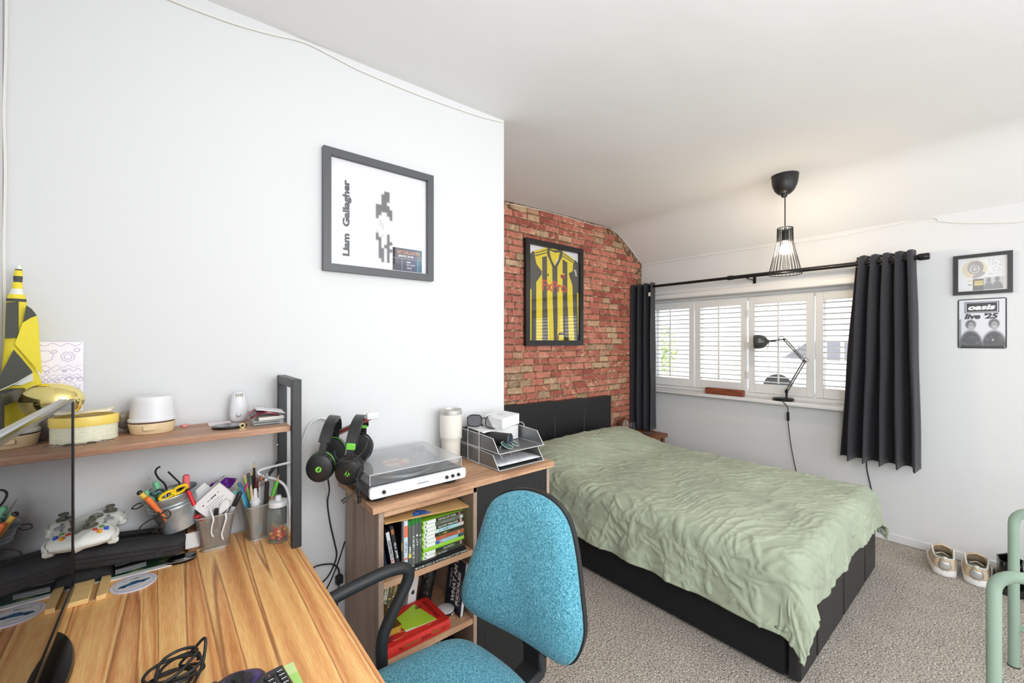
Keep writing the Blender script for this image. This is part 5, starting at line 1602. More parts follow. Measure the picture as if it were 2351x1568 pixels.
mb = MB(); mb.box(.6105, .804, 1.2415, 1.395, .6069 + .0002, .6118, .001); tag(obj('dvd_case', mb, pm('black_dvd', (28, 29, 30), rough=.35)), 'thin dark case between the flat box and the stack of games', 'case')

def vcase(x, z0, h_, th, lean, label, scol, casem, txt=None, tcol=W_, tf=(.2, .7), acc=(), y=FYG, dep=.125):
    M = T(x, y, z0) @ Euler((0, lean, 0)).to_matrix().to_4x4()
    t = thing('game_case', label, 'game case', M=M, group='game cases standing on the upper shelf')
    mb = MB(); mb.box(-th / 2, th / 2, 0, dep, 0, h_, .0015); obj('case', mb, casem, t, local=True)
    mb = MB(); mb.box(-th / 2 + .0006, th / 2 - .0006, -.0006, .002, .002, h_ * (.88 if casem is dgreen else .985)); obj('spine', mb, pm('spine_%d_%d_%d' % scol, scol, rough=.45), t, local=True)
    if txt:
        q = Matrix.Translation((0, -.0008, h_ * (1 - (tf[0] + tf[1]) / 2))) @ frame((0, 0, 0), (0, 0, -1), (1, 0, 0))
        text('lettering', txt, pm('ink_%d_%d_%d' % tcol, tcol), t, M @ q, h_ * (tf[1] - tf[0]), th * .62, bold=.03)
    for (a, b_, c) in acc:
        mb = MB(); mb.box(-th / 2 + .001, th / 2 - .001, -.0011, -.0006, h_ * (1 - b_), h_ * (1 - a)); obj('spine_print', mb, pm('spine_%d_%d_%d' % c, c, rough=.45), t, local=True)
    return t
zs = S1 + G
grey = (92, 92, 90)
vcase(.5955, zs, .163, .0118, 0, 'grey spined game case with a small yellow print beside the white film case', grey, dgreen, '~~', W_, (.52, .66), ((.66, .74, (220, 206, 90)), (.88, .93, (206, 206, 204))))
vcase(.6078, zs, .165, .0118, 0, 'grey spined game case with a long narrow white title among the green topped cases', (104, 104, 102), dgreen, '~~~~~~~~~~~', W_, (.34, .78), ((.92, .96, (196, 200, 176)),))
vcase(.6198, zs, .168, .0116, 0, 'green topped game case with bold white lettering, third of the four', (90, 90, 90), dgreen, '~~~', W_, (.34, .62), ())
vcase(.6315, zs, .168, .0108, 0, 'green topped game case touching the flat stack', (84, 86, 84), dgreen, '~~~', (176, 180, 176), (.36, .62), ())
vcase(.5815, zs, .166, .0135, 0, 'white and pale blue film case with an orange band at its top', (206, 216, 226), pm('white_case', (222, 224, 228), rough=.35), '~~~~', (90, 110, 160), (.42, .66), ((.10, .32, (226, 112, 76)), (.72, .76, (220, 120, 110)), (.8, .97, (150, 196, 226))))
vcase(.5745, zs, .158, .006, 0, 'thin dark film case with yellow blocks, pushed back behind the leaning ones', (60, 54, 48), pm('black_case', (30, 30, 32), rough=.35), None, W_, (0, 1), ((.42, .58, (206, 176, 50)), (.78, .88, (196, 168, 60))), y=1.262)
lean = math.radians(-10.5)
vcase(.5625, zs + .0012, .164, .0122, lean, 'black film case with large white lettering leaning against the upright ones', (34, 33, 34), pm('black_case', (30, 30, 32), rough=.35), 'G.I. JOE', W_, (.34, .66), ((.07, .17, (150, 92, 52)), (.80, .88, (214, 170, 170)), (.89, .96, (150, 190, 214))))
vcase(.5465, zs + .0012, .150, .0122, lean, 'leaning film case with a grey and white spine, leftmost on the shelf', (196, 198, 200), pm('black_case', (30, 30, 32), rough=.35), 'DISTRICT', (50, 52, 56), (.20, .60), ((.62, .68, (200, 130, 126)), (.72, .98, (110, 108, 106))))
vcase(.532, zs + .0012, .146, .0105, lean, 'slim dark blue case half hidden behind the leftmost leaning case', (36, 44, 70), pm('black_case', (30, 30, 32), rough=.35), None, y=1.275)

kraft = ramp_mat('kraft_cardboard', [(.35, (196, 152, 96)), (.65, (216, 174, 118))], 12, rough=.8)
cb = thing('cardboard_sheet', 'tan cardboard sheet laid over the tops of the games', 'cardboard', (.665, 1.31, .765))
M = frame((.664, 1.318, .7655), (.9945, .0, -.078), (0, .999, .045))
mb = MB(); mb.box(-.158, .150, -.083, .09, 0, .0022, 0, M); mb.box(-.158, .150, -.0838, .05, .0034, .0046, 0, M)
for k in range(60):
    x = -.157 + .306 * k / 60; mb.box(x, x + .0008, -.0832, -.07, .0022, .0034, 0, M)
obj('sheet', mb, kraft, cb, kind='stuff')
mb = MB(); mb.prism([(-.062, -.078), (.008, -.076), (-.004, -.050), (-.028, -.036), (-.05, -.05)], .0047, .005, M); obj('blue_print', mb, ramp_mat('blue_print', [(.4, (36, 76, 168)), (.6, (96, 140, 200))], 60, rough=.6), cb)

# ---- middle compartment
zs = S2 + G
rb_ = thing('hardback_book', 'thick red hardback book lying flat at the front of the middle shelf', 'book', (.625, 1.33, zs))
redc = pm('red_cloth_cover', (218, 46, 38), rough=.55, bump=.1, bscale=300)
MB_ = T(.5135, 1.2405, zs, .012)
mb = MB(); mb.box(0, .227, .0, .164, .0, .003, 0, MB_); mb.box(0, .227, .0, .164, .029, .032, 0, MB_); obj('cover', mb, redc, rb_)
mb = MB()
P = [[MB_ @ Vector((x, -.004 * math.sin(math.pi * k / 8) , .032 * k / 8)) for k in range(9)] for x in (0, .227)]; mb.grid(P); mb.box(0, .227, 0, .003, .003, .029, 0, MB_); obj('spine', mb, redc, rb_, smooth=60)
mb = MB(); mb.box(.003, .224, .003, .161, .003, .029, 0, MB_); obj('pages', mb, pm('book_pages', (214, 204, 186), rough=.8), rb_)
ink_dr = pm('dark_red_ink', (112, 22, 24), rough=.5); gold = pm('gilt_lettering', (168, 118, 60), rough=.4, metal=.3)
SPM = lambda x, z: MB_ @ frame((x, -.0046, z), (1, 0, 0), (0, 0, 1))
text('lettering', 'The', ink_dr, rb_, SPM(.047, .0155), .016, .011, bold=.02); text('lettering', 'Dangerous', gold, rb_, SPM(.087, .0165), .055, .016, shear=.2, bold=.02); text('lettering', 'BOOK for', ink_dr, rb_, SPM(.137, .0155), .034, .010, bold=.02); text('lettering', 'Boys', gold, rb_, SPM(.173, .0165), .030, .018, shear=.2, bold=.02); text('lettering', '~~~~', ink_dr, rb_, SPM(.205, .016), .022, .006, bold=.02)
mb = MB()
for q in ((.008, .219, .010, .0108), (.008, .219, .154, .1548), (.008, .0088, .0108, .154), (.2182, .219, .0108, .154)): mb.box(q[0], q[1], q[2], q[3], .0321, .0324, 0, MB_)
obj('cover_rule', mb, ink_dr, rb_, kind='stuff')
text('lettering', 'CONN IGGULDEN', ink_dr, rb_, MB_ @ Matrix.Translation((.203, .085, .0323)) @ Euler((0, 0, math.pi / 2)).to_matrix().to_4x4(), .115, .015, bold=.02)
mb = MB(); mb.tube([MB_ @ Vector((.05 + .02 * math.cos(a) * (1 + a / 9), .035 + .014 * math.sin(a), .0325)) for a in [k * .5 for k in range(20)]], .0012, 4); mb.tube([MB_ @ Vector((.16 + .012 * math.cos(a), .03 + .012 * math.sin(a), .0325)) for a in [k * .5 for k in range(12)]], .0012, 4); obj('gilt_scroll', mb, gold, rb_, kind='stuff')
zr = zs + .0328
q = [on_z(*p, zr + .002) for p in ((956, 1366), (1002, 1421), (932, 1450), (914, 1426))]
q = [Vector((.678, 1.388, 0)), q[1], q[2], Vector((q[3].x - .012, q[3].y + .01, 0))]
t = thing('greeting_card', 'lime green folded card with a brown mark, lying on the red book', 'card', (q[1].x - .05, q[1].y + .06, zr))
mb = MB(); mb.prism([(p.x, p.y) for p in (q[0], q[1], q[2], q[3])], zr + .0002, zr + .0014); obj('back_leaf', mb, paper, t)
mb = MB(); ins = q[2] + (q[1] - q[2]) * .32
mb.prism([(p.x, p.y) for p in (q[0], q[1], ins + (q[0] - q[1]) * .01, ins + (q[0] - q[1]) * .035, q[2] + (q[3] - q[2]) * .10, q[3])], zr + .0016, zr + .0034); obj('front_leaf', mb, pm('lime_card', (176, 212, 56), rough=.45), t)
c = on_z(959, 1394, zr + .004); mb = MB(); mb.prism(ell(.0105, .0085, 20, c.x, c.y), zr + .0035, zr + .0038); mb.prism([(c.x + .004, c.y - .004), (c.x + .013, c.y - .007), (c.x + .008, c.y + .003)], zr + .0035, zr + .0038); obj('speech_mark', mb, pm('brown_mark', (132, 82, 34), rough=.5), t)
mb = MB(); mb.box(.5035, .545, 1.262, 1.32, zr + .0002, zr + .020, .001); tag(obj('maroon_box', mb, pm('maroon_card', (118, 26, 34), rough=.5)), 'small maroon box under the gold edged box at the shelf\'s left', 'box')
t = thing('gold_box', 'flat brown glittery box with a gold front edge on the maroon one', 'box', (.545, 1.36, zr + .02))
mb = MB(); mb.box(.5035, .572, 1.262, 1.42, zr + .0205, zr + .0405, .001); obj('tray', mb, pm('gold_foil_card', (206, 160, 62), rough=.35, metal=.4, bump=.3, bscale=90), t)
mb = MB(); mb.box(.5035, .573, 1.261, 1.421, zr + .0408, zr + .0428, .0005); obj('lid', mb, ramp_mat('brown_glitter', [(.3, (52, 34, 14)), (.55, (98, 68, 26)), (.72, (170, 128, 60))], 160, rough=.4), t)
bcols = [((150, 160, 120), (216, 214, 190)), ((178, 178, 128), (120, 128, 80)), ((120, 134, 88), (220, 220, 196)), ((206, 210, 190), (100, 112, 76)), ((104, 98, 70), (206, 190, 120)), ((150, 130, 84), (220, 206, 160))]
bl_ = ['first pale green old book at the back left of the middle shelf', 'yellow green old book next to the pale green first one', 'darker green old book with a light title at the back', 'cream spined old book in the row at the back left', 'brown olive old book half behind the armrest', 'tan old book at the right end of the back row']
for k in range(6):
    M = T(.530 + k * .0165, 1.436, zs + .012) @ Euler((0, math.radians(12), 0)).to_matrix().to_4x4()
    t = thing('old_book', bl_[k], 'book', M=M, group='old books at the back of the middle shelf')
    c1, c2 = bcols[k]; h_ = .150 + .008 * ((k * 7) % 3)
    mb = MB(); mb.box(-.0072, .0072, 0, .095, 0, h_, .001); obj('cover', mb, pm('old_cover_%d' % k, c1, rough=.7, var=.1, vscale=30), t, local=True)
    mb = MB()
    for z_ in (.12, .3, .85): mb.box(-.0065, .0065, -.0006, .0004, h_ * z_, h_ * z_ + .004)
    obj('spine_band', mb, pm('old_ink_%d' % k, c2, rough=.6), t, local=True, kind='stuff')
    text('lettering', '~~~~', MATS['old_ink_%d' % k], t, M @ Matrix.Translation((0, -.0009, h_ * .58)) @ frame((0, 0, 0), (0, 0, -1), (1, 0, 0)), h_ * .38, .0075, bold=.02)
t = thing('phone_box', 'small white carton with a dark apple emblem standing behind the red book', 'box', M=T(.6755, 1.412, zs) @ Euler((0, math.radians(9), 0)).to_matrix().to_4x4())
mb = MB(); mb.box(-.0165, .0165, 0, .075, 0, .135, .001); obj('carton', mb, paper, t, local=True)
mb = MB(); M0 = WM[t.name] @ frame((0, -.0004, .066), (1, 0, 0), (0, 0, 1))
ap = [(0, .0052), (.0022, .0068), (.005, .0062), (.0064, .0038), (.0048, .0022), (.0046, .0002), (.0066, -.0016), (.0048, -.0062), (.0024, -.0072), (0, -.0064), (-.0024, -.0072), (-.005, -.0058), (-.0068, -.001), (-.0062, .0036), (-.004, .0064), (-.0018, .0066)]
mb.prism(ap, 0, .0003, M0); mb.prism([(.0002, .0074), (.0028, .0084), (.0036, .0112), (.001, .0102)], 0, .0003, M0); obj('emblem', mb, inkb, t, smooth=0, kind='stuff')
t = thing('black_can', 'black patterned cylinder can leaning beside the white carton', 'can', M=T(.7375, 1.425, zs + .006) @ Euler((0, math.radians(13), 0)).to_matrix().to_4x4())
mb = MB(); mb.lathe([(.0235, .004), (.0245, .008), (.0245, .17), (.02, .176)], 28); obj('can_body', mb, ramp_mat('black_can_print', [(.5, (30, 30, 31)), (.62, (58, 58, 58)), (.72, (150, 150, 148))], 46, rough=.35, distortion=2.0), t, local=True)
mb = MB(); mb.lathe([(.022, 0), (.0248, .001), (.0248, .004)], 28); obj('bottom_rim', mb, silver, t, local=True)
tn = thing('round_tin', 'round black edged tin with a white lid and orange base ring', 'tin', (.768, 1.318, zs))
mb = MB(); mb.lathe([(.031, 0), (.0325, .001), (.0325, .004), (.031, .005)], 32, T(.768, 1.318, zs)); obj('base_ring', mb, pm('orange_ring', (206, 138, 84), rough=.5), tn)
mb = MB(); mb.lathe([(.031, .0055), (.031, .017)], 32, T(.768, 1.318, zs)); obj('side', mb, inkb, tn)
mb = MB(); mb.lathe([(.0312, .0173), (.0312, .019), (.029, .020)], 32, T(.768, 1.318, zs)); obj('lid', mb, paper, tn)
text('lettering', 'BOO', white_ink, tn, frame((.7795, 1.2887, zs + .011), (.93, .36, 0), (0, 0, 1)), .016, .007, bold=.03)
navy = pm('navy_book_cover', (30, 38, 58), rough=.4)
ang = math.radians(8)
M = frame((.7955, 1.372, zs + .001), (0, -1, 0), (math.sin(ang), 0, math.cos(ang)))   # z faces -x, towards the viewer
t = thing('riddle_book', 'navy paperback of riddles leaning on the centre panel', 'book', M=M)
mb = MB(); mb.box(0, .108, 0, .185, -.0004, .0010); mb.box(0, .108, 0, .185, -.0135, -.0122); mb.box(0, .0012, 0, .185, -.0122, -.0004); obj('cover', mb, navy, t, local=True)
mb = MB(); mb.box(.0014, .106, .001, .184, -.0121, -.0005); obj('pages', mb, paper, t, local=True)
BMx = lambda fx, fy: M @ Matrix.Translation((fx * .108, fy * .185, .0012)) @ Euler((0, 0, math.pi / 2)).to_matrix().to_4x4()
text('lettering', 'THE BEST', pm('ink_light', (196, 204, 216)), t, BMx(.23, .56), .070, .011, bold=.03); text('lettering', 'WHAT AM I', white_ink, t, BMx(.46, .55), .145, .024, bold=.05); text('lettering', 'RIDDLES', white_ink, t, BMx(.72, .47), .115, .019, bold=.05); text('lettering', '~~~~~~~', pm('ink_light', (196, 204, 216)), t, BMx(.88, .42), .088, .006, bold=.02)
mb = MB(); mb.box(.700, .722, 1.50, 1.532, zs, zs + .20, .002); tag(obj('dark_folder', mb, pm('navy_folder', (34, 38, 50), rough=.5)), 'dark folder standing at the very back of the middle shelf', 'folder')

# ---- bottom compartment
zb_ = .0705
t = thing('game_box', 'dark grey box with a white splash print on the lowest shelf', 'box', (.66, 1.36, zb_))
mb = MB(); mb.box(.520, .735, 1.262, 1.50, zb_, .262, .002, T(0, 0, 0)); obj('carton', mb, pm('dark_grey_card', (58, 58, 62), rough=.5), t)
rs = random.Random(9); mb = MB()
cx, cy = .655, 1.330
pts = []
for k in range(26):
    a = 2 * math.pi * k / 26; r_ = .026 * (1.5 if k % 3 == 0 else .7) * rs.uniform(.7, 1.3); pts.append((cx + r_ * math.cos(a) * 1.5, cy + r_ * math.sin(a)))
mb.prism(pts, .2622, .2625)
for k in range(22):
    x, y = cx + rs.uniform(.02, .07), cy + rs.uniform(-.05, .05); mb.prism(ell(rs.uniform(.002, .006), rs.uniform(.002, .005), 8, x, y), .2622, .2625)
obj('splash_print', mb, white_ink, t, smooth=0, kind='stuff')
mb = MB(); mb.box(.735, .740, 1.264, 1.50, .25, .270, .001); obj('cream_edge', mb, pm('cream_card', (214, 200, 170), rough=.7), t)
bn = thing('storage_bin', 'small black open bin beside the grey box on the lowest shelf', 'bin', (.785, 1.36, zb_))
for q in ((.744, .747, 1.262, 1.48), (.823, .826, 1.262, 1.48), (.747, .823, 1.262, 1.265), (.747, .823, 1.477, 1.48)):
    mb = MB(); mb.box(q[0], q[1], q[2], q[3], zb_, .215, .0005); obj('side', mb, mattb, bn)
mb = MB(); mb.box(.7472, .8228, 1.2652, 1.4768, zb_, zb_ + .003); obj('bottom', mb, mattb, bn)
# ================================================================== ON THE DESK
D = DZ + .0004
def pen(name, label, p0, p1, r, col, tip=None, cap=None, capcol=(30, 30, 32), grip=None, group='pens and pencils in the pots', flat_end=True):
    """a stick from p0 (foot) to p1 (upper end): barrel, and at the upper end a sharpened tip or a cap"""
    p0 = Vector(p0); p1 = Vector(p1); d = (p1 - p0); L = d.length; d.normalize()
    t = thing(name, label, 'pencil' if tip else 'pen', tuple(p0), group=group)
    n = 6 if tip else 12
    e = L - (.018 if tip else 0) - (cap or 0)
    mb = MB(); mb.lathe([(r, 0), (r, e)], n, along(p0, p1)); obj('barrel', mb, pm('barrel_%d_%d_%d' % col, col, rough=.4), t)
    if tip:
        mb = MB(); mb.lathe([(r, e), (r * .32, e + .0145)], n, along(p0, p1), cap=(False, True)); obj('bare_wood', mb, pm('pencil_wood', (216, 182, 140), rough=.7), t)
        mb = MB(); mb.lathe([(r * .32, e + .0146), (.0003, L)], n, along(p0, p1)); obj('lead', mb, pm('lead_%d_%d_%d' % tip, tip, rough=.5), t)
    if cap:
        mb = MB(); mb.lathe([(r * 1.1, e + .0002), (r * 1.1, L - .003), (r * .7, L)], n, along(p0, p1)); obj('cap', mb, pm('barrel_%d_%d_%d' % capcol, capcol, rough=.35), t)
    if grip:
        mb = MB()
        pr = []
        for k in range(13): pr += [(r * 1.75, e - .046 + k * .0034), (r * 1.55, e - .046 + k * .0034 + .0017)]
        mb.lathe(pr, 12, along(p0, p1)); obj('grip', mb, pm('grip_%d_%d_%d' % grip, grip, rough=.6), t)
    return t

# ---- zip case with things under it
caseb = pm('black_nylon_case', (42, 41, 44), rough=.85, bump=.35, bscale=260, var=.12, vscale=18)
mg = thing('magazine', 'white bordered magazine with a dark green cover lying under the zip case', 'magazine', (-.13, 1.49, D))
mb = MB(); mb.prism([(-.285, 1.432), (.000, 1.427), (.018, 1.482), (.018, 1.543), (-.285, 1.543)], D, D + .003); obj('pages', mb, paper, mg)
mb = MB(); mb.prism([(-.28, 1.446), (-.008, 1.443), (.010, 1.488), (.010, 1.54), (-.28, 1.54)], D + .0031, D + .0036); obj('cover', mb, ramp_mat('dark_green_cover', [(.4, (26, 62, 46)), (.55, (40, 84, 52)), (.7, (150, 160, 92))], 24, rough=.35), mg)
sb_ = thing('striped_packet', 'silver and black ribbed packet on the magazine, under the zip case', 'packet', (-.083, 1.475, D + .004))
M = T(-.083, 1.474, D + .0039, .10)
mb = MB(); mb.box(-.030, .030, -.020, .024, 0, .014, .002, M); obj('body', mb, mattb, sb_)
mb = MB(); mb.box(-.030, .030, .0, .0239, .0141, .0155, .0005, M); obj('silver_top', mb, silver, sb_)
mb = MB(); P = [[M @ Vector((x, -.0206 - .0006 * math.sin(k * 1.6), .001 + .0012 * k)) for k in range(11)] for x in (-.0295, .0295)]; mb.grid(P); obj('ribs', mb, pm('grey_rib', (96, 98, 102), rough=.4), sb_)
mb = MB(); n = 18; P = []
for i in range(n + 1):
    row = []
    for j in range(n + 1):
        u = i / n * 2 - 1; v = j / n * 2 - 1
        e = max(0, (1 - u ** 4)) ** .6 * max(0, (1 - abs(v) ** 3)) ** .6
        row.append((-.175 + u * .062, 1.487 + v * .034, D + .0038 + e * (.034 + .010 * noise.noise((u * 3, v * 3, 1)))))
    P.append(row)
mb.grid(P); mb.poly([(-.237, 1.453, D + .0038), (-.237, 1.521, D + .0038), (-.113, 1.521, D + .0038), (-.113, 1.453, D + .0038)])
tag(obj('cloth_pouch', mb, pm('black_pouch', (34, 34, 35), rough=.8, bump=.3, bscale=60), smooth=70), 'crumpled black pouch squashed under the zip case', 'pouch')
zc = thing('zip_case', 'long black zip case lying tilted on the papers, carrying the white game controller', 'case', (-.13, 1.49, DZ + .03))
a0 = Vector((.028, 1.472, .782)); ax = Vector((-1, .05, .11)).normalized()
ux = ax; uy = Vector((.05, .99, 0)).normalized(); uz = ux.cross(uy).normalized()
if uz.z < 0: uz = -uz
def zpoly(inset, dz):
    return [a0 + ux * (x) + uy * y + uz * dz for x, y in [(p[0] + .145, p[1]) for p in rrect(.29 - inset * 2, .122 - inset * 2, .022, 5)]]
mb = MB(); rings = [(.012, -.017), (.003, -.013), (0, -.006), (0, .018), (.003, .025), (.012, .029), (.03, .031), (.05, .0315)]
mb.grid([zpoly(i_, z_) for i_, z_ in rings], closed_v=True); mb.poly(zpoly(.012, -.017)); mb.poly(zpoly(.05, .0315)); obj('case_body', mb, caseb, zc, smooth=60)
for z_ in (.002, .013):
    mb = MB(); mb.tube(zpoly(-.0008, z_), .0011, 5, closed=True); obj('zip_seam', mb, pm('zip_black', (24, 24, 25), rough=.6), zc)
mb = MB(); mb.tube([a0 + ux * x + uy * -.03 + uz * .032 for x in (.02, .27)], .0008, 4); obj('top_seam', mb, MATS['zip_black'], zc)
mb = MB(); mb.box(-.008, .008, -.0012, .0012, -.009, .009, .001, frame(a0 + ux * .05 + uy * -.0615, ux, uz) @ Euler((math.pi / 2, 0, 0)).to_matrix().to_4x4()); obj('side_tab', mb, caseb, zc)
mb = MB(); c = a0 + ux * .045 + uy * .012 + uz * .0325; mb.box(-.012, .006, -.0025, .0025, -.0008, .0012, .0005, frame(c, ux, uy)); obj('zip_pull', mb, chrome, zc)

# ---- game controllers
def gamepad(name, label, M, shell, stick, btn, cat='game controller', extra=None):
    t = thing(name, label, cat, M=M)
    half = [(0, .040), (.020, .041), (.038, .047), (.058, .045), (.070, .030), (.077, .005), (.080, -.025), (.074, -.050), (.063, -.058), (.050, -.050), (.036, -.026), (.018, -.018), (0, -.017)]
    out = spline([(x, y, 0) for x, y in half] + [(-x, y, 0) for x, y in half[-2:0:-1]], 5, closed=True)
    def dome(face):
        rings = 9; P = []
        for r in range(rings + 1):
            q = r / rings; row = []
            for p in out:
                cxy = Vector((p.x * .45, .008, 0))
                b_ = cxy * (1 - q) + Vector((p.x, p.y, 0)) * q
                grip = max(0, -p.y - .012) / .046 * q
                if face > 0: z = .018 * (1 - q ** 2.6) ** .6 - grip * .012
                else: z = -.016 * (1 - q ** 3) ** .6 - grip * .024 - .004
                row.append((b_.x, b_.y, z))
            P.append(row)
        return P
    mb = MB(); mb.grid(dome(1), closed_v=True); d2 = dome(-1); mb.grid([[p for p in r] for r in d2][::-1], closed_v=True); mb.grid([dome(1)[-1], d2[-1]], closed_v=True); obj('shell', mb, shell, t, local=True, smooth=60)
    for (x, y) in ((-.046, .020), (.022, -.002)):
        z = .017
        mb = MB(); mb.lathe([(.014, -.002), (.0135, .002), (.006, .003), (.0055, .010), (.0095, .012), (.0095, .0145), (.007, .0135), (.001, .013)], 20, T(x, y, z)); obj('thumb_stick', mb, stick, t, local=True)
    mb = MB(); mb.lathe([(.0135, -.003), (.0135, .0015), (.012, .003)], 20, T(-.024, -.002, .0175)); obj('pad_disc', mb, stick, t, local=True)
    mb = MB(); mb.box(-.010, .010, -.003, .003, .0, .0025, .001, T(-.024, -.002, .0205)); mb.box(-.003, .003, -.010, .010, .0002, .0026, .001, T(-.024, -.002, .0205)); obj('direction_pad', mb, pm('grey_dpad', (134, 138, 140), rough=.4), t, local=True)
    for (x, y, k) in ((.046, .010, 0), (.056, .020, 1), (.036, .020, 2), (.046, .030, 3)):
        mb = MB(); mb.lathe([(.0048, -.004), (.0048, .0015), (.0035, .003), (.001, .0034)], 16, T(x, y, .0172)); obj('face_button', mb, btn[k], t, local=True)
    mb = MB(); mb.lathe([(.0095, -.002), (.0095, .0012), (.007, .0022), (.001, .0024)], 20, T(0, .026, .0175)); obj('guide_button', mb, silver, t, local=True)
    for x in (-.017, .017):
        mb = MB(); mb.lathe([(.0032, -.002), (.0032, .0014), (.001, .002)], 12, T(x, .022, .0178), sx=1.4); obj('menu_button', mb, pm('grey_dpad', (134, 138, 140)), t, local=True)
    for s_ in (-1, 1):
        mb = MB(); P = []
        for k in range(7):
            q = k / 6; x = s_ * (.026 + .040 * q); y = .046 + .006 * math.sin(q * 3.1)
            P.append([(x, y - .004, .006 - .004 * q), (x, y + .001, .004 - .004 * q), (x, y + .001, -.004 - .003 * q), (x, y - .004, -.008)])
        mb.grid(P, closed_v=True); mb.poly(P[0]); mb.poly(P[-1]); obj('shoulder_button', mb, shell, t, local=True)
        mb = MB(); mb.box(-.008, .008, .030, .052, -.026, -.009, .005, T(s_ * .046, 0, 0)); obj('trigger', mb, shell, t, local=True)
    if extra: extra(t)
    return t
padwhite = pm('white_pad_plastic', (226, 228, 222), rough=.4)
stg = pm('grey_stick_rubber', (98, 98, 86), rough=.6)
btns = [pm('btn_%s' % k, c, rough=.3) for k, c in (('green', (96, 150, 70)), ('red', (206, 62, 34)), ('blue', (52, 92, 190)), ('orange', (232, 158, 44)))]
btns = [btns[0], btns[1], btns[2], btns[3]]
Mc = frame(a0 + ux * .185 + uy * -.012 + uz * .068, Vector((-.10, -1, -.14)), (1, -.10, -.02))
def battery(t):
    mb = MB(); mb.box(-.020, .020, -.012, .034, -.031, -.0185, .004); obj('battery_pack', mb, padwhite, t, local=True)
gamepad('game_controller', 'white game controller with coloured buttons lying on the black zip case', Mc, padwhite, stg, [btns[1], btns[3], btns[0], btns[2]], extra=battery)

# ---- zinc bucket and its contents
zinc = ramp_mat('zinc_sheet', [(.3, (132, 144, 150)), (.5, (166, 176, 182)), (.7, (198, 206, 208))], 16, rough=.35, detail=4)
zinc.node_tree.nodes['Principled BSDF'].inputs['Metallic'].default_value = .55
# block that carries the bucket
t = thing('wooden_block', 'brown wooden block carrying the zinc bucket behind the mesh pots', 'block', (.052, 1.515, D))
mb = MB(); mb.box(.034, .080, 1.478, 1.545, D, D + .060, .003); obj('block_body', mb, pm('brown_block_wood', (150, 104, 74), rough=.5, var=.12, vscale=30), t)
mb = MB(); mb.box(.030, .062, 1.4755, 1.4765, D + .015, D + .058, 0, T(0, 0, 0)); tag(obj('white_tag', mb, paper), 'white paper tag leaning on the brown block below the bucket', 'tag')
Mb = T(.017, 1.476, .8225) @ Euler((.0, math.radians(-11), 0)).to_matrix().to_4x4()
bk_ = thing('zinc_bucket', 'small zinc bucket of pens tilted on the zip case against the wall', 'bucket', M=Mb)
H_ = .100
pr = [(.0365, 0), (.0375, .003), (.040, .022), (.0505, .066), (.0535, .067), (.0535, .070), (.0520, .072), (.0540, .076), (.0540, .079), (.0525, .081), (.0585, H_), (.0605, H_ + .001), (.0600, H_ + .003), (.0570, H_), (.048, .065), (.036, .004), (.001, .004)]
mb = MB(); mb.lathe(pr, 44, cap=(True, True)); obj('pail', mb, zinc, bk_, local=True)
mb = MB(); mb.tube(spline([(-.058, -.012, H_ - .004), (-.068, -.022, H_ - .006), (-.080, -.014, H_ - .004), (-.072, .012, H_ - .004), (-.058, .010, H_ - .004)], 5), .0016, 6); obj('wire_handle', mb, inkb, bk_, local=True)
def bp(x, y, z): return Mb @ Vector((x, y, z))
def P3(u, v, y): return on_y(u, v, y)
pen('highlighter', 'mint green highlighter standing at the left of the zinc bucket', bp(-.018, .0, .012), P3(357, 1106, 1.485), .0065, (150, 206, 164), cap=.045, capcol=(126, 206, 156), group='pens in the zinc bucket')
pen('highlighter', 'second mint green highlighter, lower and further left in the bucket', bp(-.015, -.012, .010), P3(334, 1127, 1.455), .006, (150, 206, 164), cap=.040, capcol=(126, 206, 156), group='pens in the zinc bucket')
pen('felt_pen', 'orange felt pen leaning out over the bucket\'s left side', bp(-.010, -.02, .009), P3(337, 1143, 1.405), .0055, (236, 130, 76), cap=.040, capcol=(240, 120, 60), group='pens in the zinc bucket')
pen('felt_pen', 'yellow felt pen with a black end, leftmost in the bucket', bp(-.004, -.014, .008), P3(318, 1129, 1.415), .0058, (238, 200, 90), cap=.006, capcol=(30, 30, 32), group='pens in the zinc bucket')
pen('marker', 'pink capped red marker at the right of the zinc bucket', bp(.020, -.022, .012), P3(427, 1090, 1.44), .0072, (206, 36, 44), cap=.058, capcol=(232, 112, 120), group='pens in the zinc bucket')
pen('felt_pen', 'red felt pen lying outside against the bucket\'s right side', P3(446, 1160, 1.412), P3(430, 1122, 1.420), .005, (206, 30, 40), cap=.006, capcol=(40, 20, 22), group='pens in the zinc bucket')
t = thing('clear_ruler', 'clear plastic ruler standing behind the green highlighter', 'ruler', tuple(bp(-.008, .03, .02)))
M = along(bp(-.006, .03, .012), P3(343, 1100, 1.505)); L_ = (P3(343, 1100, 1.505) - bp(-.006, .03, .012)).length
mb = MB(); mb.box(-.012, .012, -.0008, .0008, 0, L_, 0, M); obj('strip', mb, glass_mat('clear_plastic', (236, 240, 240), haze=.25), t)
mb = MB()
for k in range(int(L_ / .0035)): mb.box(-.0118, -.0118 + (.006 if k % 5 == 0 else .0035), -.0012, -.0009, .002 + k * .0035, .0026 + k * .0035, 0, M)
obj('scale_marks', mb, inkb, t, kind='stuff')
t = thing('folded_glasses', 'folded glasses standing in the bucket with both black temples sticking up', 'glasses', tuple(bp(0, .01, .05)))
mb = MB(); mb.tube(spline([bp(-.012, .012, .060), P3(381, 1117, 1.495), P3(364, 1098, 1.50), P3(357, 1085, 1.50), P3(360, 1076, 1.50), P3(368, 1071, 1.50)], 6), [.0022] * 5 + [.0034] * 26, 8, flat=.7); obj('temple', mb, inkb, t)
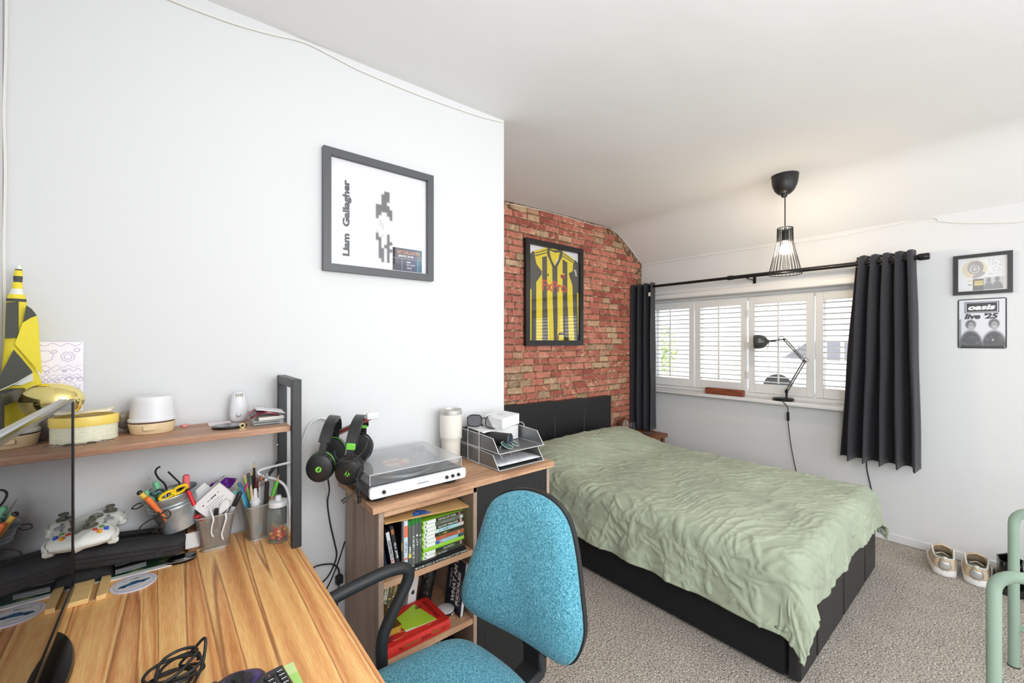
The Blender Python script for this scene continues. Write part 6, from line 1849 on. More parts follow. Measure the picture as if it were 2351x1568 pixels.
mb = MB(); mb.tube([bp(.018, .006, .060), P3(412, 1108, 1.49), P3(386, 1083, 1.49)], .0032, 8, flat=.7); obj('temple', mb, inkb, t)
mb = MB(); mb.tube(spline([bp(-.014 + .016 * math.cos(a), .010, .088 + .012 * math.sin(a)) for a in [k * math.pi / 5 for k in range(10)]], 4, closed=True), .0016, 6, closed=True); mb.tube(spline([bp(.02 + .016 * math.cos(a), .010, .088 + .012 * math.sin(a)) for a in [k * math.pi / 5 for k in range(10)]], 4, closed=True), .0016, 6, closed=True); mb.tube([bp(0.0, .01, .09), bp(.006, .01, .09)], .0016, 6); obj('rims', mb, inkb, t, kind='stuff')
sc = thing('scissors', 'scissors with bright yellow handles pointing down into the bucket', 'scissors', tuple(bp(0, -.025, .09)))
yp = pm('yellow_scissor_plastic', (240, 204, 32), rough=.35)
cA, cB = P3(384, 1137, 1.425), P3(412, 1124, 1.425)
ex = (cB - cA).normalized()
for k, c in enumerate((cA, cB)):
    mb = MB(); ey = Vector((0, -.25, .97)); rx, ry = (.0165, .0095)
    mb.tube([c + ex * (rx * math.cos(a)) + ey * (ry * math.sin(a)) for a in [i * math.pi / 12 for i in range(24)]], .0038, 8, closed=True); obj('handle', mb, yp, sc)
mb = MB(); mid = (cA + cB) / 2; mb.box(-.006, .006, -.003, .003, -.004, .02, .002, along(mid + Vector((.0, 0, -.004)), bp(.004, -.018, .03))); obj('pivot_bridge', mb, yp, sc)
mb = MB(); mb.box(-.004, .004, -.001, .001, .018, .075, 0, along(mid + Vector((.0, 0, -.004)), bp(.004, -.018, .012))); obj('blades', mb, chrome, sc)
cb_ = thing('hair_clip', 'dark glittery hair clip among the pens in the bucket', 'hair clip', tuple(bp(-.02, -.02, .09)))
mb = MB(); c = P3(366, 1131, 1.44)
for k in range(3): mb.sphere(c + Vector((.010 * (k - 1), .003 * k, .004 * math.sin(k * 2))), .010, 12, sz=.6)
mb.tube(spline([c + Vector((-.016, 0, .002)), c + Vector((-.018, 0, .012)), c + Vector((-.014, 0, .014))], 4), .0018, 5); obj('clip_body', mb, ramp_mat('dark_glitter', [(.45, (40, 52, 50)), (.6, (90, 140, 146)), (.7, (190, 200, 200))], 150, rough=.3), cb_, kind='stuff')
mb = MB(); rs = random.Random(4)
pts = [P3(318, 1220, 1.45), P3(325, 1207, 1.46), P3(345, 1193, 1.45), P3(362, 1188, 1.42), P3(372, 1178, 1.415), P3(385, 1172, 1.41), P3(392, 1180, 1.41), P3(384, 1190, 1.41), P3(371, 1186, 1.412), P3(364, 1176, 1.415), P3(370, 1200, 1.42), P3(360, 1216, 1.43), P3(350, 1224, 1.44), P3(364, 1208, 1.43), P3(372, 1196, 1.42), P3(378, 1210, 1.42), P3(366, 1222, 1.43), P3(352, 1218, 1.44)]
mb.tube(spline(pts, 7), .0016, 6); tag(obj('tangled_cord', mb, pm('brown_black_cord', (58, 46, 40), rough=.6), smooth=70), 'tangled thin dark cord hanging on the front of the bucket', 'cord')

# ---- mesh pots
potm = mesh_mat('silver_expanded_mesh', (176, 176, 174), 900, .60)
potr = pm('silver_pot_rim', (188, 188, 186), rough=.3, metal=.7)
def pot(name, label, c, w0, d0, w1, d1, h_, rz):
    M = T(c[0], c[1], D, rz)
    t = thing(name, label, 'pen pot', M=M, group='square mesh pen pots')
    ra = [rrect(w0 + (w1 - w0) * k / 4, d0 + (d1 - d0) * k / 4, .012, 4) for k in range(5)]
    mb = MB(); mb.grid([[(p[0], p[1], .006 + (h_ - .006) * k / 4) for p in r] for k, r in enumerate(ra)], closed_v=True); obj('mesh_wall', mb, potm, t, local=True)
    mb = MB(); mb.prism(rrect(w0, d0, .012, 4), 0, .006); obj('base', mb, potr, t, local=True)
    mb = MB(); mb.tube([(p[0], p[1], h_) for p in ra[-1]], .0022, 6, closed=True); obj('rim', mb, potr, t, local=True)
    return M
MP1 = pot('pen_pot', 'silver mesh pot crammed with a white carton and clips, next to the bucket', (.0975, 1.490), .066, .064, .094, .088, .100, -.02)
MP2 = pot('pen_pot', 'silver mesh pot full of pencils, between the other pot and the glass jar', (.204, 1.4785), .056, .066, .076, .086, .105, .14)
def q1(x, y, z): return MP1 @ Vector((x, y, z))
def q2(x, y, z): return MP2 @ Vector((x, y, z))
t = thing('medicine_carton', 'white open medicine carton sticking up out of the first mesh pot', 'box', tuple(q1(-.01, 0, .07)))
Mq = frame(P3(441, 1164, 1.462) , Vector((.76, .05, .65)), Vector((-.65, .02, .76))) @ T(0, -.072, -.028)
mb = MB(); w_, l_, d_ = .082, .072, .028
for bx in ((0, w_, 0, l_, 0, .0008), (0, w_, 0, l_, d_ - .0008, d_), (0, .0008, 0, l_, .0008, d_ - .0008), (w_ - .0008, w_, 0, l_, .0008, d_ - .0008)): mb.box(*bx, 0, Mq)
mb.box(0, w_, 0, .001, .0008, d_ - .0008, 0, Mq); obj('sleeve', mb, paper, t)
mb = MB(); mb.box(0, w_ * .72, 0, .026, 0, .0008, 0, Mq @ Matrix.Translation((0, l_, 0)) @ Euler((.35, 0, 0)).to_matrix().to_4x4()); mb.box(0, .020, 0, .0008, 0, d_ * .9, 0, Mq @ Matrix.Translation((w_, l_, 0))); obj('flap', mb, paper, t, kind='stuff')
text('lettering', '~~~~~', inkb, t, Mq @ Matrix.Translation((w_ * .5, l_ * .74, d_ + .0002)), .052, .005, bold=.03)
mb = MB()
for k in range(4): mb.box(w_ * .2, w_ * (.8 if k % 2 else .7), l_ * .58 - k * .006, l_ * .58 - k * .006 + .0015, d_ + .0001, d_ + .0003, 0, Mq)
obj('printed_lines', mb, pm('print_grey', (150, 150, 152)), t, kind='stuff')
t = thing('purple_packet', 'crumpled purple packet poking out behind the white carton', 'packet', tuple(q1(.02, .02, .08)))
c = P3(508, 1115, 1.515); mb = MB()
P = []
for i in range(9):
    row = []
    for j in range(9):
        u = i / 8 * 2 - 1; v = j / 8 * 2 - 1
        row.append(c + Vector((u * .031 + v * .006, .012 * math.sin(u * 3 + v), v * .019 * (1 - .25 * abs(u)) + .004 * noise.noise((u * 3, v * 3, 4)))))
    P.append(row)
mb.grid(P); o = obj('foil', mb, pm('purple_foil', (92, 34, 128), rough=.3, coat=.3), t, smooth=20); o.modifiers.new('thickness', 'SOLIDIFY').thickness = .004
mb = MB(); mb.tube([c + Vector((-.02, 0, -.016)), q1(.012, .02, .05)], .008, 6); obj('tail', mb, pm('white_foil', (222, 224, 226), rough=.5), t)
t = thing('tissue_packet', 'white and turquoise tissue packet at the back right of the first pot', 'packet', tuple(q1(.03, .02, .08)))
Mq2 = frame(P3(530, 1136, 1.51), (1, .1, .25), (.0, .95, -.3))
mb = MB(); mb.box(-.026, .026, -.018, .018, -.006, .006, .003, Mq2); obj('packet_body', mb, paper, t); mb = MB(); mb.box(-.0265, .0265, -.0186, -.0150, -.005, .0045, .001, Mq2); obj('turquoise_band', mb, pm('turquoise', (66, 182, 194), rough=.4), t)
mb = MB(); mb.box(-.012, .012, -.018, .018, -.002, .002, 0, T(0, 0, 0)); 
pen('marker', 'black topped clear marker lying across between the two pots', q1(.018, -.012, .045), P3(552, 1130, 1.452), .0062, (186, 188, 190), cap=.042, capcol=(28, 28, 30))
pen('glue_stick', 'small black stick standing at the front of the first pot', q1(.002, -.030, .06), P3(497, 1168, 1.450), .0055, (30, 30, 32))
mb = MB(); mb.tube(spline([q1(.004, -.02, .05), P3(505, 1165, 1.46), P3(515, 1150, 1.46), P3(526, 1146, 1.46), P3(531, 1152, 1.46), P3(522, 1170, 1.47), q1(.022, -.01, .06), q1(.024, -.018, .03)], 7), .0020, 7); tag(obj('earphone_lead', mb, pm('white_lead', (228, 228, 226), rough=.45), smooth=70), 'white earphone lead looping over the rim of the first mesh pot', 'cable')
mb = MB(); mb.tube(spline([q1(-.012, -.036, .118), P3(490, 1192, 1.436), P3(487, 1205, 1.437), P3(485, 1222, 1.443), P3(489, 1232, 1.448)], 6), .0024, 7); mb.tube(spline([P3(517, 1178, 1.442), P3(519, 1190, 1.438), P3(514, 1208, 1.44), P3(509, 1226, 1.445), P3(512, 1238, 1.45)], 6), .0026, 7); 
tag(obj('plastic_hooks', mb, pm('white_hook', (232, 232, 230), rough=.45), smooth=70, kind='thing'), 'white plastic hooks hanging over the front rim of the first pot', 'hook')
mb = MB()
for k in range(9):
    a = q1(-.026 + .052 * ((k * 5) % 9) / 9, -.022 + .04 * ((k * 7) % 9) / 9, .010 + .004 * (k % 4)); 
    d = Vector((math.cos(k * 1.3), math.sin(k * 1.3) * .5, .25)) * .016
    mb.tube([a - d, a + d], .0022, 5)
tag(obj('small_clips', mb, ramp_mat('mixed_clips', [(.4, (206, 206, 200)), (.55, (196, 160, 120)), (.7, (120, 120, 120))], 60, rough=.4), smooth=60), 'jumble of small clips in the bottom of the first mesh pot', 'clips', kind='stuff')
mb = MB(); mb.sphere(P3(452, 1186, 1.462), .009, 12, sz=.7); mb.sphere(P3(462, 1192, 1.452), .007, 12, sz=.8); mb.tube([P3(452, 1186, 1.462), P3(470, 1196, 1.46)], .004, 6); tag(obj('red_sweet_wrapper', mb, pm('red_foil', (176, 30, 36), rough=.3)), 'crumpled red wrapper at the left corner of the first pot', 'wrapper')

PENCILS = [
 (541, 1101, 1.50, (206, 206, 120), (70, 70, 60), .0032, 'thin pale yellow pencil, leftmost in the pencil pot'),
 (548, 1108, 1.49, (74, 150, 206), None, .0042, 'light blue pen with a dark cap near the pot\'s left edge'),
 (559, 1085, 1.49, (150, 196, 70), (40, 44, 40), .0036, 'lime pencil with a dark tip standing left of the green ones'),
 (570, 1086, 1.505, (86, 84, 82), None, .0034, 'grey brush handle just left of the dark green pencils'),
 (576, 1078, 1.50, (30, 84, 58), (26, 26, 28), .0037, 'first dark green pencil in the middle of the pot'),
 (583, 1080, 1.505, (26, 70, 52), (26, 26, 28), .0037, 'second dark green pencil, just right of the first'),
 (583, 1060, 1.49, (48, 36, 30), (24, 24, 24), .0037, 'tall dark brown pencil, highest in the pot'),
 (589, 1097, 1.48, (128, 36, 46), None, .0045, 'maroon crayon behind the silver pens'),
 (600, 1092, 1.485, (238, 150, 104), None, .0042, 'orange crayon behind the silver pens'),
 (613, 1086, 1.49, (232, 232, 230), None, .0046, 'white marker standing at the back right of the pot'),
 (575, 1110, 1.452, (214, 196, 170), (70, 60, 56), .0034, 'bare wood pencil slanting to the left in front'),
 (596, 1106, 1.447, (186, 188, 190), None, .0036, 'silver pen with a grey clip, left of the black one'),
 (604, 1103, 1.445, (150, 152, 156), None, .0036, 'second silver pen touching the black one'),
 (549, 1118, 1.47, (90, 180, 206), None, .003, 'slim turquoise pen under the blue one'),
]
for k, (u, v, y, col, tip, r, lab) in enumerate(PENCILS):
    top = P3(u, v, y)
    base = q2((-.6 + 1.2 * ((k * 5) % 7) / 7) * .02, (-.5 + ((k * 3) % 5) / 5) * .03, .008)
    if tip: pen('pencil', lab, base, top, r, col, tip=tip)
    else: pen('pen', lab, base, top, r, col, cap=.016, capcol=tuple(int(c * .72) for c in col))
pen('vape_pen', 'thick matt black pen standing in front at the pot\'s right', q2(.012, -.022, .010), P3(613, 1106, 1.438), .0062, (34, 34, 36))
pen('pencil', 'pencil with a ribbed bright green grip leaning to the right', q2(.002, -.02, .012), P3(641, 1089, 1.448), .0036, (222, 184, 110), tip=(196, 170, 130), grip=(106, 196, 70))
gb = thing('glue_bottle', 'white glue bottle with a long nozzle at the front of the pencil pot', 'bottle', tuple(q2(-.010, -.022, .007)))
c0 = q2(-.012, -.020, .0075)
mb = MB(); mb.lathe([(.0115, 0), (.012, .003), (.012, .085), (.0125, .086)], 22, Matrix.Translation(c0)); obj('body', mb, pm('clear_white_plastic', (214, 216, 216), rough=.35), gb)
mb = MB(); mb.lathe([(.0128, .0862), (.0128, .103), (.0145, .104), (.0145, .110), (.0128, .111), (.0128, .116), (.006, .119), (.0045, .145), (.002, .147)], 22, Matrix.Translation(c0)); obj('nozzle', mb, pw, gb)
mb = MB(); mb.box(-.006, .006, -.0022, .0022, 0, .026, .002, along(P3(560, 1128, 1.46), P3(569, 1108, 1.46))); tag(obj('pink_clip', mb, pm('magenta_plastic', (206, 60, 160), rough=.4)), 'magenta clip wedged between the pencils', 'clip')
mb = MB(); mb.box(-.010, .010, -.002, .002, 0, .030, .001, T(q2(-.006, -.026, .022).x, q2(0, -.031, 0).y, q2(0, 0, .02).z, .14)); tag(obj('turquoise_sharpener', mb, pm('turquoise_plastic', (120, 200, 204), rough=.4)), 'pale turquoise piece seen through the front of the pencil pot', 'sharpener')

# ---- glass sweet jar
jar = thing('sweet_jar', 'glass jar with a white lid and orange sweets at the desk corner', 'jar', (.2475, 1.4095, D))
MJ = T(.2475, 1.4095, D)
jg = glass_mat('jar_glass', (240, 246, 244), rough=.02, ior=1.5, haze=.07)
mb = MB(); mb.lathe([(.024, 0), (.0270, .002), (.0278, .006), (.0278, .082), (.0262, .092), (.0240, .097), (.0240, .104)], 40, MJ, cap=(True, False)); obj('glass_body', mb, jg, jar)
mb = MB(); mb.lathe([(.0245, .1045), (.0258, .105), (.0258, .116), (.0240, .119), (.010, .121), (.0085, .124), (.0092, .130), (.0068, .1345), (.001, .136)], 36, MJ); obj('lid', mb, pw, jar)
mb = MB(); mb.lathe([(.021, .0022), (.0255, .0024), (.0255, .0045), (.021, .004)], 32, MJ, cap=(False, False)); obj('thick_base', mb, pm('jar_base_glass', (196, 208, 196), rough=.1, trans=.6), jar)
rs = random.Random(12)
for k in range(17):
    lay = k // 6
    a = k * 2.4 + rs.uniform(-.2, .2); r_ = .0155 if k % 6 else .002
    c = Vector((.2475 + r_ * math.cos(a), 1.4095 + r_ * math.sin(a), D + .0125 + lay * .0095))
    d = Vector((rs.uniform(-1, 1), rs.uniform(-1, 1), rs.uniform(-.5, .5))).normalized() * .0058
    t = thing('sweet', 'orange and red jelly sweet inside the glass jar', 'sweet', tuple(c), group='sweets in the glass jar')
    Ma = along(c - d, c + d)
    mb = MB(); L_ = d.length * 2; mb.lathe([(.0005, -.0035), (.0035, -.0025), (.0046, 0), (.0046, L_ * .5)], 10, Ma, cap=(True, False)); obj('red_half', mb, pm('sweet_red', (214, 48, 34), rough=.3), t)
    mb = MB(); mb.lathe([(.0046, L_ * .5), (.0046, L_), (.0035, L_ + .0025), (.0005, L_ + .0035)], 10, Ma, cap=(False, True)); obj('yellow_half', mb, pm('sweet_orange', (240, 160, 66) if k % 2 else (236, 120, 52), rough=.3) if k % 2 else pm('sweet_amber', (236, 116, 50), rough=.3), t)

mb = MB(); mb.tube(spline([P3(757, 966, YF - .02), P3(735, 960, YF - .012), P3(712, 974, YF - .008), P3(698, 1004, YF - .008), P3(690, 1038, YF - .008), P3(684, 1056, YF - .012), P3(664, 1062, 1.515), P3(634, 1069, 1.505), P3(604, 1077, 1.50), P3(592, 1084, 1.498), P3(602, 1093, 1.496), P3(634, 1101, 1.49), P3(654, 1116, 1.488), P3(663, 1142, 1.488), P3(666, 1180, 1.49), P3(667, 1222, 1.50)], 8), .0042, 8)
tag(obj('white_power_cable', mb, pm('white_flex', (226, 228, 230), rough=.4), smooth=70), 'thick white cable looping past the hutch post above the jar', 'cable')

# ---- coaster, phone stand
cs = thing('coaster', 'round coaster printed with a blue classic car', 'coaster', (-.0715, 1.379, D))
MC = T(-.0715, 1.379, D, math.radians(9))
mb = MB(); mb.lathe([(.0435, 0), (.044, .001), (.044, .0025), (.0435, .003)], 48, MC); obj('disc', mb, pm('pale_lilac_print', (222, 222, 236), rough=.35), cs)
mb = MB(); mb.prism(ell(.035, .034, 40), .0031, .0033, MC); obj('white_centre', mb, paper, cs, smooth=0)
mb = MB()
for r_ in (.0365,): mb.tube([(MC @ Vector((r_ * math.cos(a), r_ * math.sin(a), .0033))) for a in [k * math.pi / 24 for k in range(48)]], .0003, 4, closed=True)
obj('ring_print', mb, pm('lilac_line', (150, 130, 170)), cs)
blue = pm('blue_car_print', (60, 108, 150), rough=.4); dblue = pm('dark_blue_print', (34, 52, 76), rough=.4)
mb = MB(); mb.prism([(-.031, -.006), (-.026, -.0105), (.020, -.009), (.030, -.003), (.031, .001), (.014, .003), (.006, .0075), (-.004, .0075), (-.010, .003), (-.024, .001)], .0034, .0036, MC); obj('car_print', mb, blue, cs, smooth=0)
mb = MB(); mb.prism([(-.008, .0025), (-.003, .0065), (.005, .0065), (.011, .0025)], .0037, .0038, MC); mb.prism([(-.030, -.006), (.030, -.003), (.030, -.0036), (-.030, -.0066)], .0037, .0038, MC)
for x, y in ((-.019, -.0095), (.016, -.0075)): mb.prism(ell(.0046, .0040, 14, x, y), .0037, .0039, MC)
obj('car_detail', mb, dblue, cs, smooth=0, kind='stuff')
text('lettering', '~~~~~', dblue, cs, MC @ Matrix.Translation((.002, .021, .0036)), .036, .0045, bold=.02); text('lettering', '~~~~', dblue, cs, MC @ Matrix.Translation((.0, -.021, .0036)), .022, .003, bold=.02)
bam = ramp_mat('bamboo_strip', [(.3, (226, 184, 120)), (.5, (240, 204, 142)), (.7, (232, 192, 128))], 6, (1, 20, 20), rough=.5)
st = thing('phone_stand', 'flat bamboo phone stand with two slots lying in front of the monitor', 'stand', (-.187, 1.394, D))
bars = [(-.258, -.232), (-.220, -.146), (-.134, -.1165)]
for k, (a, b_) in enumerate(bars):
    mb = MB()
    if k == 1: mb.box(a, b_, 1.343, 1.446, D, D + .011, .0012)
    else:
        s_ = -1 if k == 0 else 1
        ed_ = a if k == 0 else b_
        inn = b_ if k == 0 else a
        pts = [(inn, 1.343), (ed_ - s_ * .008, 1.343), (ed_ - s_ * .002, 1.346), (ed_, 1.352), (ed_, 1.437), (ed_ - s_ * .002, 1.443), (ed_ - s_ * .008, 1.446), (inn, 1.446)]
        mb.prism(pts, D, D + .011)
    obj('plank', mb, bam, st)
for (a, b_) in ((-.2318, -.2202), (-.1458, -.1342)):
    mb = MB(); mb.box(a, b_, 1.343, 1.43, D, D + .004); obj('slot_floor', mb, pm('bamboo_slot', (196, 156, 104), rough=.6), st)

# ---- near edge: purple controller with coiled cable, remote on green card
def camo(t):
    mb = MB(); mb.prism([(.03, -.02), (.06, -.03), (.07, -.01), (.045, .0)], .0165, .0172); 
purple = ramp_mat('purple_black_shell', [(.40, (44, 42, 52)), (.5, (66, 58, 92)), (.6, (92, 66, 132)), (.72, (120, 84, 160))], 14, rough=.4, distortion=1.0)
dbt = [pm('dark_pad_button', (52, 54, 62), rough=.35)] * 4
gamepad('game_controller', 'purple and black game controller at the near edge of the desk', T(.086, .772, D + .030, math.radians(104), .0, .08), purple, pm('black_stick_rubber', (30, 30, 32), rough=.6), dbt)
mb = MB(); pts = []
for k in range(64):
    a = k * .52; r_ = .034 + .010 * math.sin(k * .9)
    pts.append((.004 + r_ * math.cos(a) * .95, .925 + r_ * math.sin(a) * .72, D + .006 + .026 * (.5 + .5 * math.sin(a * .5 + 1.2)) + .0002 * k))
pts += [(.034, .95, D + .04), (.048, .945, D + .052), (.043, .925, D + .02), (.03, .90, D + .008)]
mb.tube(spline(pts, 4), .0026, 7); tag(obj('coiled_cable', mb, cordm, smooth=70), 'coiled black controller cable at the near edge of the desk', 'cable')
ca, cb2 = on_z(673, 1521, D), on_z(695, 1568, D)
vx = Vector((.45, .89, 0)); e1 = (cb2 - ca).normalized(); e2 = Vector((e1.y, -e1.x, 0)); 
if e2.x > 0: e2 = -e2
card = thing('green_card', 'lime green card lying under the black remote at the desk\'s near edge', 'card', tuple(ca))
M = frame(ca + Vector((0, 0, .0001)), -e2, -e1)
mb = MB(); mb.box(-.115, 0, -.17, -.030, 0, .0015, 0, M); obj('lower_half', mb, pm('lime_paper', (176, 222, 120), rough=.5), card)
mb = MB(); mb.box(-.115, 0, -.0299, 0, 0, .0015, 0, M); obj('upper_band', mb, pm('pale_lime_paper', (208, 230, 160), rough=.5), card)
rm = thing('remote_control', 'black keypad remote control lying on the lime green card', 'remote', tuple(ca + Vector((0, 0, .002))))
M2 = M @ Matrix.Translation((-.045, -.018, .0018)) @ Euler((0, 0, math.radians(4))).to_matrix().to_4x4()
mb = MB(); mb.box(-.030, .024, -.16, 0, 0, .017, .004, M2); obj('body', mb, pm('remote_black', (58, 58, 60), rough=.4), rm)
mb = MB(); mb.box(-.030, .024, -.006, .0008, .002, .0165, .003, M2); obj('front_cap', mb, blk, rm)
key = pm('remote_key', (30, 31, 33), rough=.5)
for i, y in enumerate((-.020, -.031, -.042, -.053, -.064, -.075)):
    for j, x in enumerate((-.020, -.003, .014)):
        if i == 0 and j == 0: continue
        mb = MB(); wk = .006 if not (i == 0 and j == 1) else .0085
        mb.box(x - wk, x + wk, y - .0032, y + .0032, .0172, .0205, .0012, M2); kk = obj('key', mb, key, rm)
        if i == 0 and j == 1:
            mb = MB(); mb.prism(ell(.0018, .0014, 10, x, y + .001), .0206, .0208, M2); obj('red_mark', mb, pm('red_key_mark', (206, 90, 90)), kk)
        else:
            text('lettering', '~~', white_ink, kk, M2 @ Matrix.Translation((x, y, .0207)), .009, .0034, bold=.03)
ph = thing('folded_earphones_case', 'black rounded case behind the first mesh pot on the desk', 'case', (.045, 1.452, D))
mb = MB(); mb.lathe([(.026, 0), (.030, .004), (.030, .010), (.026, .014)], 28, T(.022, 1.440, D), sx=1.1, sy=.62); obj('lower_shell', mb, blk, ph)
mb = MB(); mb.lathe([(.0302, .0072), (.0302, .0085)], 28, T(.022, 1.440, D), sx=1.1, sy=.62, cap=(False, False)); obj('silver_line', mb, silver, ph)
# ================================================================== ON THE HUTCH SHELF
Z = SZ + .0004
# furled flag in the corner
fl = thing('furled_flag', 'yellow and black furled flag standing in the left corner behind the monitor', 'flag', (-.272, 1.515, Z))
fy = pm('flag_yellow', (232, 214, 62), rough=.75, bump=.1, bscale=200)
fk = pm('flag_black', (78, 78, 72), rough=.8, bump=.15, bscale=200)
fw_ = pm('flag_sleeve_white', (226, 228, 220), rough=.5)
def fx(u, v, y=1.515): return on_y(u, v, y)
c = lambda v, u: fx(u, v)
mb = MB(); 
def cone(rows, nm, m, yy=1.518, fl_=.55):
    """rows of (v, u_left, u_right): a flattened cone of cloth built where it stands"""
    P = []
    for v, ul, ur in rows:
        a, b_ = fx(ul, v, yy), fx(ur, v, yy); ctr = (a + b_) / 2; r_ = (b_ - a).length / 2
        row = []
        for k in range(20):
            th = 2 * math.pi * k / 20
            row.append(ctr + Vector((r_ * math.cos(th), min(r_, .028) * fl_ * math.sin(th) * (1 + .15 * math.sin(3 * th)), 0)))
        P.append(row)
    m_ = MB(); m_.grid(P, closed_v=True); m_.poly(P[0]); m_.poly(P[-1][::-1]); return obj(nm, m_, m, fl, smooth=60)
cone([(609, 40, 46), (613, 37, 49), (618, 35, 51)], 'tip', fw_)
cone([(618, 35, 51), (621, 34, 51.3)], 'tape_band', fk)
cone([(621, 34, 51.3), (627, 32, 52.5), (634, 31, 52.5)], 'tape_band', fy)
cone([(634, 30.6, 52.5), (638, 30, 52.3), (648, 31, 51.5)], 'tape_band', fk)
cone([(648, 29, 51.5), (656, 27.5, 52), (663, 27, 52)], 'tape_band', fy)
cone([(663, 26, 52), (676, 20, 54)], 'sleeve', fw_)
cone([(676, 17, 58), (688, 15, 60)], 'wrap_band', fy)
cone([(686, 14, 60.5), (693, 13.5, 61)], 'wrap_band', fk)
body = cone([(693, 13.5, 61), (715, 12.5, 62), (750, 11, 66), (800, 8, 72), (850, 3, 84), (880, -4, 96), (930, -6, 80), (985, -2, 60), (1015, 2, 50)], 'furled_cloth', fy)
def patch(pts, nm, m, yy=1.500):
    m_ = MB(); n_ = len(pts); q = [fx(u, v, yy) for u, v in pts]
    m_.add([tuple(p) for p in q] + [tuple(p + Vector((0, .0035, 0))) for p in q], [tuple(range(n_))[::-1], tuple(range(n_, 2 * n_))] + [(i, (i + 1) % n_, n_ + (i + 1) % n_, n_ + i) for i in range(n_)]); return obj(nm, m_, m, fl, smooth=0)
patch([(14, 694), (42, 692), (42, 775), (11, 777)], 'panel', fk)
patch([(52, 742), (60, 701), (72, 709), (84, 724), (70, 730)], 'panel', fk, 1.496)
patch([(52, 741), (70, 730), (84, 725), (88, 745), (91, 800), (96, 860), (34, 790)], 'outer_wrap', fy, 1.4945)
patch([(31, 803), (48, 822), (73, 852), (74, 856), (40, 880), (0, 895), (-14, 900), (0, 862)], 'black_corner', fk, 1.4905)
mb = MB(); mb.tube([fx(74, 858, 1.4885), fx(40, 878, 1.4885), fx(0, 896, 1.4885)], .0012, 5); obj('piping', mb, fw_, fl)
patch([(74, 860), (76, 874), (50, 884), (30, 884)], 'white_corner', fw_, 1.4925)

# child's drawing
dr = thing('drawing', 'sheet of paper with a child\'s purple line drawing leaning on the wall', 'drawing', (-.222, 1.54, Z))
MD = frame((-.2235, 1.5445, (1.336 + Z) / 2), (1, 0, 0), (0, .04, 1))
mb = MB(); mb.box(-.0455, .0455, -.120, .121, -.0012, 0, 0, MD); obj('sheet', mb, pm('drawing_paper', (246, 242, 250), rough=.8), dr)
pur = pm('purple_pencil', (176, 150, 196), rough=.8); vio = pm('violet_pencil', (140, 108, 176), rough=.8)
rs = random.Random(8)
def stroke(pts, m, nm='doodle'):
    m_ = MB(); m_.tube([MD @ Vector((x, y, .0003)) for x, y in pts], .00035, 4); return obj(nm, m_, m, dr)
for k, y in enumerate((.114, .058, .049, .036, .028, .006, -.006)):
    stroke([(x / 100 * .086 - .043, y + .0035 * math.sin(x / 100 * (20 + 7 * k) + k) * (1 if k != 3 else .6)) for x in range(0, 101, 3)], pur if k % 2 else vio)
for (cx, cy, r_) in ((-.022, .085, .014), (.018, .083, .012), (.018, .083, .007), (.034, .1, .005), (-.006, .096, .004), (.02, .026, .006), (.04, .025, .005), (-.03, .02, .004), (-.02, .021, .004), (-.01, .02, .004), (.0, .021, .004), (.012, -.002, .004), (.024, -.003, .004), (.036, -.002, .004), (-.035, -.002, .003), (-.018, .044, .004), (.012, .046, .003)):
    stroke([(cx + r_ * math.cos(a) * (1 + .12 * math.sin(7 * a)), cy + r_ * math.sin(a) * (1 + .12 * math.sin(7 * a))) for a in [i * math.pi / 10 for i in range(21)]], vio)
stroke([(-.036, .008), (-.03, .014), (-.025, .009), (-.018, .015), (-.012, .009), (0.0, .018), (.006, .010), (.012, .018), (.018, .009), (.024, .019), (.034, .009)], pur)
for (x, y) in ((.028, -.022), (.03, -.05), (.038, -.036), (.024, -.038)):
    stroke([(x - .006, y - .006), (x + .006, y + .007)], pur); stroke([(x + .006, y - .006), (x - .006, y + .006)], pur)

# gold egg on a yellow lidded tub
ye = pm('yellow_lid_plastic', (244, 196, 44), rough=.4)
tub = thing('lidded_tub', 'small round tub with a yellow lid under the golden egg', 'tub', (-.238, 1.435, Z))
mb = MB(); mb.lathe([(.032, 0), (.036, .004), (.039, .050)], 30, T(-.228, 1.425, Z)); obj('tub_body', mb, pm('brown_tub_plastic', (150, 110, 84), rough=.5), tub)
mb = MB(); mb.lathe([(.041, .0505), (.0425, .053), (.0425, .060), (.040, .063), (.001, .0635)], 30, T(-.228, 1.425, Z)); obj('lid', mb, ye, tub)
eg = thing('golden_egg', 'large shiny golden plastic egg lying on a yellow lidded tub', 'egg', (-.222, 1.432, Z + .07))
goldm = bpy.data.materials.new('mirror_gold'); goldm.use_nodes = True
b = goldm.node_tree.nodes['Principled BSDF']; b.inputs['Base Color'].default_value = lin((248, 230, 152)); b.inputs['Metallic'].default_value = 1; b.inputs['Roughness'].default_value = .10
ec = Vector((-.2120, 1.415, Z + .106))
MEg = T(*ec, math.radians(-18)) @ Euler((0, math.radians(90), 0)).to_matrix().to_4x4()
mb = MB(); pr = []
for k in range(25):
    a = math.pi * k / 24; x = -math.cos(a); r_ = .0420 * max(0, math.sin(a)) ** .82 * (1 - .06 * x)
    pr.append((max(r_, .0004), x * .053))
mb.lathe(pr, 36, MEg); obj('egg_shell', mb, goldm, eg, smooth=180)
mb = MB(); mb.tube([ec + Vector((.0535 * math.cos(a) * math.cos(-.31) - .0423 * math.sin(a) * math.sin(-.31), .0535 * math.cos(a) * math.sin(-.31) + .0423 * math.sin(a) * math.cos(-.31), -.002)) for a in [i * math.pi / 24 for i in range(48)]], .0007, 4, closed=True); obj('seam', mb, pm('gold_seam', (170, 140, 60), rough=.4, metal=.8), eg)

